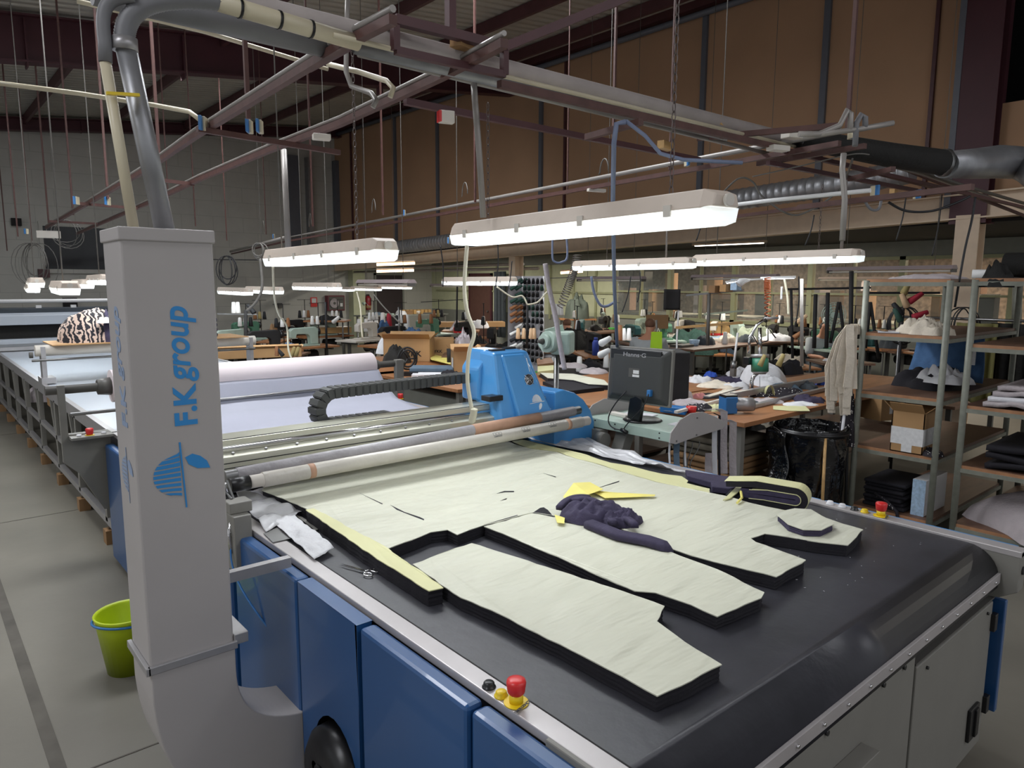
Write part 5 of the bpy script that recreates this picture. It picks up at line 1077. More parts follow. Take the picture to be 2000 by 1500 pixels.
cab([(533, 520, 6), (536, 580, 6.2), (545, 615, 6.5), (560, 637, 7), (563, 680, 7), (569, 700, 7)], .009, 'wirew', 'ivory cable falling behind the white roll')
cab([(697, 570, 9), (704, 600, 9), (706, 640, 9), (708, 660, 9)], .01, 'wirew', 'yellowish cable right of the fire hose cabinet')
cab([(730, 575, 9), (750, 600, 9), (780, 630, 9)], .009, 'wire', 'thin grey cable slanting across the dark door')
cab([(1065, 515, 5), (1072, 560, 5), (1085, 620, 5), (1095, 680, 5), (1103, 722, 5)], .018, 'greyc', 'long grey fabric strip hanging to the cutting table', 'fabric_strip', 'fabric')
cab([(970, 560, 7), (1000, 580, 7), (1020, 578, 7), (1030, 595, 7)], .009, 'wirew', 'white cable curving to the centre thread stand')
cab([(1030, 595, 7), (1050, 590, 7), (1068, 570, 7)], .009, 'wirew', 'white cable looping right of the centre thread stand')
cab([(1080, 440, 6), (1079, 500, 6), (1085, 512, 6), (1097, 512, 6), (1108, 500, 6), (1105, 440, 6)], .009, 'wireb', 'blue grey cable loop hanging between the central lamps')
cab([(1155, 540, 6), (1160, 570, 6), (1172, 595, 6), (1185, 598, 6), (1200, 590, 6)], .012, 'wireb', 'blue grey cable sagging left of the drop behind the monitor')
cab([(1395, 395, 4.5), (1440, 350, 4.5), (1470, 355, 4.5), (1490, 385, 4.5), (1540, 418, 4.5), (1580, 412, 4.5), (1640, 370, 4.5), (1665, 310, 4.2)], .006, 'wire', 'thin grey cable swinging from the largest lamp to the end frame')
cab([(1470, 345, 4.5), (1560, 325, 4.3), (1660, 302, 4.2), (1698, 302, 4.2)], .004, 'wire', 'straight thin wire in front of the brown wall at right')
cab([(1735, 395, 5), (1770, 412, 5), (1820, 412, 5), (1870, 395, 5), (1895, 383, 5)], .009, 'wirek', 'black cable sagging in front of the beige beam')
cab([(1905, 385, 5), (1898, 430, 5), (1883, 495, 5), (1865, 600, 5)], .008, 'wirek', 'black cable falling along the beige column')
cab([(1685, 385, 4.5), (1700, 408, 4.5), (1716, 408, 4.5), (1722, 385, 4.5)], .009, 'hose', 'grey hose loop under the blue socket at the right')
cab([(912, 480, 2.7), (907, 560, 2.7), (913, 610, 2.7), (926, 650, 2.7), (916, 690, 2.7), (913, 740, 2.7), (918, 780, 2.7), (922, 800, 2.7)], .0075, 'wirew', 'ivory cable hanging from the largest lamp past the blue head')
p = AD(924, 812, 2.7); tag(G().ob(p, (.035, .02, .055), .6, .2).build('plug_socket', 'wirew', None, .004), 'ivory trailing socket at the end of the hanging ivory cable', 'socket')
for i, (x0, y0, x1, y1, D) in enumerate(((1375, 400, 1360, 470, 5), (1590, 420, 1572, 480, 5), (1770, 380, 1750, 470, 5), (1840, 380, 1820, 500, 6), (972, 470, 968, 560, 6), (1000, 510, 985, 590, 7), (860, 480, 865, 560, 6), (1250, 530, 1245, 590, 6), (1232, 540, 1215, 610, 6), (1560, 540, 1555, 630, 5))):
    cab([(x0, y0, D), ((x0+x1)/2+3, (y0+y1)/2, D), (x1, y1, D)], .005, 'wirek', ['thin black cable under the largest lamp right end', 'thin black cable above the drill lamp', 'slanted black cable in front of the beige beam', 'thin slanted black cable left of the column', 'thin black cable above the cutting head lamp', 'black cable end below the cutting head lamp', 'short dark cable left of the cutting head lamp', 'short dark cable before the glazing left', 'slanted dark cable right of the monitor drop', 'dark cable by the orange coil'][i])
# spiral cords
def spiral(a, b, c, r, m, lab, turns=26, rt=.006):
    P = bez(a, a.lerp(b, .5)+Vector((0, 0, -.05)), b+Vector((0, 0, .1)), c, 60); out = []
    n = turns*8
    for i in range(n+1):
        f = i/n*59.999; k_ = int(f); p = P[k_].lerp(P[k_+1], f-k_); t_ = (P[k_+1]-P[k_]).normalized(); x = t_.cross(Vector((.2, .3, .9))).normalized(); y = t_.cross(x); an = 2*pi*turns*i/n; out.append(p+(x*cos(an)+y*sin(an))*r)
    tag(G().tube(out, rt, 5).build('spiral_cord', m), lab, 'cable')
spiral(AD(1128, 498, 8), AD(1115, 560, 8), AD(1095, 600, 8), .045, 'wire', 'grey spiral air cord hanging above the green covered machine')
spiral(AD(1499, 542, 5.6), AD(1498, 570, 5.6), AD(1499, 618, 5.6), .022, 'orange', 'orange spiral air cord hanging above the drill machine', 16, .005)
# ================================================================ RIGHT: SHELVES, BIN, CUTTING TABLE
def dep(p): return (p-O).dot(CF)
def heap(px, py, z, wpx, dm, h, m, lab, seed, cat='cloth', name='cloth_heap', rough=.5, folds=0, rz=.6, grp=None, n=20):
    c = A(px, py, z); w = wpx/FPX*dep(c); g = G(); blob(g, c, w, dm, h, seed, n, rough, 2.6, folds, rz=-YAW+rz*0)
    o = g.build(name, m); return tag(o, lab, cat, grp)
def shelf(name, lab, x0, x1, y0, y1, zs, tops, posts, m='shelfm'):
    t = thing(name, lab, 'shelf', ((x0+x1)/2, (y0+y1)/2, 0))
    for (x, y) in posts: G().cyl((x, y, 0), (x, y, zs[-1]-.01), .022, 12).build('post', m, t)
    for z in zs:
        b = G().box(x0, x1, y0, y1, z-.022, z); b = b.build('board', 'woodd', t); G().box(x0-.004, x0+.001, y0, y1, z-.022, z-.001).build('board_edge', 'woode', b)
        g = G(); g.box(x0-.012, x0+.012, y0, y1, z-.05, z-.022); g.box(x0, x1, y0-.012, y0+.012, z-.05, z-.022); g.box(x0, x1, y1-.012, y1+.012, z-.05, z-.022); g.build('shelf_rail', m, t)
    return t
shelf('shelving_unit', 'brown board shelving unit on round grey posts, the left one at the right edge', 5.5, 7.1, 1.80, 2.36, (.17, .64, 1.06, 1.50, 1.895), None, ((5.5, 1.80), (5.5, 2.36), (7.1, 1.80), (7.1, 2.36)))
shelf('shelving_unit', 'brown board shelving unit at the right border of the photo', 5.5, 7.0, .6, 1.65, (.2, .62, 1.04, 1.46, 1.9), None, ((5.5, 1.65), (5.5, .6), (7.0, 1.65), (7., .6)))
# contents of shelf A
def carton(name, c, sx, sy, sz, lab, rz=0, m='card', open_=False, lbl=None, parts=True):
    t = thing(name, lab, 'box', tuple(c)); 
    def F(x, y, z): return (Matrix.Translation(Vector(c)) @ Matrix.Rotation(rz, 4, 'Z') @ Vector((x, y, z)))
    a, b = sx/2, sy/2
    if open_:
        g = G()
        for (x0, x1, y0, y1) in ((-a, a, -b, -b+.006), (-a, a, b-.006, b), (-a, -a+.006, -b, b), (a-.006, a, -b, b)):
            v = [F(x, y, z) for z in (0, sz) for x, y in ((x0, y0), (x1, y0), (x1, y1), (x0, y1))]; g.add(v, [(0,3,2,1),(4,5,6,7),(0,1,5,4),(1,2,6,5),(2,3,7,6),(3,0,4,7)])
        v = [F(x, y, z) for z in (0, .006) for x, y in ((-a, -b), (a, -b), (a, b), (-a, b))]; g.add(v, [(0,3,2,1),(4,5,6,7),(0,1,5,4),(1,2,6,5),(2,3,7,6),(3,0,4,7)])
        g.build('carton_body', m, t)
        g = G()
        for (p, q, d) in (((-a, -b), (a, -b), (0, -.6)), ((-a, b), (a, b), (0, .5)), ((-a, -b), (-a, b), (-.5, 0)), ((a, -b), (a, b), (.5, 0))):
            k_ = sz*.45; v = [F(p[0], p[1], sz), F(q[0], q[1], sz), F(q[0]+d[0]*k_, q[1]+d[1]*k_, sz+k_*.5), F(p[0]+d[0]*k_, p[1]+d[1]*k_, sz+k_*.5)]; g.extr(v, (0, 0, .004)); 
        if parts: 
            g.build('flaps', m, t)
    else:
        v = [F(x, y, z) for z in (0, sz) for x, y in ((-a, -b), (a, -b), (a, b), (-a, b))]; G().add(v, [(0,3,2,1),(4,5,6,7),(0,1,5,4),(1,2,6,5),(2,3,7,6),(3,0,4,7)]).build('carton_body', m, t, .003)
    if lbl:
        for (side, u0, u1, z0, z1, mm) in lbl:
            if side == 'x': v = [F(-a-.001, u0*b, z0*sz), F(-a-.001, u1*b, z0*sz), F(-a-.001, u1*b, z1*sz), F(-a-.001, u0*b, z1*sz)]; d = (F(-1, 0, 0)-F(0, 0, 0))*.001
            else: v = [F(u0*a, -b-.001, z0*sz), F(u1*a, -b-.001, z0*sz), F(u1*a, -b-.001, z1*sz), F(u0*a, -b-.001, z1*sz)]; d = (F(0, -1, 0)-F(0, 0, 0))*.001
            G().extr(v, d).build('label', mm, t)
    return t, F
carton('cardboard_box', A(1772, 886, .641)+Vector((.12, .02, 0)), .2, .22, .30, 'open cardboard box wrapped in newspaper on the second shelf', 0, 'card', True, [('x', -1, 1, .2, .62, 'label'), ('x', -.35, .3, .02, .2, 'label'), ('y', -1, 1, .2, .62, 'label')])
carton('cardboard_box', Vector((5.78, 1.91, .171)), .42, .09, .27, 'white and blue printed box on the lowest shelf', 0, 'white', False, [('x', -1, 1, 0, 1, 'palebl')]) if M.setdefault('palebl', mat('pale_blue_print', 'a9c3dc', .5, var=.2, scale=60)) else None
for i in range(7):
    g = G(); z = .171+i*.03; g.box(5.55+.02*(i % 2), 6.0, 1.99+.015*(i % 3), 2.3, z, z+.029); g.build
    tag(g.build('folded_trousers', 'black', None, .013), ['lowest black garment of the folded pile on the bottom shelf', 'second black garment from the bottom of the shelf pile', 'third black garment from the bottom of the shelf pile', 'middle black garment of the bottom shelf pile', 'third black garment from the top of the shelf pile', 'second black garment from the top of the shelf pile', 'topmost black folded garment on the bottom shelf'][i], 'trousers', 'black folded garments on the bottom shelf')
for (x, y, lab) in ((5.52, 2.12, 'polka dotted strap hanging from the black garment pile'), ):
    g = G(); g.tube([(5.53, 2.2, .28), (5.5, 2.1, .25), (5.49, 2.02, .19), (5.48, 2.0, .12)], .012, 6); tag(g.build('strap', 'skinny'), lab, 'strap')
g = G(); blob(g, (5.56, 1.85, .641), .16, .16, .05, 4, 14, .5); tag(g.build('polka_cloth', 'skinny'), 'small heap of polka dotted trim beside the newspaper box', 'cloth')
g = G(); blob(g, (5.62, 1.98, 1.501), .22, .34, .10, 14, 26, .8, 5, 6); tag(g.build('lace_heap', 'creamc'), 'crumpled heap of cream lace on the upper shelf', 'lace')
g = G(); g.ob((5.6, 2.22, 1.507), (.18, .14, .008), .4); tag(g.build('paper_sheet', 'whitec'), 'white papers left of the cream lace heap', 'paper')
g = G(); g.ob((5.58, 2.26, 1.52), (.16, .02, .01), .8); tag(g.build('pencil', 'card2'), 'thin brown stick on the papers beside the lace', 'stick')
g = G(); blob(g, (6.2, 2.1, 1.061), .7, .45, .16, 24, 22, .5); tag(g.build('cloth_heap', 'black'), 'black cloth heap under the hanging jeans', 'cloth')
g = G(); blob(g, (6.0, 1.95, 1.12), .3, .35, .10, 27, 22, .9, 4, 8); tag(g.build('cloth_heap', 'whitec'), 'white ribbons tangled on the black heap', 'cloth')
g = G(); blob(g, (5.75, 2.05, 1.897), .35, .5, .035, 31, 22, .5, 3, 5); tag(g.build('cloth_heap', 'greyc'), 'pale folded cloth on top of the left shelving unit', 'cloth')
g = G(); g.tube([(5.65, 1.72, 1.93), (5.75, 1.3, 1.93)], .03, 12); tag(g.build('paper_roll', 'white'), 'white roll on top of the shelves near the beige column', 'roll')
# jeans hanging
t = thing('jeans', 'blue jeans hanging from the upper shelf board with a paper tag', 'jeans', (6.6, 2.1, 1.06))
g = G()
def jn(u, v): x = 6.55+.02*sin(u*9); y = 2.36-.50*u; return Vector((x+.03*sin(v*4+u*5), y+(.05*v if u < .3 else 0), 1.47-.40*v))
g.grid(jn, 14, 10); g.build('denim', 'denim', t, solid=.02)
g = G(); g.box(6.50, 6.505, 1.90, 1.97, 1.22, 1.33); g.build('paper_tag', 'label', t); G().beam((6.505, 1.935, 1.33), (6.52, 1.93, 1.44), .004, .012).build('tag_string', 'white', t)
# strips hanging at left post
t = thing('ribbon_bundle', 'thick bundle of cream ribbons hanging from the left shelf post', 'ribbons', (5.42, 2.42, .8))
rnd = random.Random(5)
for i in range(22):
    x = 5.42+rnd.uniform(-.06, .05); y = 2.42+rnd.uniform(-.06, .13); zt = 1.55-rnd.random()*.02; zb = rnd.uniform(.92, 1.1) if i % 3 else rnd.uniform(.86, .95); w = .028
    pts = [Vector((x+.05, 2.40, zt-.05)), Vector((x, 2.40, zt+.01)), Vector((x-.02, (y+2.4)/2, zt-.1)), Vector((x-.02, y, (zt+zb)/2)), Vector((x+rnd.uniform(-.02, .02), y+rnd.uniform(-.03, .03), zb))]
    g = G(); vs = []
    for p in pts: vs += [p-Vector((w*.65, -w*.75, 0)), p+Vector((w*.65, -w*.75, 0))]
    g.add(vs, [(2*j, 2*j+1, 2*j+3, 2*j+2) for j in range(4)]); g.build('ribbon', 'creamc', t, solid=.008)
g = G(); g.tube([(5.42, 2.42, .95), (5.41, 2.43, .6), (5.43, 2.46, .34)], .012, 6); tag(g.build('ribbon', 'whitec'), 'single long white ribbon hanging lower than the bundle', 'ribbon')
g = G(); blob(g, (5.5, 2.42, .62), .14, .12, .36, 33, 16, .7); tag(g.build('cloth_heap', 'skinny'), 'dark speckled cloth hanging behind the bin beside the post', 'cloth')
# shelf B contents
def rolls(x, y, z, L, r, m, lab, name='fabric_roll'): return tag(G().cyl((x, y, z+r), (x, y-L, z+r), r, 16).build(name, m), lab, 'fabric roll')
rolls(5.72, 1.55, 1.901, .9, .085, 'blk2', 'large black fabric roll on top of the right shelving unit'); rolls(5.85, 1.35, 1.95, .7, .06, 'blk2', 'second black roll lying on the large one')
g = G(); blob(g, (5.55, 1.55, 1.84), .12, .2, .14, 41, 16, .7); tag(g.build('cloth_heap', 'blk2'), 'crumpled end of black fabric beside the large black roll', 'cloth')
for i, (m, lab) in enumerate((('greyc', 'lowest pale pinkish folded cloth on the right shelf'), ('whitec', 'second pale folded cloth on the right shelf'), ('greyc', 'third pale folded cloth on the right shelf'), ('greyc', 'topmost pale folded cloth on the right shelf'))):
    g = G(); x0 = 5.5+.02*i; z = 1.041+.036*i
    g.grid(lambda u, v: Vector((x0+u*.8, 1.54-.02*i-v*.8, z+.02+.03*sin(pi*v)*(.4+noise.noise(Vector((u*4, v*7, i))))*1.0)), 14, 20); tag(g.build('folded_cloth', m, solid=.03), lab, 'cloth', 'pale folded cloths on the right shelf')
for i, (m, lab, zz) in enumerate((('black', 'lowest black garment piece on the right shelf', .62), ('yellowp', 'yellow paper layer between the black pieces', .66), ('black', 'black garment pieces above the yellow paper', .68), ('yellowp', 'second yellow paper layer higher in the black pile', .745), ('black', 'topmost black garment piece on the right shelf', .76))):
    g = G(); s_ = .02*(i % 2); th = .035 if m == 'black' else .006
    g.grid(lambda u, v: Vector((5.52+s_+u*.7, 1.50-s_-v*.8, zz+.02+.02*sin(v*5+i)+.02*v)), 8, 16); tag(g.build('garment_piece', m, solid=th), lab, 'cut fabric', 'black and yellow pieces on the right shelf')
g = G(); blob(g, (5.9, 1.0, .201), 1.1, 1.2, .28, 51, 26, .35, 2); tag(g.build('cloth_heap', 'greyc'), 'large dusty grey cloth covered bundle on the lowest right shelf', 'cloth')
g = G(); blob(g, (6.1, 1.1, .43), .4, .4, .12, 53, 18, .6); tag(g.build('plastic_bag', 'clearp'), 'clear crumpled plastic on the grey bundle', 'plastic bag')
g = G(); blob(g, (6.5, 1.1, 1.462), .5, .6, .10, 55, 20, .5); tag(g.build('cloth_heap', 'dust2'), 'dark grey clothes pile beyond the right shelf boards', 'cloth')
# hanging dark clothes behind shelf B
for i, (x, y, m, lab) in enumerate(((7.9, 2.2, 'blk2', 'black garments hanging behind the right shelf'), (7.7, 2.45, 'yelold', 'olive yellow garment hanging between the dark ones'), (7.9, 1.9, 'dust2', 'charcoal garment hanging at the right border'))):
    M.setdefault('yelold', mat('olive_yellow_cloth', '7f7a4a', .9)); g = G(); g.grid(lambda u, v: Vector((x+.05*sin(u*15+i), y-.35*u, 1.5-.75*v)), 24, 8); tag(g.build('hanging_garment', m, solid=.02), lab, 'garment')
tag(G().cyl((7.85, 3.0, 1.53), (7.85, 1.2, 1.53), .014, 8).build('garment_rail', 'steel'), 'horizontal rail carrying the garments behind the right shelf', 'rail')
for y in (3.0, 1.2): tag(G().cyl((7.85, y, 0), (7.85, y, 1.53), .014, 8).build('rail_post', 'steel'), 'upright post of the garment rail, %s one' % ('left' if y > 2 else 'right'), 'post')
# bin
bn = thing('bag_stand', 'round black bag stand with a shiny black bin liner behind the belt', 'bin', (5.2, 2.62, 0))
cx_, cy_ = 5.3, 2.62
G().tube([(cx_+.27*cos(a), cy_+.27*sin(a), .74) for a in [2*pi*i/32 for i in range(33)]], .014, 8, cap=False).build('ring', 'blackp', bn)
g = G(); g.lathe([(.272, .715), (.272, .765)], (cx_, cy_, 0), 32, cap=False); g.build('hoop_band', 'blackp', bn, solid=.004)
g = G()
def bagf(u, v):
    a = 2*pi*u; r = .275-.03*v+.018*noise.noise(Vector((cos(a)*4, sin(a)*4, v*5)))+.01*sin(a*13+v*4)*v
    if v < .05: r = .262
    return Vector((cx_+r*cos(a), cy_+r*sin(a), .775-.68*v+.01*sin(a*7)*(1-v)))
g.grid(bagf, 64, 20); g.grid(lambda u, v: Vector((cx_+(.262-.05*v)*cos(2*pi*u)+.01*sin(u*70), cy_+(.262-.05*v)*sin(2*pi*u), .78-.3*v)), 64, 6); g.build('bin_liner', 'bag', bn)
g = G(); g.grid(lambda u, v: Vector((cx_-.30+.03*sin(v*5), cy_+.20-.16*u-.06*v+.015*sin(v*11), .76-.60*v+.02*sin(u*5)))-Vector((.06*v, 0, 0)), 6, 14); g.build('hanging_fold', 'bag', bn, solid=.01)
for a in (2.6, 4.0, 5.4, .9): G().cyl((cx_+.27*cos(a), cy_+.27*sin(a), .73), (cx_+.30*cos(a), cy_+.30*sin(a), 0), .012, 8).build('leg', 'ply' if a in (4.0, 2.6) else 'blackm', bn)
# cutting table C1 (with drill) and C2
def table(name, lab, x0, x1, y0, y1, z, topm, legm='greyp', th=.035, legs=True, shelfz=None):
    t = thing(name, lab, 'table', ((x0+x1)/2, (y0+y1)/2, 0)); G().box(x0, x1, y0, y1, z-th, z).build('tabletop', topm, t, .003)
    for x in (x0+.08, x1-.08):
        for y in (y0+.08, y1-.08): G().box(x-.025, x+.025, y-.025, y+.025, 0, z-th).build('leg', legm, t)
    if shelfz: G().box(x0+.05, x1-.05, y0+.05, y1-.05, shelfz-.02, shelfz).build('lower_shelf', 'woodd', t)
    return t
table('cutting_table', 'brown cutting table with drill machine and heaps of scraps', 4.62, 8.3, 2.78, 3.9, .85, 'woodt', shelfz=.35)
table('cutting_table', 'brown table carrying cream topped fabric left of the monitor', 4.3, 6.6, 3.95, 5.45, .85, 'woodt', shelfz=.35)
table('packing_table', 'brown packing table with cardboard boxes left of the blue cutting head', 4.1, 5.6, 5.6, 8.9, .82, 'woodt', shelfz=.4)
tag(G().cyl(A(1446, 812, .82), A(1500, 822, .82), .025, 16).build('paper_roll', 'offw'), 'white cardboard tube clamped on the end of the cutting table', 'roll')
for i in range(6):
    g = G(); z = .36+.05*i; g.box(4.7+.02*(i % 2), 5.3, 2.95, 3.5, z, z+.045); tag(g.build('folded_fabric', 'card2' if i < 3 else 'olivec', None, .015), ['lowest', 'second', 'third', 'fourth', 'fifth', 'topmost'][i]+' folded fabric of the dim stack under the cutting table', 'fabric', 'folded fabrics under the cutting table') if M.setdefault('olivec', mat('khaki_cloth', '5c564a', .9)) else None
# scrap heaps on C1 (px, py, width px, depth m, height m, material, label)
HE = [(1320, 775, 60, .25, .12, 'clearp', 'clear plastic bag with scraps right of the monitor'), (1365, 745, 50, .3, .06, 'whitec', 'white cloth heap behind the plastic bag'), (1400, 755, 70, .35, .05, 'creamc', 'cream scraps heap in the middle of the cutting table'),
 (1345, 790, 70, .3, .04, 'greyc', 'grey scraps right of the monitor edge'), (1390, 735, 26, .15, .05, 'bluec', 'royal blue cloth ball behind the white scraps'), (1425, 745, 60, .3, .05, 'navy', 'dark navy garment near the drill stand'), (1440, 757, 60, .25, .05, 'whitec', 'white cloth beneath the drill machine arm'),
 (1500, 752, 60, .3, .09, 'whitec', 'white cloth heap right of the drill machine'), (1395, 775, 80, .25, .03, 'black', 'black flat scraps in front of the drill stand'), (1365, 777, 30, .12, .04, 'pinkc', 'pink ribbon scrap in front of the drill stand'), (1365, 800, 45, .2, .05, 'skinny', 'polka dotted cloth beside the red cup'),
 (1400, 800, 50, .2, .04, 'yellowp', 'pale yellow scraps above the console end'), (1480, 772, 60, .25, .05, 'skinny', 'polka dotted heap under the drill head'), (1540, 772, 70, .3, .06, 'skinny', 'polka dotted heap behind the yellow paper loop'), (1535, 760, 60, .3, .05, 'steelbl', 'slate blue folded garment behind the drill'),
 (1575, 758, 40, .25, .06, 'dust2', 'dark grey folded garment at the back of the table'), (1580, 783, 60, .25, .05, 'navy', 'navy garment piece at the right end of the scraps'), (1560, 790, 70, .2, .02, 'whitec', 'white ribbons around the navy piece'), (1500, 785, 60, .2, .03, 'greyc', 'grey cloth piece in front of the polka heap'),
 (1450, 785, 60, .2, .03, 'dust2', 'dark scrap left of the grey cloth'), (1600, 750, 30, .15, .03, 'bluec', 'small blue cloth at the far right of the table'), (1320, 800, 60, .2, .03, 'steelbl', 'slate strip scrap beside the monitor foot'), (1420, 770, 40, .2, .04, 'creamc', 'cream strips in front of the long ruler')]
for i, (px, py, w, d, h, m, lab) in enumerate(HE): heap(px, py, .851, w, d, h, m, lab, 100+i, n=16, rough=.7)
def strip3(pa, pb, z, w, h, m, lab, cat, name): return tag(G().beam(A(*pa, z), A(*pb, z), w, h).build(name, m), lab, cat)
strip3((1380, 775), (1445, 757), .92, .06, .01, 'steel', 'flat steel ruler lying slanted on the scraps', 'ruler', 'ruler'); strip3((1430, 772), (1612, 740), .90, .05, .05, 'alu', 'aluminium bar running behind the drill machine', 'bar', 'aluminium_bar')
strip3((1455, 797), (1650, 750), .87, .04, .03, 'alu', 'aluminium rail along the front of the cutting table', 'bar', 'aluminium_bar'); strip3((1320, 805), (1430, 775), .88, .03, .02, 'offw', 'long pale strip crossing the scraps', 'strip', 'strip')
g = G(); g.extr([A(*p, .853) for p in ((1510, 793), (1572, 793), (1580, 800), (1582, 803), (1545, 803), (1510, 800))], (0, 0, .002)); tag(g.build('paper_sheet', 'yellowp'), 'pale yellow paper lying on the bare table end', 'paper')
c = A(1502, 772, .86); g = G(); vs = []
for a in [pi*i/10 for i in range(11)]:
    p = c+CR*.04*cos(a)+Vector((0, 0, .09*sin(a))); vs += [p-CF*.03, p+CF*.03]
g.add(vs, [(2*i, 2*i+1, 2*i+3, 2*i+2) for i in range(10)]); tag(g.build('paper_loop', 'yellowp', solid=.002), 'pale yellow paper loop standing on the scraps', 'paper')
c = A(1350, 806, .851); tag(G().lathe([(.001, 0), (.035, 0), (.042, .05), (.001, .05)], c, 16).build('cup', 'red'), 'small red cup beside the polka dotted cloth', 'cup')
c = A(1335, 728, .93); tag(G().cyl(c-Vector((0, 0, .08)), c+Vector((0, 0, .03)), .03, 14).build('can', 'red'), 'red can sticking up behind the plastic bag', 'can')
c = A(1320, 800, .86); tag(G().ob(c, (.12, .22, .05), .2).build('tool_box', 'bluep', None, .005), 'flat blue box beside the red cup', 'box')
# belt-driven motor tool (blue) near console
t = thing('cutting_motor', 'blue and silver clamped motor unit above the console end', 'motor', tuple(A(1425, 800, .86))); c = A(1422, 790, .92); G().ob(c, (.10, .12, .13), -.5).build('blue_housing', 'bluep', t, .006); d_ = CR; G().cyl(c+CR*.05, c+CR*.19, .055, 20).build('silver_drum', 'alu', t); G().cyl(c+CR*.19, c+CR*.20, .05, 20).build('drum_cap', 'greyp', t); G().ob(c+Vector((0, 0, .07)), (.1, .1, .02), -.5).build('black_cap', 'blackp', t)
# drill machine
dm = thing('drill_machine', 'fabric drilling machine with green motor on a chrome stand', 'drill', tuple(A(1470, 770, .851)))
base = A(1470, 768, .851); Dd = dep(base)
def U(px, py, dD=0): return AD(px, py, Dd+dD)
G().tube([U(1468, 768), U(1468, 745), U(1472, 735), U(1480, 728)], .018, 12).build('lower_bracket', 'chrome', dm)
G().cyl(U(1484, 726), U(1484, 697), .078, 24).build('green_motor', 'mgreen', dm) if M.setdefault('mgreen', mat('motor_green', '3f8268', .35, var=.1)) else None
G().cyl(U(1484, 699), U(1484, 692), .084, 24).build('motor_cap', 'alu', dm); G().cyl(U(1484, 731), U(1484, 726), .05, 20, .075).build('motor_foot', 'alu', dm)
G().cyl(U(1484, 692), U(1484, 640), .018, 12).build('column', 'chrome', dm); G().cyl(U(1484, 735), U(1484, 765), .003, 6).build('drill_needle', 'steel', dm)
G().tube([U(1462, 690), U(1464, 660), U(1478, 635), U(1495, 622)], .014, 10).build('side_arm', 'chrome', dm); G().cyl(U(1492, 622), U(1520, 621), .013, 10).build('handle', 'alu', dm)
G().ob(U(1460, 705), (.06, .06, .07)).build('switch_box', 'blackp', dm, .005)
G().tube([U(1475, 640), U(1470, 655), U(1480, 672), U(1500, 665), U(1500, 640), U(1515, 660)], .007, 6).build('cable', 'wirek', dm)
# standing white tool (left of drill)
t = thing('straight_knife', 'upright white handled cutting knife left of the drill machine', 'knife', tuple(A(1435, 735, .86))); d2 = dep(A(1437, 738, .86)); G().cyl(AD(1441, 650, d2), AD(1434, 705, d2), .012, 10).build('white_shaft', 'white', t); G().cyl(AD(1434, 705, d2), AD(1432, 720, d2), .028, 12, .035).build('joint', 'steel', t); G().ob(AD(1432, 727, d2), (.05, .05, .09)).build('foot', 'steel', t)
# big white padded thing behind drill
g = G(); c = A(1480, 745, .5); 
q = AD(1490, 762, dep(base)+.75); g = G(); blob(g, (q.x, q.y, q.z), .50, .32, .36, 5, 24, .18, 1.5, rz=-YAW); tag(g.build('white_sack', 'whitec'), 'white plastic wrapped bundle standing behind the drill machine', 'bundle')
# fabric on C2
def stackw(P, z0, z1, lab, m='yellowp', side='black', cat='cut fabric', name='fabric_stack'):
    Q = [A(x, y, z1) for x, y in P]; c = sum(Q, Vector())/len(Q); t = thing(name, lab, cat, (c.x, c.y, z0)); g = G(); g.extr([Vector((q.x, q.y, z0)) for q in Q], (0, 0, z1-z0-.004)); g.build('fabric_plies', side, t); g = G(); g.extr([Vector((q.x, q.y, z1-.004)) for q in Q], (0, 0, .004)); g.build('cover_sheet', m, t); return t
stackw([(1055, 728), (1120, 730), (1180, 742), (1190, 752), (1150, 750), (1120, 742), (1070, 738)], .851, .90, 'cream topped black fabric stack left of the monitor', 'cream')
stackw([(1060, 745), (1125, 742), (1150, 752), (1180, 756), (1110, 764)], .851, .885, 'lower black fabric stack in front of the cream topped one', 'black')
stackw([(1050, 715), (1085, 713), (1085, 722), (1050, 726)], .851, .89, 'pale yellow stack right behind the blue head', 'yellowp', 'yellowp')
heap(1120, 716, .851, 55, .4, .05, 'greyc', 'grey knitted cloth spread on the table left of the monitor', 61, rough=.3); heap(1160, 728, .851, 55, .3, .06, 'greyc', 'second grey knitted cloth touching the monitor edge', 62, rough=.3)
stackw([(1048, 700), (1075, 698), (1082, 708), (1050, 712)], .851, .885, 'flat brown topped stack just behind the blue head', 'kraft', 'card')
# packing table goods
def ykk(px, py, w, d, h, rz, lab, ts=.09, lbls=None, open_=False, where=None):
    c = A(px, py, .821); t, F = carton('cardboard_box', c, w, d, h, lab, rz, 'card', open_, lbls)
    if ts:
        b = [k_ for k_ in kids(t)][0]; fx, fz = where or (0, .5)
        fitted('YKK', ts*2.4, ts*.8, 'blackm', b, F(fx*w/2, -d/2-.002, h*fz), F(1, 0, 0)-F(0, 0, 0), Vector((0, 0, 1)), 'lettering', 0, .03)
    return t
ykk(800, 703, .62, .40, .30, -.75, 'open cardboard box printed in black nearest the handwheel', .09, [('x', -.9, -.1, .1, .5, 'label')], True, (.3, .35))
ykk(856, 697, .44, .34, .27, -.62, 'closed cardboard box printed in black behind the open box', .05, None, False, (0, .35))
ykk(905, 728, .26, .26, .26, -.5, 'small open cardboard box beside the blue cutting head', 0, [('x', -.7, .3, .1, .7, 'label')], True)
heap(775, 708, .821, 50, .4, .22, 'blk2', 'black garments heap left of the open cardboard box', 71); heap(758, 690, .821, 50, .3, .26, 'whitec', 'white and lilac cloth draped behind the black garments', 72)
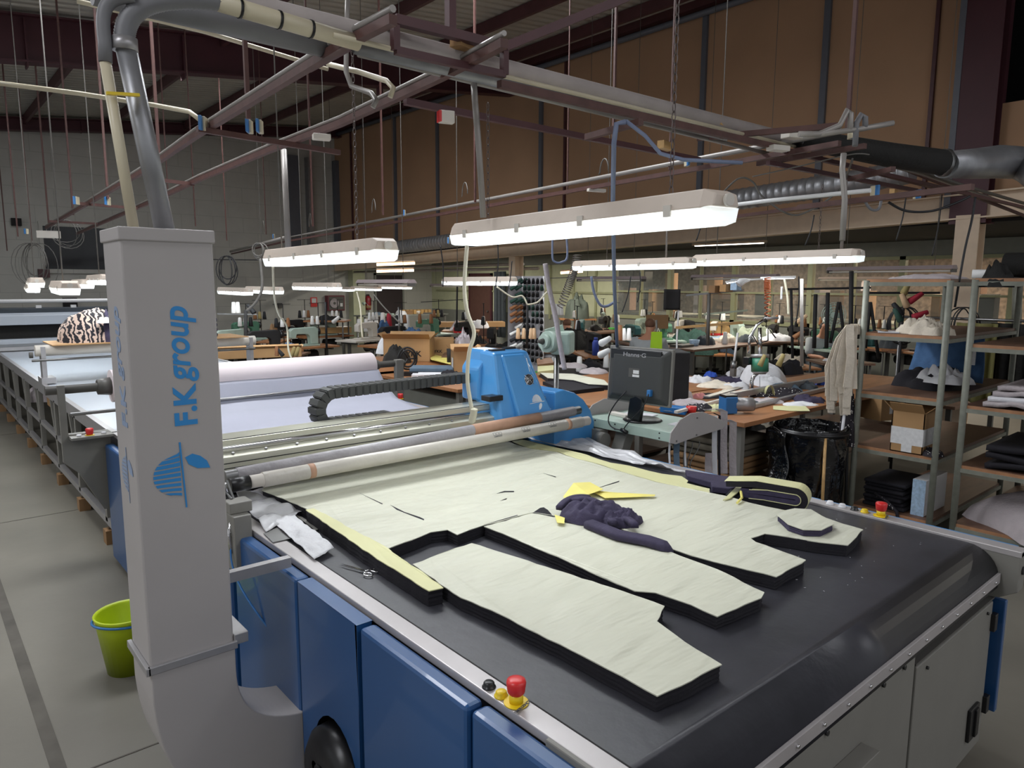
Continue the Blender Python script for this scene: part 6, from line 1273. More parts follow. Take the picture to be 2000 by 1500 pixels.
g = G(); g.ob(A(845, 720, .87), (.5, .3, .05), -.7); tag(g.build('fabric_bolt', 'steelbl', None, .01), 'slate blue fabric bolt in front of the boxes', 'fabric'); g = G(); g.ob(A(850, 732, .84), (.5, .22, .03), -.7); tag(g.build('fabric_piece', 'whitec'), 'white fabric layer under the slate blue bolt', 'fabric')
heap(880, 735, .821, 40, .3, .07, 'black', 'black scraps beside the small cardboard box', 73); heap(860, 742, .821, 60, .2, .03, 'steelbl', 'slate blue cloth end on the packing table edge', 74); heap(815, 745, .821, 30, .15, .03, 'pinkc2', 'pale pink cloth scrap at the table edge', 75) if M.setdefault('pinkc2', mat('pale_pink_cloth', 'd8bfc0', .9)) else None
g = G(); g.extr([A(*p, .86) for p in ((835, 690), (882, 702), (880, 712), (842, 703))], (0, 0, .01)); tag(g.build('paper_sheet', 'yellow2'), 'yellow paper sheet in front of the closed cardboard box', 'paper')
c = A(878, 712, .84); tag(G().cyl(c, c+Vector((0, 0, .2)), .03, 12, .035).build('dark_cup', 'blackm'), 'black cylindrical container left of the small box', 'container')
t = thing('tape_dispenser', 'black handwheel shaped tape dispenser on the packing table', 'dispenser', tuple(A(795, 728, .821))); c = A(796, 700, .96); g = G()
for rr in (.13, .10): g.tube([c+(CR*cos(a)*.8+CF*.3*cos(a)+Vector((0, 0, sin(a))))*rr for a in [2*pi*i/24 for i in range(25)]], .012, 6, cap=False)
for a in (0, 2.1, 4.2): g.cyl(c, c+(CR*cos(a)*.8+CF*.3*cos(a)+Vector((0, 0, sin(a))))*.13, .01, 6)
g.build('wheel', 'blackp', t); G().ob(A(796, 730, .84), (.24, .14, .04), -.6).build('foot', 'blackp', t)
c = A(750, 712, .821); carton('wooden_box', Vector((4.25, 7.2, .70)), .3, .2, .12, 'small plywood drawer box under the edge of the packing table', 0, 'ply')
# small brown trestle table between conveyor and packing table, with papers
stackw([(798, 744), (880, 738), (903, 752), (903, 760), (880, 762)], .70, .72, 'brown board with grey papers seen under the cable chain', 'greyc', 'woodt', 'board', 'board')
# ================================================================ MIDDLE: SEWING WORKSTATIONS
def make_station(col, topm, name='sewing_station', stand=True, cones=('cone_w', 'cone_w', 'cone_k')):
    t = thing(name, 'x', 'sewing machine', (0, 0, 0))
    G().box(-.55, .55, -.27, .27, .75, .78).build('table_top', topm, t)
    for x in (-.45, .45):
        g = G(); g.box(x-.02, x+.02, -.03, .03, .04, .75); g.box(x-.03, x+.03, -.25, .25, 0, .04); g.box(x-.02, x+.02, -.2, .2, .71, .75); g.build('leg', 'dgrey', t)
    G().box(-.45, .45, -.02, .02, .2, .24).build('crossbar', 'dgrey', t)
    h = G(); h.box(-.25, .28, -.09, .09, .78, .81); h.build('machine_bed', col, t, .008)
    g = G(); g.extr([(.12, -.06, .81), (.26, -.06, .81), (.27, -.06, 1.06), (.22, -.06, 1.10), (-.20, -.06, 1.09), (-.26, -.06, 1.05), (-.26, -.06, .93), (-.16, -.06, .92), (-.14, -.06, .99), (.06, -.06, .985), (.11, -.06, .95)], (0, .12, 0)); hd = g.build('machine_arm', col, t, .012)
    G().cyl((.27, 0, 1.02), (.31, 0, 1.02), .065, 18).build('handwheel', 'blackp', t)
    g = G(); g.cyl((-.21, 0, .93), (-.21, 0, .83), .006, 6); g.ob((-.21, 0, .82), (.03, .02, .01)); g.build('needle_bar', 'chrome', hd)
    G().cyl((.0, .0, .62), (.25, 0, .62), .085, 16).build('motor', 'blackm', t)
    G().box(-.15, .15, -.12, .12, .1, .13).build('foot_pedal', 'blackm', t)
    if stand:
        g = G(); g.cyl((.42, .18, .78), (.42, .18, 1.50), .008, 8); g.beam((.25, .18, 1.12), (.55, .18, 1.12), .015, .008); g.beam((.25, .18, 1.50), (.55, .18, 1.50), .01, .008); g.build('thread_stand', 'blackm', t)
        for i, c in enumerate(cones): G().lathe([(.034, 0), (.038, .01), (.024, .14), (.012, .15)], (.30+.1*i, .18, 1.127), 12).build('thread_cone', c, t)
    return t
PR = {}
PR['mint'] = make_station('mint', 'woodt'); PR['green'] = make_station('green', 'mint', cones=('cone_b', 'cone_o', 'cone_k')); PR['dark'] = make_station('blackm', 'woodt', cones=('cone_k', 'cone_w', 'cone_b'))
PR['teal'] = make_station('teal', 'woodd', cones=('cone_w', 'cone_k', 'cone_bg')); PR['white'] = make_station('offw', 'offw', cones=('cone_w', 'cone_w', 'cone_w'))
KP = {k_: (v, kids(v)) for k_, v in PR.items()}; usedp = set()
def station(kind, px, py, rz, lab, sc=1):
    v, ch = KP[kind]; c = A(px, py, .78*sc); k_ = min(1, 12.7/max(c.x, .1), 18.9/max(c.y, .1)); loc = Vector((c.x*k_, c.y*k_, 0))
    if kind not in usedp: usedp.add(kind); o = v; o.location = loc; o.rotation_euler = (0, 0, rz); o['label'] = lab; o['group'] = 'sewing workstations in the back of the hall'; return o
    return dup(v, loc, rz, lab, 'sewing workstations in the back of the hall', ch=ch)
ST = [('mint', 450, 682, .2, 'mint sewing machine just right of the tower'), ('dark', 515, 684, 0, 'black sewing machine with white cones behind the cardboard trough'), ('mint', 592, 676, .1, 'pale mint sewing machine above the left half of the white roll'), ('mint', 632, 655, 0, 'distant mint sewing machine below the fire hose cabinet'),
 ('white', 715, 662, .3, 'white sewing machine with rows of white cones under the extinguisher'), ('dark', 765, 672, .2, 'dark overlock machine with large white handwheel above the open box'), ('green', 835, 652, 0, 'old green sewing machine with tan cones left of the cutting head cable'), ('dark', 905, 660, .4, 'dark sewing machine behind the red box'),
 ('dark', 960, 676, .8, 'dark machine directly behind the blue cutting head'), ('dark', 1015, 684, .6, 'dark machine with beige cones in front of the spool rack'), ('teal', 1135, 654, .7, 'teal sewing machine left of the cable drop'), ('dark', 1160, 690, 1.0, 'dark machine between the grey head and the monitor'),
 ('mint', 1255, 634, .2, 'mint machine in front of the glazing left'), ('green', 1300, 662, .9, 'green machine right of the lime bag'), ('dark', 1345, 655, .9, 'dark machine before the hooked lamp stand'), ('teal', 1235, 668, 1.1, 'machine behind the monitor top with two cones'),
 ('white', 1395, 640, .5, 'white machine near the open carton on a stand'), ('mint', 1440, 645, .9, 'covered looking mint machine left of the drill column'), ('green', 1610, 680, 1.2, 'bright green machine on a dark table right of the drill'), ('dark', 1560, 650, 1.0, 'dark machine behind the tall grey pole'),
 ('dark', 1655, 652, 1.1, 'dark machine beside the desk fan'), ('teal', 1720, 668, 1.2, 'machine seen through the left shelving unit'), ('dark', 1510, 640, .4, 'dark machine behind the orange coil'), ('white', 1330, 632, .3, 'white machine by the glazing middle'),
 ('dark', 1180, 636, .4, 'small dark machine far behind the cable drop'), ('dark', 570, 655, .1, 'distant dark machine on the far left row'), ('green', 480, 660, .1, 'distant green machine near the tower'), ('dark', 1780, 665, 1.2, 'dark machine behind the jeans')]
for s_ in ST: station(*s_)
def carton2(px, py, z, sx, sy, sz, lab, rz=-.7, m='card', **k): return carton('cardboard_box', A(px, py, z), sx, sy, sz, lab, rz, m, **k)
# cardboard troughs and boxes
carton2(508, 698, .82, 1.1, .2, .13, 'long cardboard trough in front of the black sewing machine', -.25, open_=True); carton2(462, 684, .82, .5, .3, .14, 'cardboard box left of the long trough', -.3)
carton2(640, 650, .82, .9, .4, .12, 'pale cardboard tray on the distant table under the hose cabinet', -.2, 'ply'); carton2(920, 638, .82, 1.6, .4, .12, 'long brown counter box below the brown door', -.5)
carton2(600, 640, .5, 2.6, .5, .38, 'long low wooden shelf against the end wall', 0, 'ply')
for i in range(8): c = AY(786+i*7.2, 625, 18.8); tag(G().ob((c.x, 18.8, .98), (.10, .2, .13)).build('small_carton', 'ply'), 'small tan carton, number %s from the left in the row beside the dark door' % ['one', 'two', 'three', 'four', 'five', 'six', 'seven', 'eight'][i], 'box', 'row of small tan cartons')
table('counter', 'grey counter carrying the row of small tan cartons', 10.2, 13.2, 18.5, 19.1, .91, 'fascia')
carton2(1418, 603, 1.30, .50, .45, .18, 'open cardboard carton standing on a high shelf right of the centre', -.8, 'card2', open_=True)
carton2(1405, 655, .80, .5, .35, .22, 'open yellow and red printed carton with scraps', -.75, 'ply', open_=True, lbl=[('y', -.9, .9, 0, .25, 'red')])
carton2(1393, 690, .45, .75, .5, .36, 'white and blue lettered carton under the yellow one', -.8, 'palebl', lbl=[('y', -.1, .2, .2, .8, 'print_')])
carton2(1715, 815, .62, .3, .3, .2, 'brown carton behind the ribbon bundle', -.3, 'card', lbl=[('y', -.3, .4, .3, .7, 'label')])
carton2(895, 650, .80, .2, .15, .12, 'bright red box right of the old green machine', -.6, 'red'); carton2(1283, 642, 1.15, .35, .05, .22, 'brown leather coloured board hanging left of the black chair back', -.7, 'card2')
# coloured cones standing around
CN = {}
for k_ in ('cone_w', 'cone_k', 'cone_b', 'cone_g', 'cone_bg', 'cone_n', 'cone_r', 'cone_o'):
    pass
def cone(px, py, z, m, lab, s=1, tilt=None, grp='loose thread cones'):
    c = A(px, py, z) if not isinstance(z, tuple) else AD(px, py, z[0]); 
    if m not in CN: o = G().lathe([(.034, 0), (.040, .012), (.026, .17), (.012, .175), (.001, .175)], (0, 0, 0), 12).build('thread_cone', m, loc=Vector((0, 0, 0))); CN[m] = o
    else: o = CN[m].copy(); COL.objects.link(o)
    o.location = c; o.scale = (s, s, s)
    if tilt: o.rotation_euler = tilt
    tag(o, lab, 'thread cone', grp); return o
rnd = random.Random(11)
for i, (px, py) in enumerate(((702, 640), (716, 640), (725, 640), (735, 640), (748, 628), (760, 630), (778, 632), (795, 634))): cone(px, py+8, .80 if i < 4 else .95, 'cone_w' if i not in (5,) else 'cone_r', 'white thread cone in the row under the extinguisher' if i < 4 else ('white thread cone above the dark overlock machine' if i != 5 else 'crimson thread cone above the dark overlock machine'), 1.6)
for px in (1012, 1023, 1037, 1043): cone(px, 662, (8.6,), 'cone_bg', 'beige thread cone on the centre thread stand', .75)
for px in (1085, 1090, 1096): cone(px, 616, (12,), 'cone_w', 'white thread cone beside the person in blue', 1.1)
for px, m, s_ in ((1210, 'cone_b', 1.5), (1218, 'cone_w', 1.2), (1228, 'cone_w', 1.2)): cone(px, 665, (7.5,), m, ('tall brown' if m == 'cone_b' else 'white')+' thread cone behind the monitor top left', s_*.62)
for px, py, m, t_, lab in ((1764, 575, 'cone_o', (.3, .2, 0), 'large sand coloured cone on the peg stand seen through the shelf'), (1775, 590, 'cone_r', (.8, .5, 0), 'crimson cone upper right on the peg stand'), (1772, 600, 'cone_bg', (-.3, -.4, 0), 'beige cone hanging below the sand coloured one'), (1782, 620, 'cone_r', (.9, .9, 0), 'bright red cone pointing right on the peg stand'), (1762, 615, 'cone_k', (-.5, -.5, 0), 'black cone on the peg stand'), (1760, 628, 'cone_g', (-.4, -.3, 0), 'dark green lowest cone on the peg stand')): cone(px, py, (6.0,), m, lab, .72, t_, 'cones on the peg stand')
t = thing('peg_stand', 'black peg stand for thread cones seen through the left shelving unit', 'stand', tuple(AD(1768, 640, 6.05))); pq = AD(1768, 560, 6.1); G().cyl(Vector((pq.x, pq.y, 0)), pq, .012, 8).build('pole', 'blackm', t)
# extra cones at stations
for i, (px, py, D, m, lab) in enumerate(((457, 612, 11, 'cone_w', 'white cone on the high rail right of the tower, left one'), (465, 612, 11, 'cone_w', 'white cone on the high rail right of the tower, right one'), (497, 612, 11, 'cone_k', 'black cone on the high rail'), (650, 630, 13, 'cone_w', 'tilted white cone under the hose cabinet'), (541, 695, 8, 'cone_b', 'brown cone behind the white roll'), (553, 695, 8, 'cone_k', 'black cone behind the white roll'), (570, 695, 8, 'cone_o', 'olive cone behind the white roll'), (578, 695, 8, 'cone_o', 'second olive cone behind the white roll'),
   (1484, 715, 6.2, 'cone_o', 'golden cone right of the drill motor'), (1520, 715, 5.9, 'cone_o', 'golden brown cone on the dark table by the drill'), (1910, 690, 7, 'cone_b', 'large brown cone behind the right shelf post'), (820, 632, 13, 'cone_b', 'tan cone above the old green machine'), (842, 632, 13, 'cone_b', 'second tan cone above the old green machine'), (1556, 630, 6.5, 'cone_bg', 'tilted beige cone on the grey pole'), (1550, 660, 6.5, 'cone_b', 'tilted brown cone lower on the grey pole'))):
    cone(px, py, (D,), m, lab, 1.0 if D > 9 else .62, (.7, .6, 0) if 'tilted' in lab else None)
tag(G().beam(AD(425, 613, 11), AD(502, 614, 11), .02, .02).build('thread_rail', 'steel'), 'high rail holding cones right of the tower', 'rail'); tag(G().cyl(AD(480, 700, 11), AD(480, 606, 11), .03, 8).build('thread_pole', 'blackm'), 'black upright carrying the high cone rail', 'pole')
# spool rack
rk = thing('spool_rack', 'tall white two sided board rack filled with dark thread spools', 'rack', tuple(AD(1025, 700, 9.5)))
rA = AD(992, 560, 9.4); rB = AD(1021, 560, 9.6); rC = AD(1062, 560, 9.2)
for a_, b_ in ((rA, rB), (rB, rC)):
    v = (b_-a_); v.z = 0; g = G(); g.extr([Vector((a_.x, a_.y, .1)), Vector((b_.x, b_.y, .1)), Vector((b_.x, b_.y, 1.95)), Vector((a_.x, a_.y, 1.95))], Vector((.02, .02, 0))); g.build('board', 'rackw', rk)
    G().cyl((b_.x-.03, b_.y-.03, 0), (b_.x-.03, b_.y-.03, 1.95), .012, 8).build('upright', 'white', rk)
rd = random.Random(3)
for s_, (a_, b_, nc) in enumerate(((rA, rB, 3), (rB, rC, 5))):
    for r_ in range(13):
        for c_ in range(nc):
            f = (c_+.5)/nc; p = a_.lerp(b_, f); z = 1.86-r_*.085
            if s_ == 0: m = ['cone_g', 'cone_g', 'cone_g', 'cone_g', 'cone_b', 'cone_b', 'cone_b', 'cone_w', 'cone_w', 'cone_k', 'cone_w', 'cone_w', 'cone_w'][r_]
            else: m = 'cone_k' if rd.random() < .8 else 'cone_g'
            if rd.random() < .12: continue
            nm_ = {'cone_g': 'dark green', 'cone_b': 'brown', 'cone_w': 'white', 'cone_k': 'black'}[m]
            q = Vector((p.x-.05, p.y-.06, z)); px_, py_ = proj(q); o = cone(px_, py_, (dep(q),), m, '%s thread spool on the %s board of the spool rack' % (nm_, ['left', 'right'][s_]), .62, (1.1, 0, -.75) if s_ else (1.0, .4, .3), 'spools on the rack')
# people
def person(lab, c, rz, shirt, hairm, lean=.35, sit=True, scale=1):
    t = thing('person', lab, 'person', tuple(c)); R_ = Matrix.Translation(Vector(c)) @ Matrix.Rotation(rz, 4, 'Z') @ Matrix.Scale(scale, 4)
    def sk(name, vs, es, rs, m, par, sub=2):
        me = bpy.data.meshes.new(name); off = Vector((0, 0, 0)); p = par
        while p is not None: off += p.location; p = p.parent
        me.from_pydata([tuple((R_ @ Vector(v))-off) for v in vs], es, []); me.materials.append(M[m]); o = bpy.data.objects.new(name, me); COL.objects.link(o); o.parent = par
        s_ = o.modifiers.new('skin', 'SKIN'); s_.use_smooth_shade = True; sv = me.skin_vertices[0].data
        for i, r_ in enumerate(rs): sv[i].radius = (r_[0], r_[1]) if isinstance(r_, tuple) else (r_, r_); sv[i].use_root = (i == 0)
        u = o.modifiers.new('sub', 'SUBSURF'); u.levels = sub; u.render_levels = sub; return o
    L = lean; sh = (0, .42*sin(L), .50+.44*cos(L)); nk = (0, sh[1]+.03, sh[2]+.09); hd = (0, nk[1]+.07, nk[2]+.10); top = (0, hd[1]+.02, hd[2]+.11)
    V = [(0, 0, .50), (0, .2*sin(L), .50+.22*cos(L)), sh, nk, hd, top, (.19, sh[1], sh[2]-.02), (.24, sh[1]+.12, sh[2]-.26), (.14, sh[1]+.34, sh[2]-.26), (.11, sh[1]+.42, sh[2]-.28), (-.19, sh[1], sh[2]-.02), (-.24, sh[1]+.12, sh[2]-.26), (-.14, sh[1]+.34, sh[2]-.26), (-.11, sh[1]+.42, sh[2]-.28),
         (.10, .02, .48), (.14, .42, .48), (.14, .46, .10), (.14, .58, .05), (-.10, .02, .48), (-.14, .42, .48), (-.14, .46, .10), (-.14, .58, .05)]
    Ed = [(0, 1), (1, 2), (2, 3), (3, 4), (4, 5), (2, 6), (6, 7), (7, 8), (8, 9), (2, 10), (10, 11), (11, 12), (12, 13), (0, 14), (14, 15), (15, 16), (16, 17), (0, 18), (18, 19), (19, 20), (20, 21)]
    Rr = [.11, .10, .09, .05, .085, .06, .05, .042, .032, .028, .05, .042, .032, .028, .09, .07, .045, .04, .09, .07, .045, .04]
    b = sk('body', V, Ed, Rr, 'skin', t)
    sk('shirt', [V[0], V[1], V[2], V[6], V[7], V[10], V[11]], [(0, 1), (1, 2), (2, 3), (3, 4), (2, 5), (5, 6)], [.15, .145, .145, .10, .075, .10, .075], shirt, t)
    sk('trousers', [V[0], V[14], V[15], V[16], V[18], V[19], V[20]], [(0, 1), (1, 2), (2, 3), (0, 4), (4, 5), (5, 6)], [.145, .11, .085, .06, .11, .085, .06], 'dust2', t)
    sk('hair', [(0, hd[1]-.045, hd[2]-.03), (0, hd[1]-.03, hd[2]+.05), (0, hd[1]+.02, hd[2]+.09)], [(0, 1), (1, 2)], [.075, .092, .07], hairm, t)
    def hand(x):
        w = Vector((x*.11, sh[1]+.42, sh[2]-.28)); vs = [tuple(w)]; es = []; rs = [.024]
        vs.append(tuple(w+Vector((0, .06, -.005)))); es.append((0, 1)); rs.append(.026)
        for i, (dx, ln) in enumerate(((-.03, .055), (-.01, .07), (.01, .065), (.03, .05))):
            k_ = len(vs); vs.append(tuple(w+Vector((dx, .06+ln*.6, -.01)))); vs.append(tuple(w+Vector((dx*1.1, .06+ln, -.028)))); es += [(1, k_), (k_, k_+1)]; rs += [.009, .008]
        k_ = len(vs); vs.append(tuple(w+Vector((-x*.04, .04, -.01)))); es.append((0, k_)); rs.append(.010); sk('hand', vs, es, rs, 'skin', b, 1)
    hand(1); hand(-1)
    g = G()
    for sx in (-.03, .03): g.cyl(R_ @ Vector((sx, hd[1]+.078, hd[2]+.01)), R_ @ Vector((sx, hd[1]+.086, hd[2]+.01)), .009, 8)
    g.build('eyes', 'blackm', b); G().cyl(R_ @ Vector((0, hd[1]+.08, hd[2]-.01)), R_ @ Vector((0, hd[1]+.105, hd[2]-.02)), .010, 8, .014).build('nose', 'skin', b)
    G().ob(R_ @ Vector((0, hd[1]+.08, hd[2]-.055)), (.04, .012, .008), rz).build('mouth', 'pinkc', b)
    return t
c = AD(1258, 690, 10.8); c = Vector((c.x, c.y, 0)); person('person in a light grey shirt bent over a sewing machine behind the lime bag', c, -1.15, 'shirtg', 'hair', .5, scale=1.12)
tag(G().box(c.x-.2, c.x+.2, c.y-.2, c.y+.2, .40, .47).build('stool_seat', 'card2'), 'stool seat under the person in the grey shirt', 'stool')
c = AD(1112, 650, 13); c = Vector((c.x, c.y, 0)); person('person with brown hair in a blue shirt seated before the green panels', c, -.6, 'shirtb', 'hair', .4)
c = AD(1600, 655, 12.3); c = Vector((c.x, c.y, 0)); person('dark haired person in a grey top left of the desk fan', c, 2.4, 'shirtg', 'hairk', .3)
# chair backs, bags, bottle
t = thing('office_chair', 'black chair back with white tube frame standing before the glazing', 'chair', tuple(AD(1313, 700, 9))); g = G(); ce = AD(1313, 585, 9); g.grid(lambda u, v: ce+CR*(u-.5)*.20+Vector((0, 0, (v-.5)*.26))+CF*.02*sin(u*pi), 8, 8); g.build('backrest', 'blackm', t, solid=.03)
G().tube([AD(1300, 570, 9.05), AD(1325, 570, 9.05), AD(1325, 615, 9.05), AD(1322, 660, 9.05), AD(1322, 740, 9.0)], .012, 8).build('frame_tube', 'white', t)
gb = thing('gift_bag', 'bright lime green gift bag behind the monitor', 'bag', tuple(AD(1282, 690, 6.3)))
ce = AD(1282, 683, 6.3); g = G(); w = .062; pts = [ce-CR*w-CF*.03, ce+CR*w*.55-CF*.06, ce+CR*w+CF*.05, ce-CR*w*.5+CF*.06]; up = Vector((0, 0, .155)); tp = [p+up+(p-ce)*-.12 for p in pts]
g.add(pts+tp, [(0, 3, 2, 1), (0, 1, 5, 4), (1, 2, 6, 5), (2, 3, 7, 6), (3, 0, 4, 7)]); g.build('bag_body', 'limebag', gb); G().tube([ce+Vector((0, 0, .155)), ce+Vector((0, 0, .19))+CR*.01, ce+Vector((0, 0, .155))+CR*.025], .003, 5).build('bag_handle', 'white', gb)
tag(G().ob(ce-Vector((0, 0, .35)), (.5, .4, .69), -.7).build('dark_cabinet', 'blackm', None, .01), 'dark covered table standing under the lime gift bag', 'table')
b = thing('bottle', 'royal blue metal bottle left of the monitor', 'bottle', tuple(AD(1163, 695, 6))); q = AD(1163, 694, 6); G().lathe([(.001, 0), (.028, 0), (.028, .11), (.016, .13), (.001, .13)], q, 14).build('flask', 'cone_n', b); G().cyl(q+Vector((0, 0, .13)), q+Vector((0, 0, .15)), .016, 10).build('cap', 'cone_n', b)
for (px, py, lab) in ((1174, 671, 'white thread cone tilted at the monitor corner, upper one'), (1172, 694, 'white thread cone tilted at the monitor corner, lower one')): cone(px, py, (5.6,), 'cone_w', lab, .75, (.9, -.9, .3))
# big grey machine head with dial
t = thing('press_head', 'pale grey round machine head with dark spindle right of the spool rack', 'machine', tuple(AD(1085, 720, 5.6))); q = AD(1078, 668, 5.6); ax = (CR*-.75-CF*.66)
G().cyl(q, q+ax*.06, .085, 24).build('round_housing', 'mint', t); G().cyl(q+ax*.06, q+ax*.10, .055, 20).build('hub', 'mint', t); G().cyl(q+ax*.10, q+ax*.15, .025, 14, .012).build('spindle', 'dgrey', t); G().ob(q-ax*.12, (.22, .16, .18), .6).build('housing', 'mint', t, .02); pq = AD(1087, 690, 5.7); G().cyl(Vector((pq.x, pq.y, 0)), pq, .022, 12).build('column', 'steel', t); G().beam(AD(1065, 650, 5.7), AD(1100, 640, 5.7), .05, .05).build('top_arm', 'mint', t)
# heaps in the middle
MH = [(1125, 684, .7, 110, .6, .35, 'blk2', 'large black garment heap right of the grey round machine head'), (1215, 700, .5, 120, .6, .25, 'blk2', 'black cloth heap behind the monitor top'), (1350, 690, .5, 110, .8, .42, 'dgreenc', 'dark green cloth covering a machine in the middle'), (1000, 700, .6, 90, .5, .25, 'blk2', 'black garment heap under the spool rack'),
 (930, 690, .6, 50, .5, .3, 'blk2', 'black heap below the brown counter'), (905, 690, .9, 40, .4, .30, 'clearp2', 'lilac grey plastic bag behind the small cardboard box'), (1128, 622, 1.0, 45, .6, .55, 'coverg', 'dark green grey dust cover over a machine by the green panels'), (1250, 650, .85, 50, .4, .2, 'coverl', 'pale green dust cover left of the bent person'),
 (1475, 662, .85, 70, .5, .25, 'coverl', 'pale dust cover behind the drill handle'), (1520, 665, .85, 60, .4, .12, 'whitec', 'white plastic sheet draped right of the drill column'), (1430, 628, .95, 60, .4, .08, 'greent', 'bright green tray with small parts on the middle table'), (1455, 640, .95, 50, .4, .2, 'clearp2', 'clear bag on the table left of the orange coil'), 
 (1540, 715, .60, 60, .4, .18, 'creamc', 'beige cloth bag on the dark table right of the drill'), (1500, 640, .95, 20, .2, .2, 'whitec', 'white rolls standing by the orange coil'), (900, 645, .80, 45, .4, .2, 'clearp2', 'pile of clear bags on the brown counter'), (935, 640, .80, 50, .4, .2, 'whitec', 'white bundled goods on the brown counter'),
 (535, 665, .80, 22, .3, .28, 'card2', 'brown paper bag behind the long trough'), (560, 690, .75, 40, .3, .15, 'denim', 'denim cloth left of the pale mint machine'), (750, 650, .85, 28, .3, .25, 'denim', 'blue denim bundle beside the dark door'), (805, 665, .85, 50, .3, .22, 'denim', 'blue denim heap above the open cardboard box'), (838, 672, .85, 34, .3, .2, 'dust2', 'grey rounded plastic bundle above the closed box'),
 (1640, 705, .78, 60, .3, .05, 'whitec', 'white shoes shaped scraps on the dark table'), (1740, 680, .8, 40, .3, .2, 'dust2', 'small dark heap between shelf posts'), (560, 645, .85, 60, .4, .08, 'blk2', 'black cloth on the long shelf against the end wall'), (640, 625, 1.1, 50, .3, .1, 'blk2', 'dark bundle on the distant shelf under the hose cabinet'),
 (1665, 660, .9, 40, .3, .15, 'steelbl', 'grey cloth beside the desk fan'), (1060, 760, .0, 60, .4, .3, 'blk2', 'dark heap on the floor behind the motor hood'), (1250, 870, .0, 90, .7, .35, 'blk2', 'dark clutter on the floor below the console'), (1190, 860, .2, 60, .4, .3, 'dust2', 'grey hoses and parts below the left end of the console'), (1460, 870, .0, 100, .8, .3, 'blk2', 'dark heap on the floor beside the bag stand'), (1330, 900, .0, 60, .5, .5, 'olivec', 'khaki cloth standing on the floor behind the tapes'), (700, 770, .3, 60, .6, .3, 'blk2', 'black heap under the cable chain')]
M.setdefault('dgreenc', mat('dark_green_cloth', '26443c', .85, var=.2, bump=.4)); M.setdefault('clearp2', mat('greyish_plastic', 'b9b0b4', .25, var=.1, bump=.5, bscale=20)); M.setdefault('coverg', mat('green_grey_cover', '4c544c', .8, var=.1)); M.setdefault('coverl', mat('pale_green_cover', '98a08c', .8, var=.1))
for i, (px, py, z, w, d, h, m, lab) in enumerate(MH):
    c = A(px, py, z)
    if z > .3 and c.x < 13 and c.y < 19:
        ww = w/FPX*dep(c)*.6+.1; dd_ = .3; t = thing('side_table', 'small table under the '+' '.join(lab.split()[:9]), 'table', (c.x, c.y, 0)); G().ob((c.x, c.y, z-.016), (ww*2, dd_*2, .03), -YAW).build('table_top', 'woodd' if i % 2 else 'woodt', t)
        for sx in (-1, 1):
            for sy in (-1, 1): q = Vector((c.x, c.y, 0))+Vector((cos(YAW), -sin(YAW), 0))*sx*(ww-.05)+Vector((sin(YAW), cos(YAW), 0))*sy*(dd_-.05); G().cyl(q, q+Vector((0, 0, z-.03)), .015, 6).build('leg', 'dgrey', t)
    elif c.x >= 13 or c.y >= 19: continue
    heap(px, py, z, w, d, h, m, lab, 300+i*3, n=16, rough=.6)
# supports: long dark benches so that heaps rest on something
def bench(x0, x1, y0, y1, z, lab, top='woodd'): return table('work_bench', lab, x0, x1, y0, y1, z, top, 'dgrey')
bench(8.4, 10.0, 2.6, 3.6, .58, 'dark low bench right of the cutting table'); bench(6.9, 8.9, 4.4, 5.0, .72, 'long dark bench behind the drill machine'); bench(6.0, 8.4, 6.2, 7.2, .68, 'dark bench behind the grey round machine head', 'blackm'); bench(9.4, 12.4, 6.6, 7.4, .84, 'long brown bench in front of the glazing', 'woodd'); bench(10.6, 12.8, 10.2, 11.2, .84, 'brown bench before the green panels', 'woodd')
bench(6.4, 8.8, 8.6, 9.4, .60, 'dark bench under the spool rack', 'blackm')
# tall poles and frames in the middle
PL = [(1566, 545, 1566, 715, 5.6, .014, 'pipe', 'tall grey pole standing on the dark table right of the drill'), (1385, 572, 1382, 675, 8, .02, 'dgrey', 'dark grey upright carrying the high shelf right of centre'), (1282, 625, 1283, 660, 8, .012, 'dgrey', 'dark pole beside the bent person'), (1593, 575, 1590, 680, 7, .02, 'blackm', 'left black upright of the machine frame by the fan'), (1617, 572, 1614, 680, 7, .02, 'blackm', 'second black upright of the machine frame by the fan'), (1545, 565, 1548, 700, 7, .014, 'blackm', 'thin black upright behind the grey pole'), (1663, 530, 1661, 700, 6.4, .02, 'blackm', 'dark blue grey upright left of the ribbon bundle'), (1638, 590, 1622, 670, 7, .016, 'blackm', 'slanted black leg of a pedal frame'), (1640, 590, 1650, 670, 7, .016, 'blackm', 'other slanted black leg of a pedal frame'), (1700, 590, 1690, 680, 6.6, .016, 'blackm', 'slanted black frame leg seen through the shelf'), (1700, 590, 1716, 700, 6.6, .016, 'blackm', 'second slanted frame leg seen through the shelf'), (1030, 595, 1029, 680, 8, .014, 'blackm', 'black pole of the centre thread stand'), (1893, 600, 1890, 700, 9, .05, 'blackm', 'dark pipe beside the beige column'), (1988, 540, 1985, 640, 8, .05, 'shelfm', 'grey green post at the right border behind the shelf'), (636, 590, 638, 680, 12, .02, 'wirek', 'dark cable pole below the red sign'), (779, 600, 780, 660, 12, .02, 'steel', 'white lamp pole before the dark door'), (893, 560, 892, 640, 12, .015, 'blackm', 'thin dark pole right of the cutting head cable')]
for x0, y0, x1, y1, D, r, m, lab in PL: tag(G().cyl(AD(x0, y0, D), AD(x1, y1, D), r, 8).build('upright_pole', m), lab, 'pole')
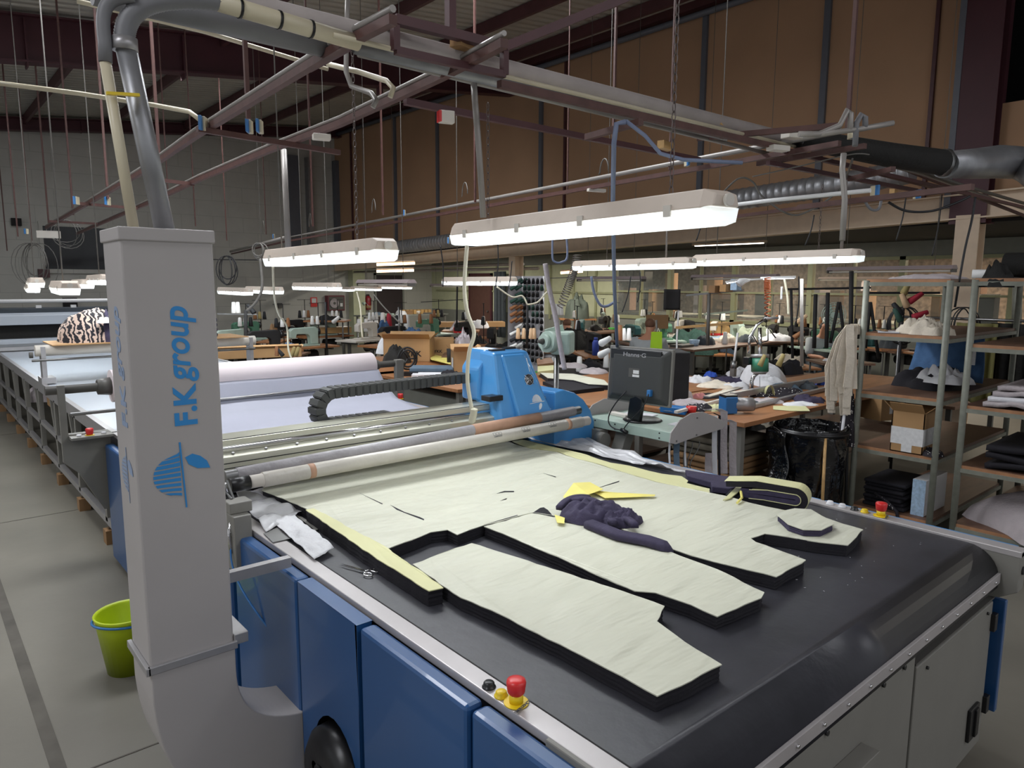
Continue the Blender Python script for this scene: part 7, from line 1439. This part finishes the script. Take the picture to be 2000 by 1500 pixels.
HB = [(1538, 565, 1700, 562, 6.8, .02, 'blackm', 'long black horizontal bar above the fan'), (1375, 614, 1460, 606, 8, .02, 'coverl', 'high narrow shelf plank right of centre'), (1340, 577, 1450, 567, 8, .02, 'steel', 'upper bar with small parts right of centre'), (1690, 572, 1835, 572, 6.5, .02, 'blackm', 'black horizontal bar seen through the left shelving unit'), (1320, 640, 1450, 630, 8.4, .03, 'ply', 'pale plank lying slanted on the middle machines'), (955, 548, 1165, 540, 11, .012, 'dgrey', 'thin dark rail under the beam at centre'), (417, 507, 530, 508, 14, .02, 'blackm', 'dark thin bar on the grey wall left of the roll lamp'), (822, 590, 905, 585, 12, .012, 'blackm', 'thin wire frame above the old green machine'), (1000, 595, 1050, 593, 8, .01, 'blackm', 'small cross arm of the centre thread stand')]
for x0, y0, x1, y1, D, r, m, lab in HB: tag(G().beam(AD(x0, y0, D), AD(x1, y1, D), r, r).build('bar', m), lab, 'bar')
carton('parts_box', AD(1437, 567, 7.9), .10, .08, .12, 'small pale blue box on the upper bar', 0, 'palebl'); carton('parts_box', AD(1418, 570, 7.95), .14, .08, .08, 'small beige box left of the pale blue one', 0, 'card'); carton('parts_box', AD(1398, 572, 8.0), .16, .08, .08, 'small brown box on the upper bar', 0, 'card2')
# desk fan
t = thing('desk_fan', 'round pale green desk fan between the black uprights', 'fan', tuple(AD(1626, 650, 7.6))); q = AD(1626, 616, 7.6); g = G()
for rr in (.05, .08, .11, .13): g.tube([q+(CR*cos(a)+Vector((0, 0, sin(a))))*rr-CF*.03 for a in [2*pi*i/24 for i in range(25)]], .004, 5, cap=False)
for i in range(16): a = 2*pi*i/16; g.cyl(q-CF*.03, q-CF*.03+(CR*cos(a)+Vector((0, 0, sin(a))))*.13, .002, 4)
g.build('grille', 'mint', t); G().cyl(q-CF*.04, q+CF*.08, .035, 14).build('hub', 'mint', t); G().cyl(q+CF*.03, AD(1626, 650, 7.6), .014, 8).build('stand', 'mint', t)
g = G()
for i in range(3):
    a = 2*pi*i/3; u = CR*cos(a)+Vector((0, 0, sin(a))); v = CR*-sin(a)+Vector((0, 0, cos(a))); g.extr([q+u*.03-v*.02, q+u*.11-v*.04, q+u*.12+v*.03, q+u*.03+v*.02], CF*.004)
g.build('blades', 'mint', t)
# desk lamps lit
for (x0, y0, x1, y1, D, lab) in ((1487, 544, 1552, 542, 6.2, 'lit slim desk lamp left of the grey pole'), (1418, 552, 1443, 548, 7.6, 'small lit lamp end left of the hooked lamp')):
    t = thing('work_lamp', lab, 'lamp', tuple(AD(x0, y0, D))); G().beam(AD(x0, y0-1, D), AD(x1, y1-1, D), .05, .02).build('shade', 'white', t); G().beam(AD(x0+2, y0+1.5, D), AD(x1-2, y1+1.5, D), .03, .006).build('lit_tube', 'tube', t)
t = thing('work_lamp', 'white hooked desk lamp with translucent head above the drill', 'lamp', tuple(AD(1450, 555, 5.6))); G().tube([AD(1442, 556, 5.6), AD(1448, 550, 5.6), AD(1456, 548, 5.6), AD(1465, 547, 5.6)], [.028, .03, .02, .008], 10).build('lamp_head', 'white', t); G().tube([AD(1465, 547, 5.6), AD(1490, 545, 5.6)], .007, 6).build('lamp_arm', 'white', t)
cab([(1532, 545, 6), (1538, 580, 6), (1540, 615, 6)], .01, 'wirew', 'white lamp rod dropping left of the grey pole'); cab([(1527, 560, 6.2), (1526, 585, 6.2)], .01, 'white', 'short white lamp arm with knob left of the grey pole')
# warm tubes beyond the beam
for i, (x0, y0, x1, y1, lab) in enumerate(((736, 517, 810, 514, 'upper warm tube lamp behind the pipes left of the cutting head lamp'), (736, 530, 808, 528, 'lower warm tube lamp behind the pipes'), (1095, 533, 1138, 530, 'warm tube lamp above the green panels'), (1858, 488, 1880, 486, 'warm lamp glowing in the store room'), (1708, 493, 1730, 491, 'second warm lamp glowing in the store room'))):
    D = 15 if i < 3 else 15.2; a_ = AD(x0, y0, D); b_ = AD(x1, y1, D); t = thing('warm_lamp', lab, 'lamp', tuple(a_)); G().beam(a_, b_, .05, .05).build('lit_tube', 'tubew', t); G().beam(a_+Vector((0, 0, .05)), b_+Vector((0, 0, .05)), .09, .03).build('housing', 'beige', t)
l = bpy.data.lights.new('warm', 'AREA'); l.shape = 'RECTANGLE'; l.size = 2; l.size_y = 6; l.energy = 60; l.color = (1, .75, .5); lo = bpy.data.objects.new('warm', l); COL.objects.link(lo); lo.location = (XP+2, 5, 2.58)
# store room goods behind the glass
rd = random.Random(21); k9 = 0
STN = ['stack of brown stock boxes behind the glazing', 'orange brown hanging stock behind the glazing', 'dark hanging stock behind the glazing']
for i in range(60):
    y = 12.5-i*.26; h = rd.uniform(.5, 1.0); z0 = rd.choice((.1, 1.15)); m = rd.choice(('card', 'card2', 'card2', 'blackm', 'kraft', 'rust', 'greyc', 'dgrey'))
    tag(G().ob((XP+rd.uniform(.9, 1.6), y, z0+h/2+.02), (rd.uniform(.2, .5), rd.uniform(.1, .24), h)).build('stock_bundle', m), '%s bundle of stock behind the partition glass' % {'card': 'tan', 'card2': 'brown', 'blackm': 'black', 'kraft': 'pinkish brown', 'rust': 'reddish brown', 'greyc': 'pale grey', 'dgrey': 'dark grey'}[m], 'stock', 'stock behind the partition glass')
t = thing('stock_rack', 'long metal rack holding the stock behind the partition glass', 'rack', (XP+1.3, 5, 0))
for z in (.1, 1.13): G().box(XP+.7, XP+1.9, -2.6, 12.7, z-.02, z).build('rack_shelf', 'shelfm', t)
# fire equipment, sign, box
c = AY(613, 590, YB-.02); t = thing('fire_sign', 'red fire equipment sign on the grey end wall', 'sign', (c.x, c.y, c.z-.12)); G().box(c.x-.1, c.x+.1, YB-.03, YB-.01, c.z-.14, c.z+.14).build('sign_board', 'red', t); G().box(c.x-.07, c.x+.07, YB-.034, YB-.03, c.z-.02, c.z+.11).build('pictogram', 'label', t)
c = AY(654, 592, YB-.1); t = thing('hose_cabinet', 'dark red fire hose cabinet with round reel window', 'hose cabinet', (c.x, YB, c.z-.23)); G().box(c.x-.28, c.x+.28, YB-.2, YB-.01, c.z-.23, c.z+.23).build('cabinet_body', 'hcab', t, .02) if M.setdefault('hcab', mat('hose_cabinet_red', '6b2a35', .4)) else None
G().box(c.x-.24, c.x+.24, YB-.206, YB-.2, c.z-.19, c.z+.19).build('glass_front', 'dgrey', t); G().cyl((c.x-.08, YB-.24, c.z), (c.x-.08, YB-.205, c.z), .14, 24).build('hose_reel', 'greyc', t); G().cyl((c.x-.08, YB-.25, c.z), (c.x-.08, YB-.24, c.z), .04, 16).build('reel_hub', 'dgrey', t); G().box(c.x+.12, c.x+.2, YB-.21, YB-.206, c.z-.1, c.z).build('small_label', 'label', t)
c = AY(718, 590, YB-.1); t = thing('fire_extinguisher', 'red fire extinguisher hanging on the end wall', 'fire extinguisher', (c.x, c.y, c.z-.25)); G().lathe([(.02, -.25), (.085, -.23), (.09, -.05), (.09, .12), (.05, .19), (.02, .2)], (c.x, YB-.12, c.z), 18).build('cylinder', 'exred', t) if M.setdefault('exred', mat('extinguisher_red', '9c2a34', .35)) else None
G().ob((c.x, YB-.12, c.z+.22), (.1, .03, .04)).build('valve', 'blackp', t); G().tube([(c.x+.03, YB-.12, c.z+.22), (c.x+.11, YB-.13, c.z+.1), (c.x+.09, YB-.14, c.z-.12)], .012, 6).build('hose', 'blackp', t); G().cyl((c.x, YB-.12, c.z-.19), (c.x, YB-.12, c.z-.1), .092, 18).build('yellow_band', 'card', t)
c = AY(546, 597, YB-.02); tag(G().box(c.x-.06, c.x+.06, YB-.08, YB-.01, c.z-.07, c.z+.07).build('switch_box', 'dgrey'), 'small grey switch box on the end wall', 'switch box')
for (px, py, s_, lab) in ((34, 434, .12, 'small dark alarm box high on the end wall left'), (88, 534, .14, 'dark red alarm bell below the dark window'), (140, 592, .18, 'dark wall lamp above the spreading machine')):
    c = AY(px, py, YB-.03); tag(G().box(c.x-s_, c.x+s_*.6, YB-.12, YB-.01, c.z-s_*.7, c.z+s_*.7).build('wall_box', 'blackm' if px != 88 else 'maroon'), lab, 'box')
# pipes under the beam at the back
for (z0, y0, y1, lab) in ((2.28, 12, 19.8, 'upper grey pipe running under the far part of the beam'), (2.18, 11.5, 19.8, 'lower grey pipe running under the far part of the beam')): tag(G().cyl((XR+.4, y0, z0), (XR+.4, y1, z0), .035, 8).build('pipe', 'pipe'), lab, 'pipe')
# curtain beside brown door
p = AX(973, 600, XP-.3); g = G(); g.grid(lambda u, v: Vector((XP-.3+.05*sin(u*20), p.y+.2-.5*u, 2.2-1.9*v)), 20, 4); tag(g.build('curtain', 'dust2', solid=.02), 'dark curtain hanging right of the brown door', 'curtain')
# under-table clutter near the conveyor (floor level)
tag(G().box(4.3, 5.5, 5.8, 8.6, .401, .66).build('storage_box', 'fascia', None, .01), 'grey green storage block under the packing table', 'box')

# small goods lying on the benches of the middle zone, in one line per bench
ORD = ['first', 'second', 'third', 'fourth', 'fifth', 'sixth', 'seventh', 'eighth', 'ninth']
def bench_goods(x0, x1, y, z, where, seed, n=8):
    rd = random.Random(seed)
    for i in range(n):
        x = x1-(i+.5)*(x1-x0)/n; yy = y+rd.uniform(-.12, .12); kk = rd.choice(('tub', 'carton', 'reel', 'cloth', 'lamp', 'tray', 'cloth', 'cone'))
        x = x0+(i+.5)*(x1-x0)/n
        w = '%s, %s from the left' % (where, ORD[i])
        if kk == 'tub': tag(G().lathe([(.001, 0), (.07, 0), (.09, .10), (.085, .10), (.066, .01), (.001, .01)], (x, yy, z), 16, cap=False).build('plastic_tub', rd.choice(('whitec', 'palebl', 'offw'))), 'pale plastic tub '+w, 'tub')
        elif kk == 'carton': tag(G().ob((x, yy, z+.06), (.22, .16, .12), rd.uniform(-.8, .2)).build('small_carton', rd.choice(('card', 'card2', 'ply')), None, .003), 'small brown carton '+w, 'box')
        elif kk == 'reel': tag(G().cyl((x, yy-.06, z+.07), (x, yy+.06, z+.07), .07, 16).build('tape_reel', rd.choice(('whitec', 'greyc', 'blackm'))), 'round tape reel '+w, 'reel')
        elif kk == 'tray': tag(G().ob((x, yy, z+.02), (.34, .24, .04), rd.uniform(-.6, .2)).build('parts_tray', rd.choice(('greent', 'mint', 'dgrey')), None, .004), 'flat parts tray '+w, 'tray')
        elif kk == 'cone': o = CN['cone_w'].copy(); COL.objects.link(o); o.location = (x, yy, z); o.scale = (1.2, 1.2, 1.2); o.rotation_euler = (0, 0, 0); tag(o, 'white thread cone '+w, 'thread cone')
        elif kk == 'lamp':
            t = thing('work_lamp', 'small bent work lamp '+w, 'lamp', (x, yy, z)); G().cyl((x, yy, z), (x, yy, z+.02), .06, 14).build('base', 'blackm', t); G().tube([(x, yy, z+.02), (x+.05, yy, z+.25), (x-.08, yy, z+.38)], .009, 8).build('arm', 'steel', t); G().cyl((x-.08, yy, z+.38), (x-.15, yy, z+.33), .025, 12, .06).build('shade', 'mint', t)
        else: g = G(); blob(g, (x, yy, z), .36, .3, rd.uniform(.08, .2), seed*7+i, 14, .5); tag(g.build('cloth_heap', rd.choice(('whitec', 'dust2', 'steelbl', 'blk2', 'creamc', 'black'))), 'crumpled cloth '+w, 'cloth')
bench_goods(9.5, 12.3, 7.0, .84, 'on the long bench before the glazing', 5)
bench_goods(7.0, 8.8, 4.7, .72, 'on the bench behind the drill', 8, 6)
bench_goods(6.1, 8.3, 6.7, .68, 'on the bench behind the round machine', 12, 7)
bench_goods(10.7, 12.7, 10.7, .84, 'on the brown bench before the green panels', 15, 7)
bench_goods(8.5, 9.9, 3.1, .58, 'on the low bench right of cutting table', 19, 5)
bench_goods(6.5, 8.7, 9.0, .60, 'on the dark bench under the spool rack', 23, 7)
bench_goods(10.3, 13.1, 18.7, .91, 'at the back of the far grey counter', 27, 8)
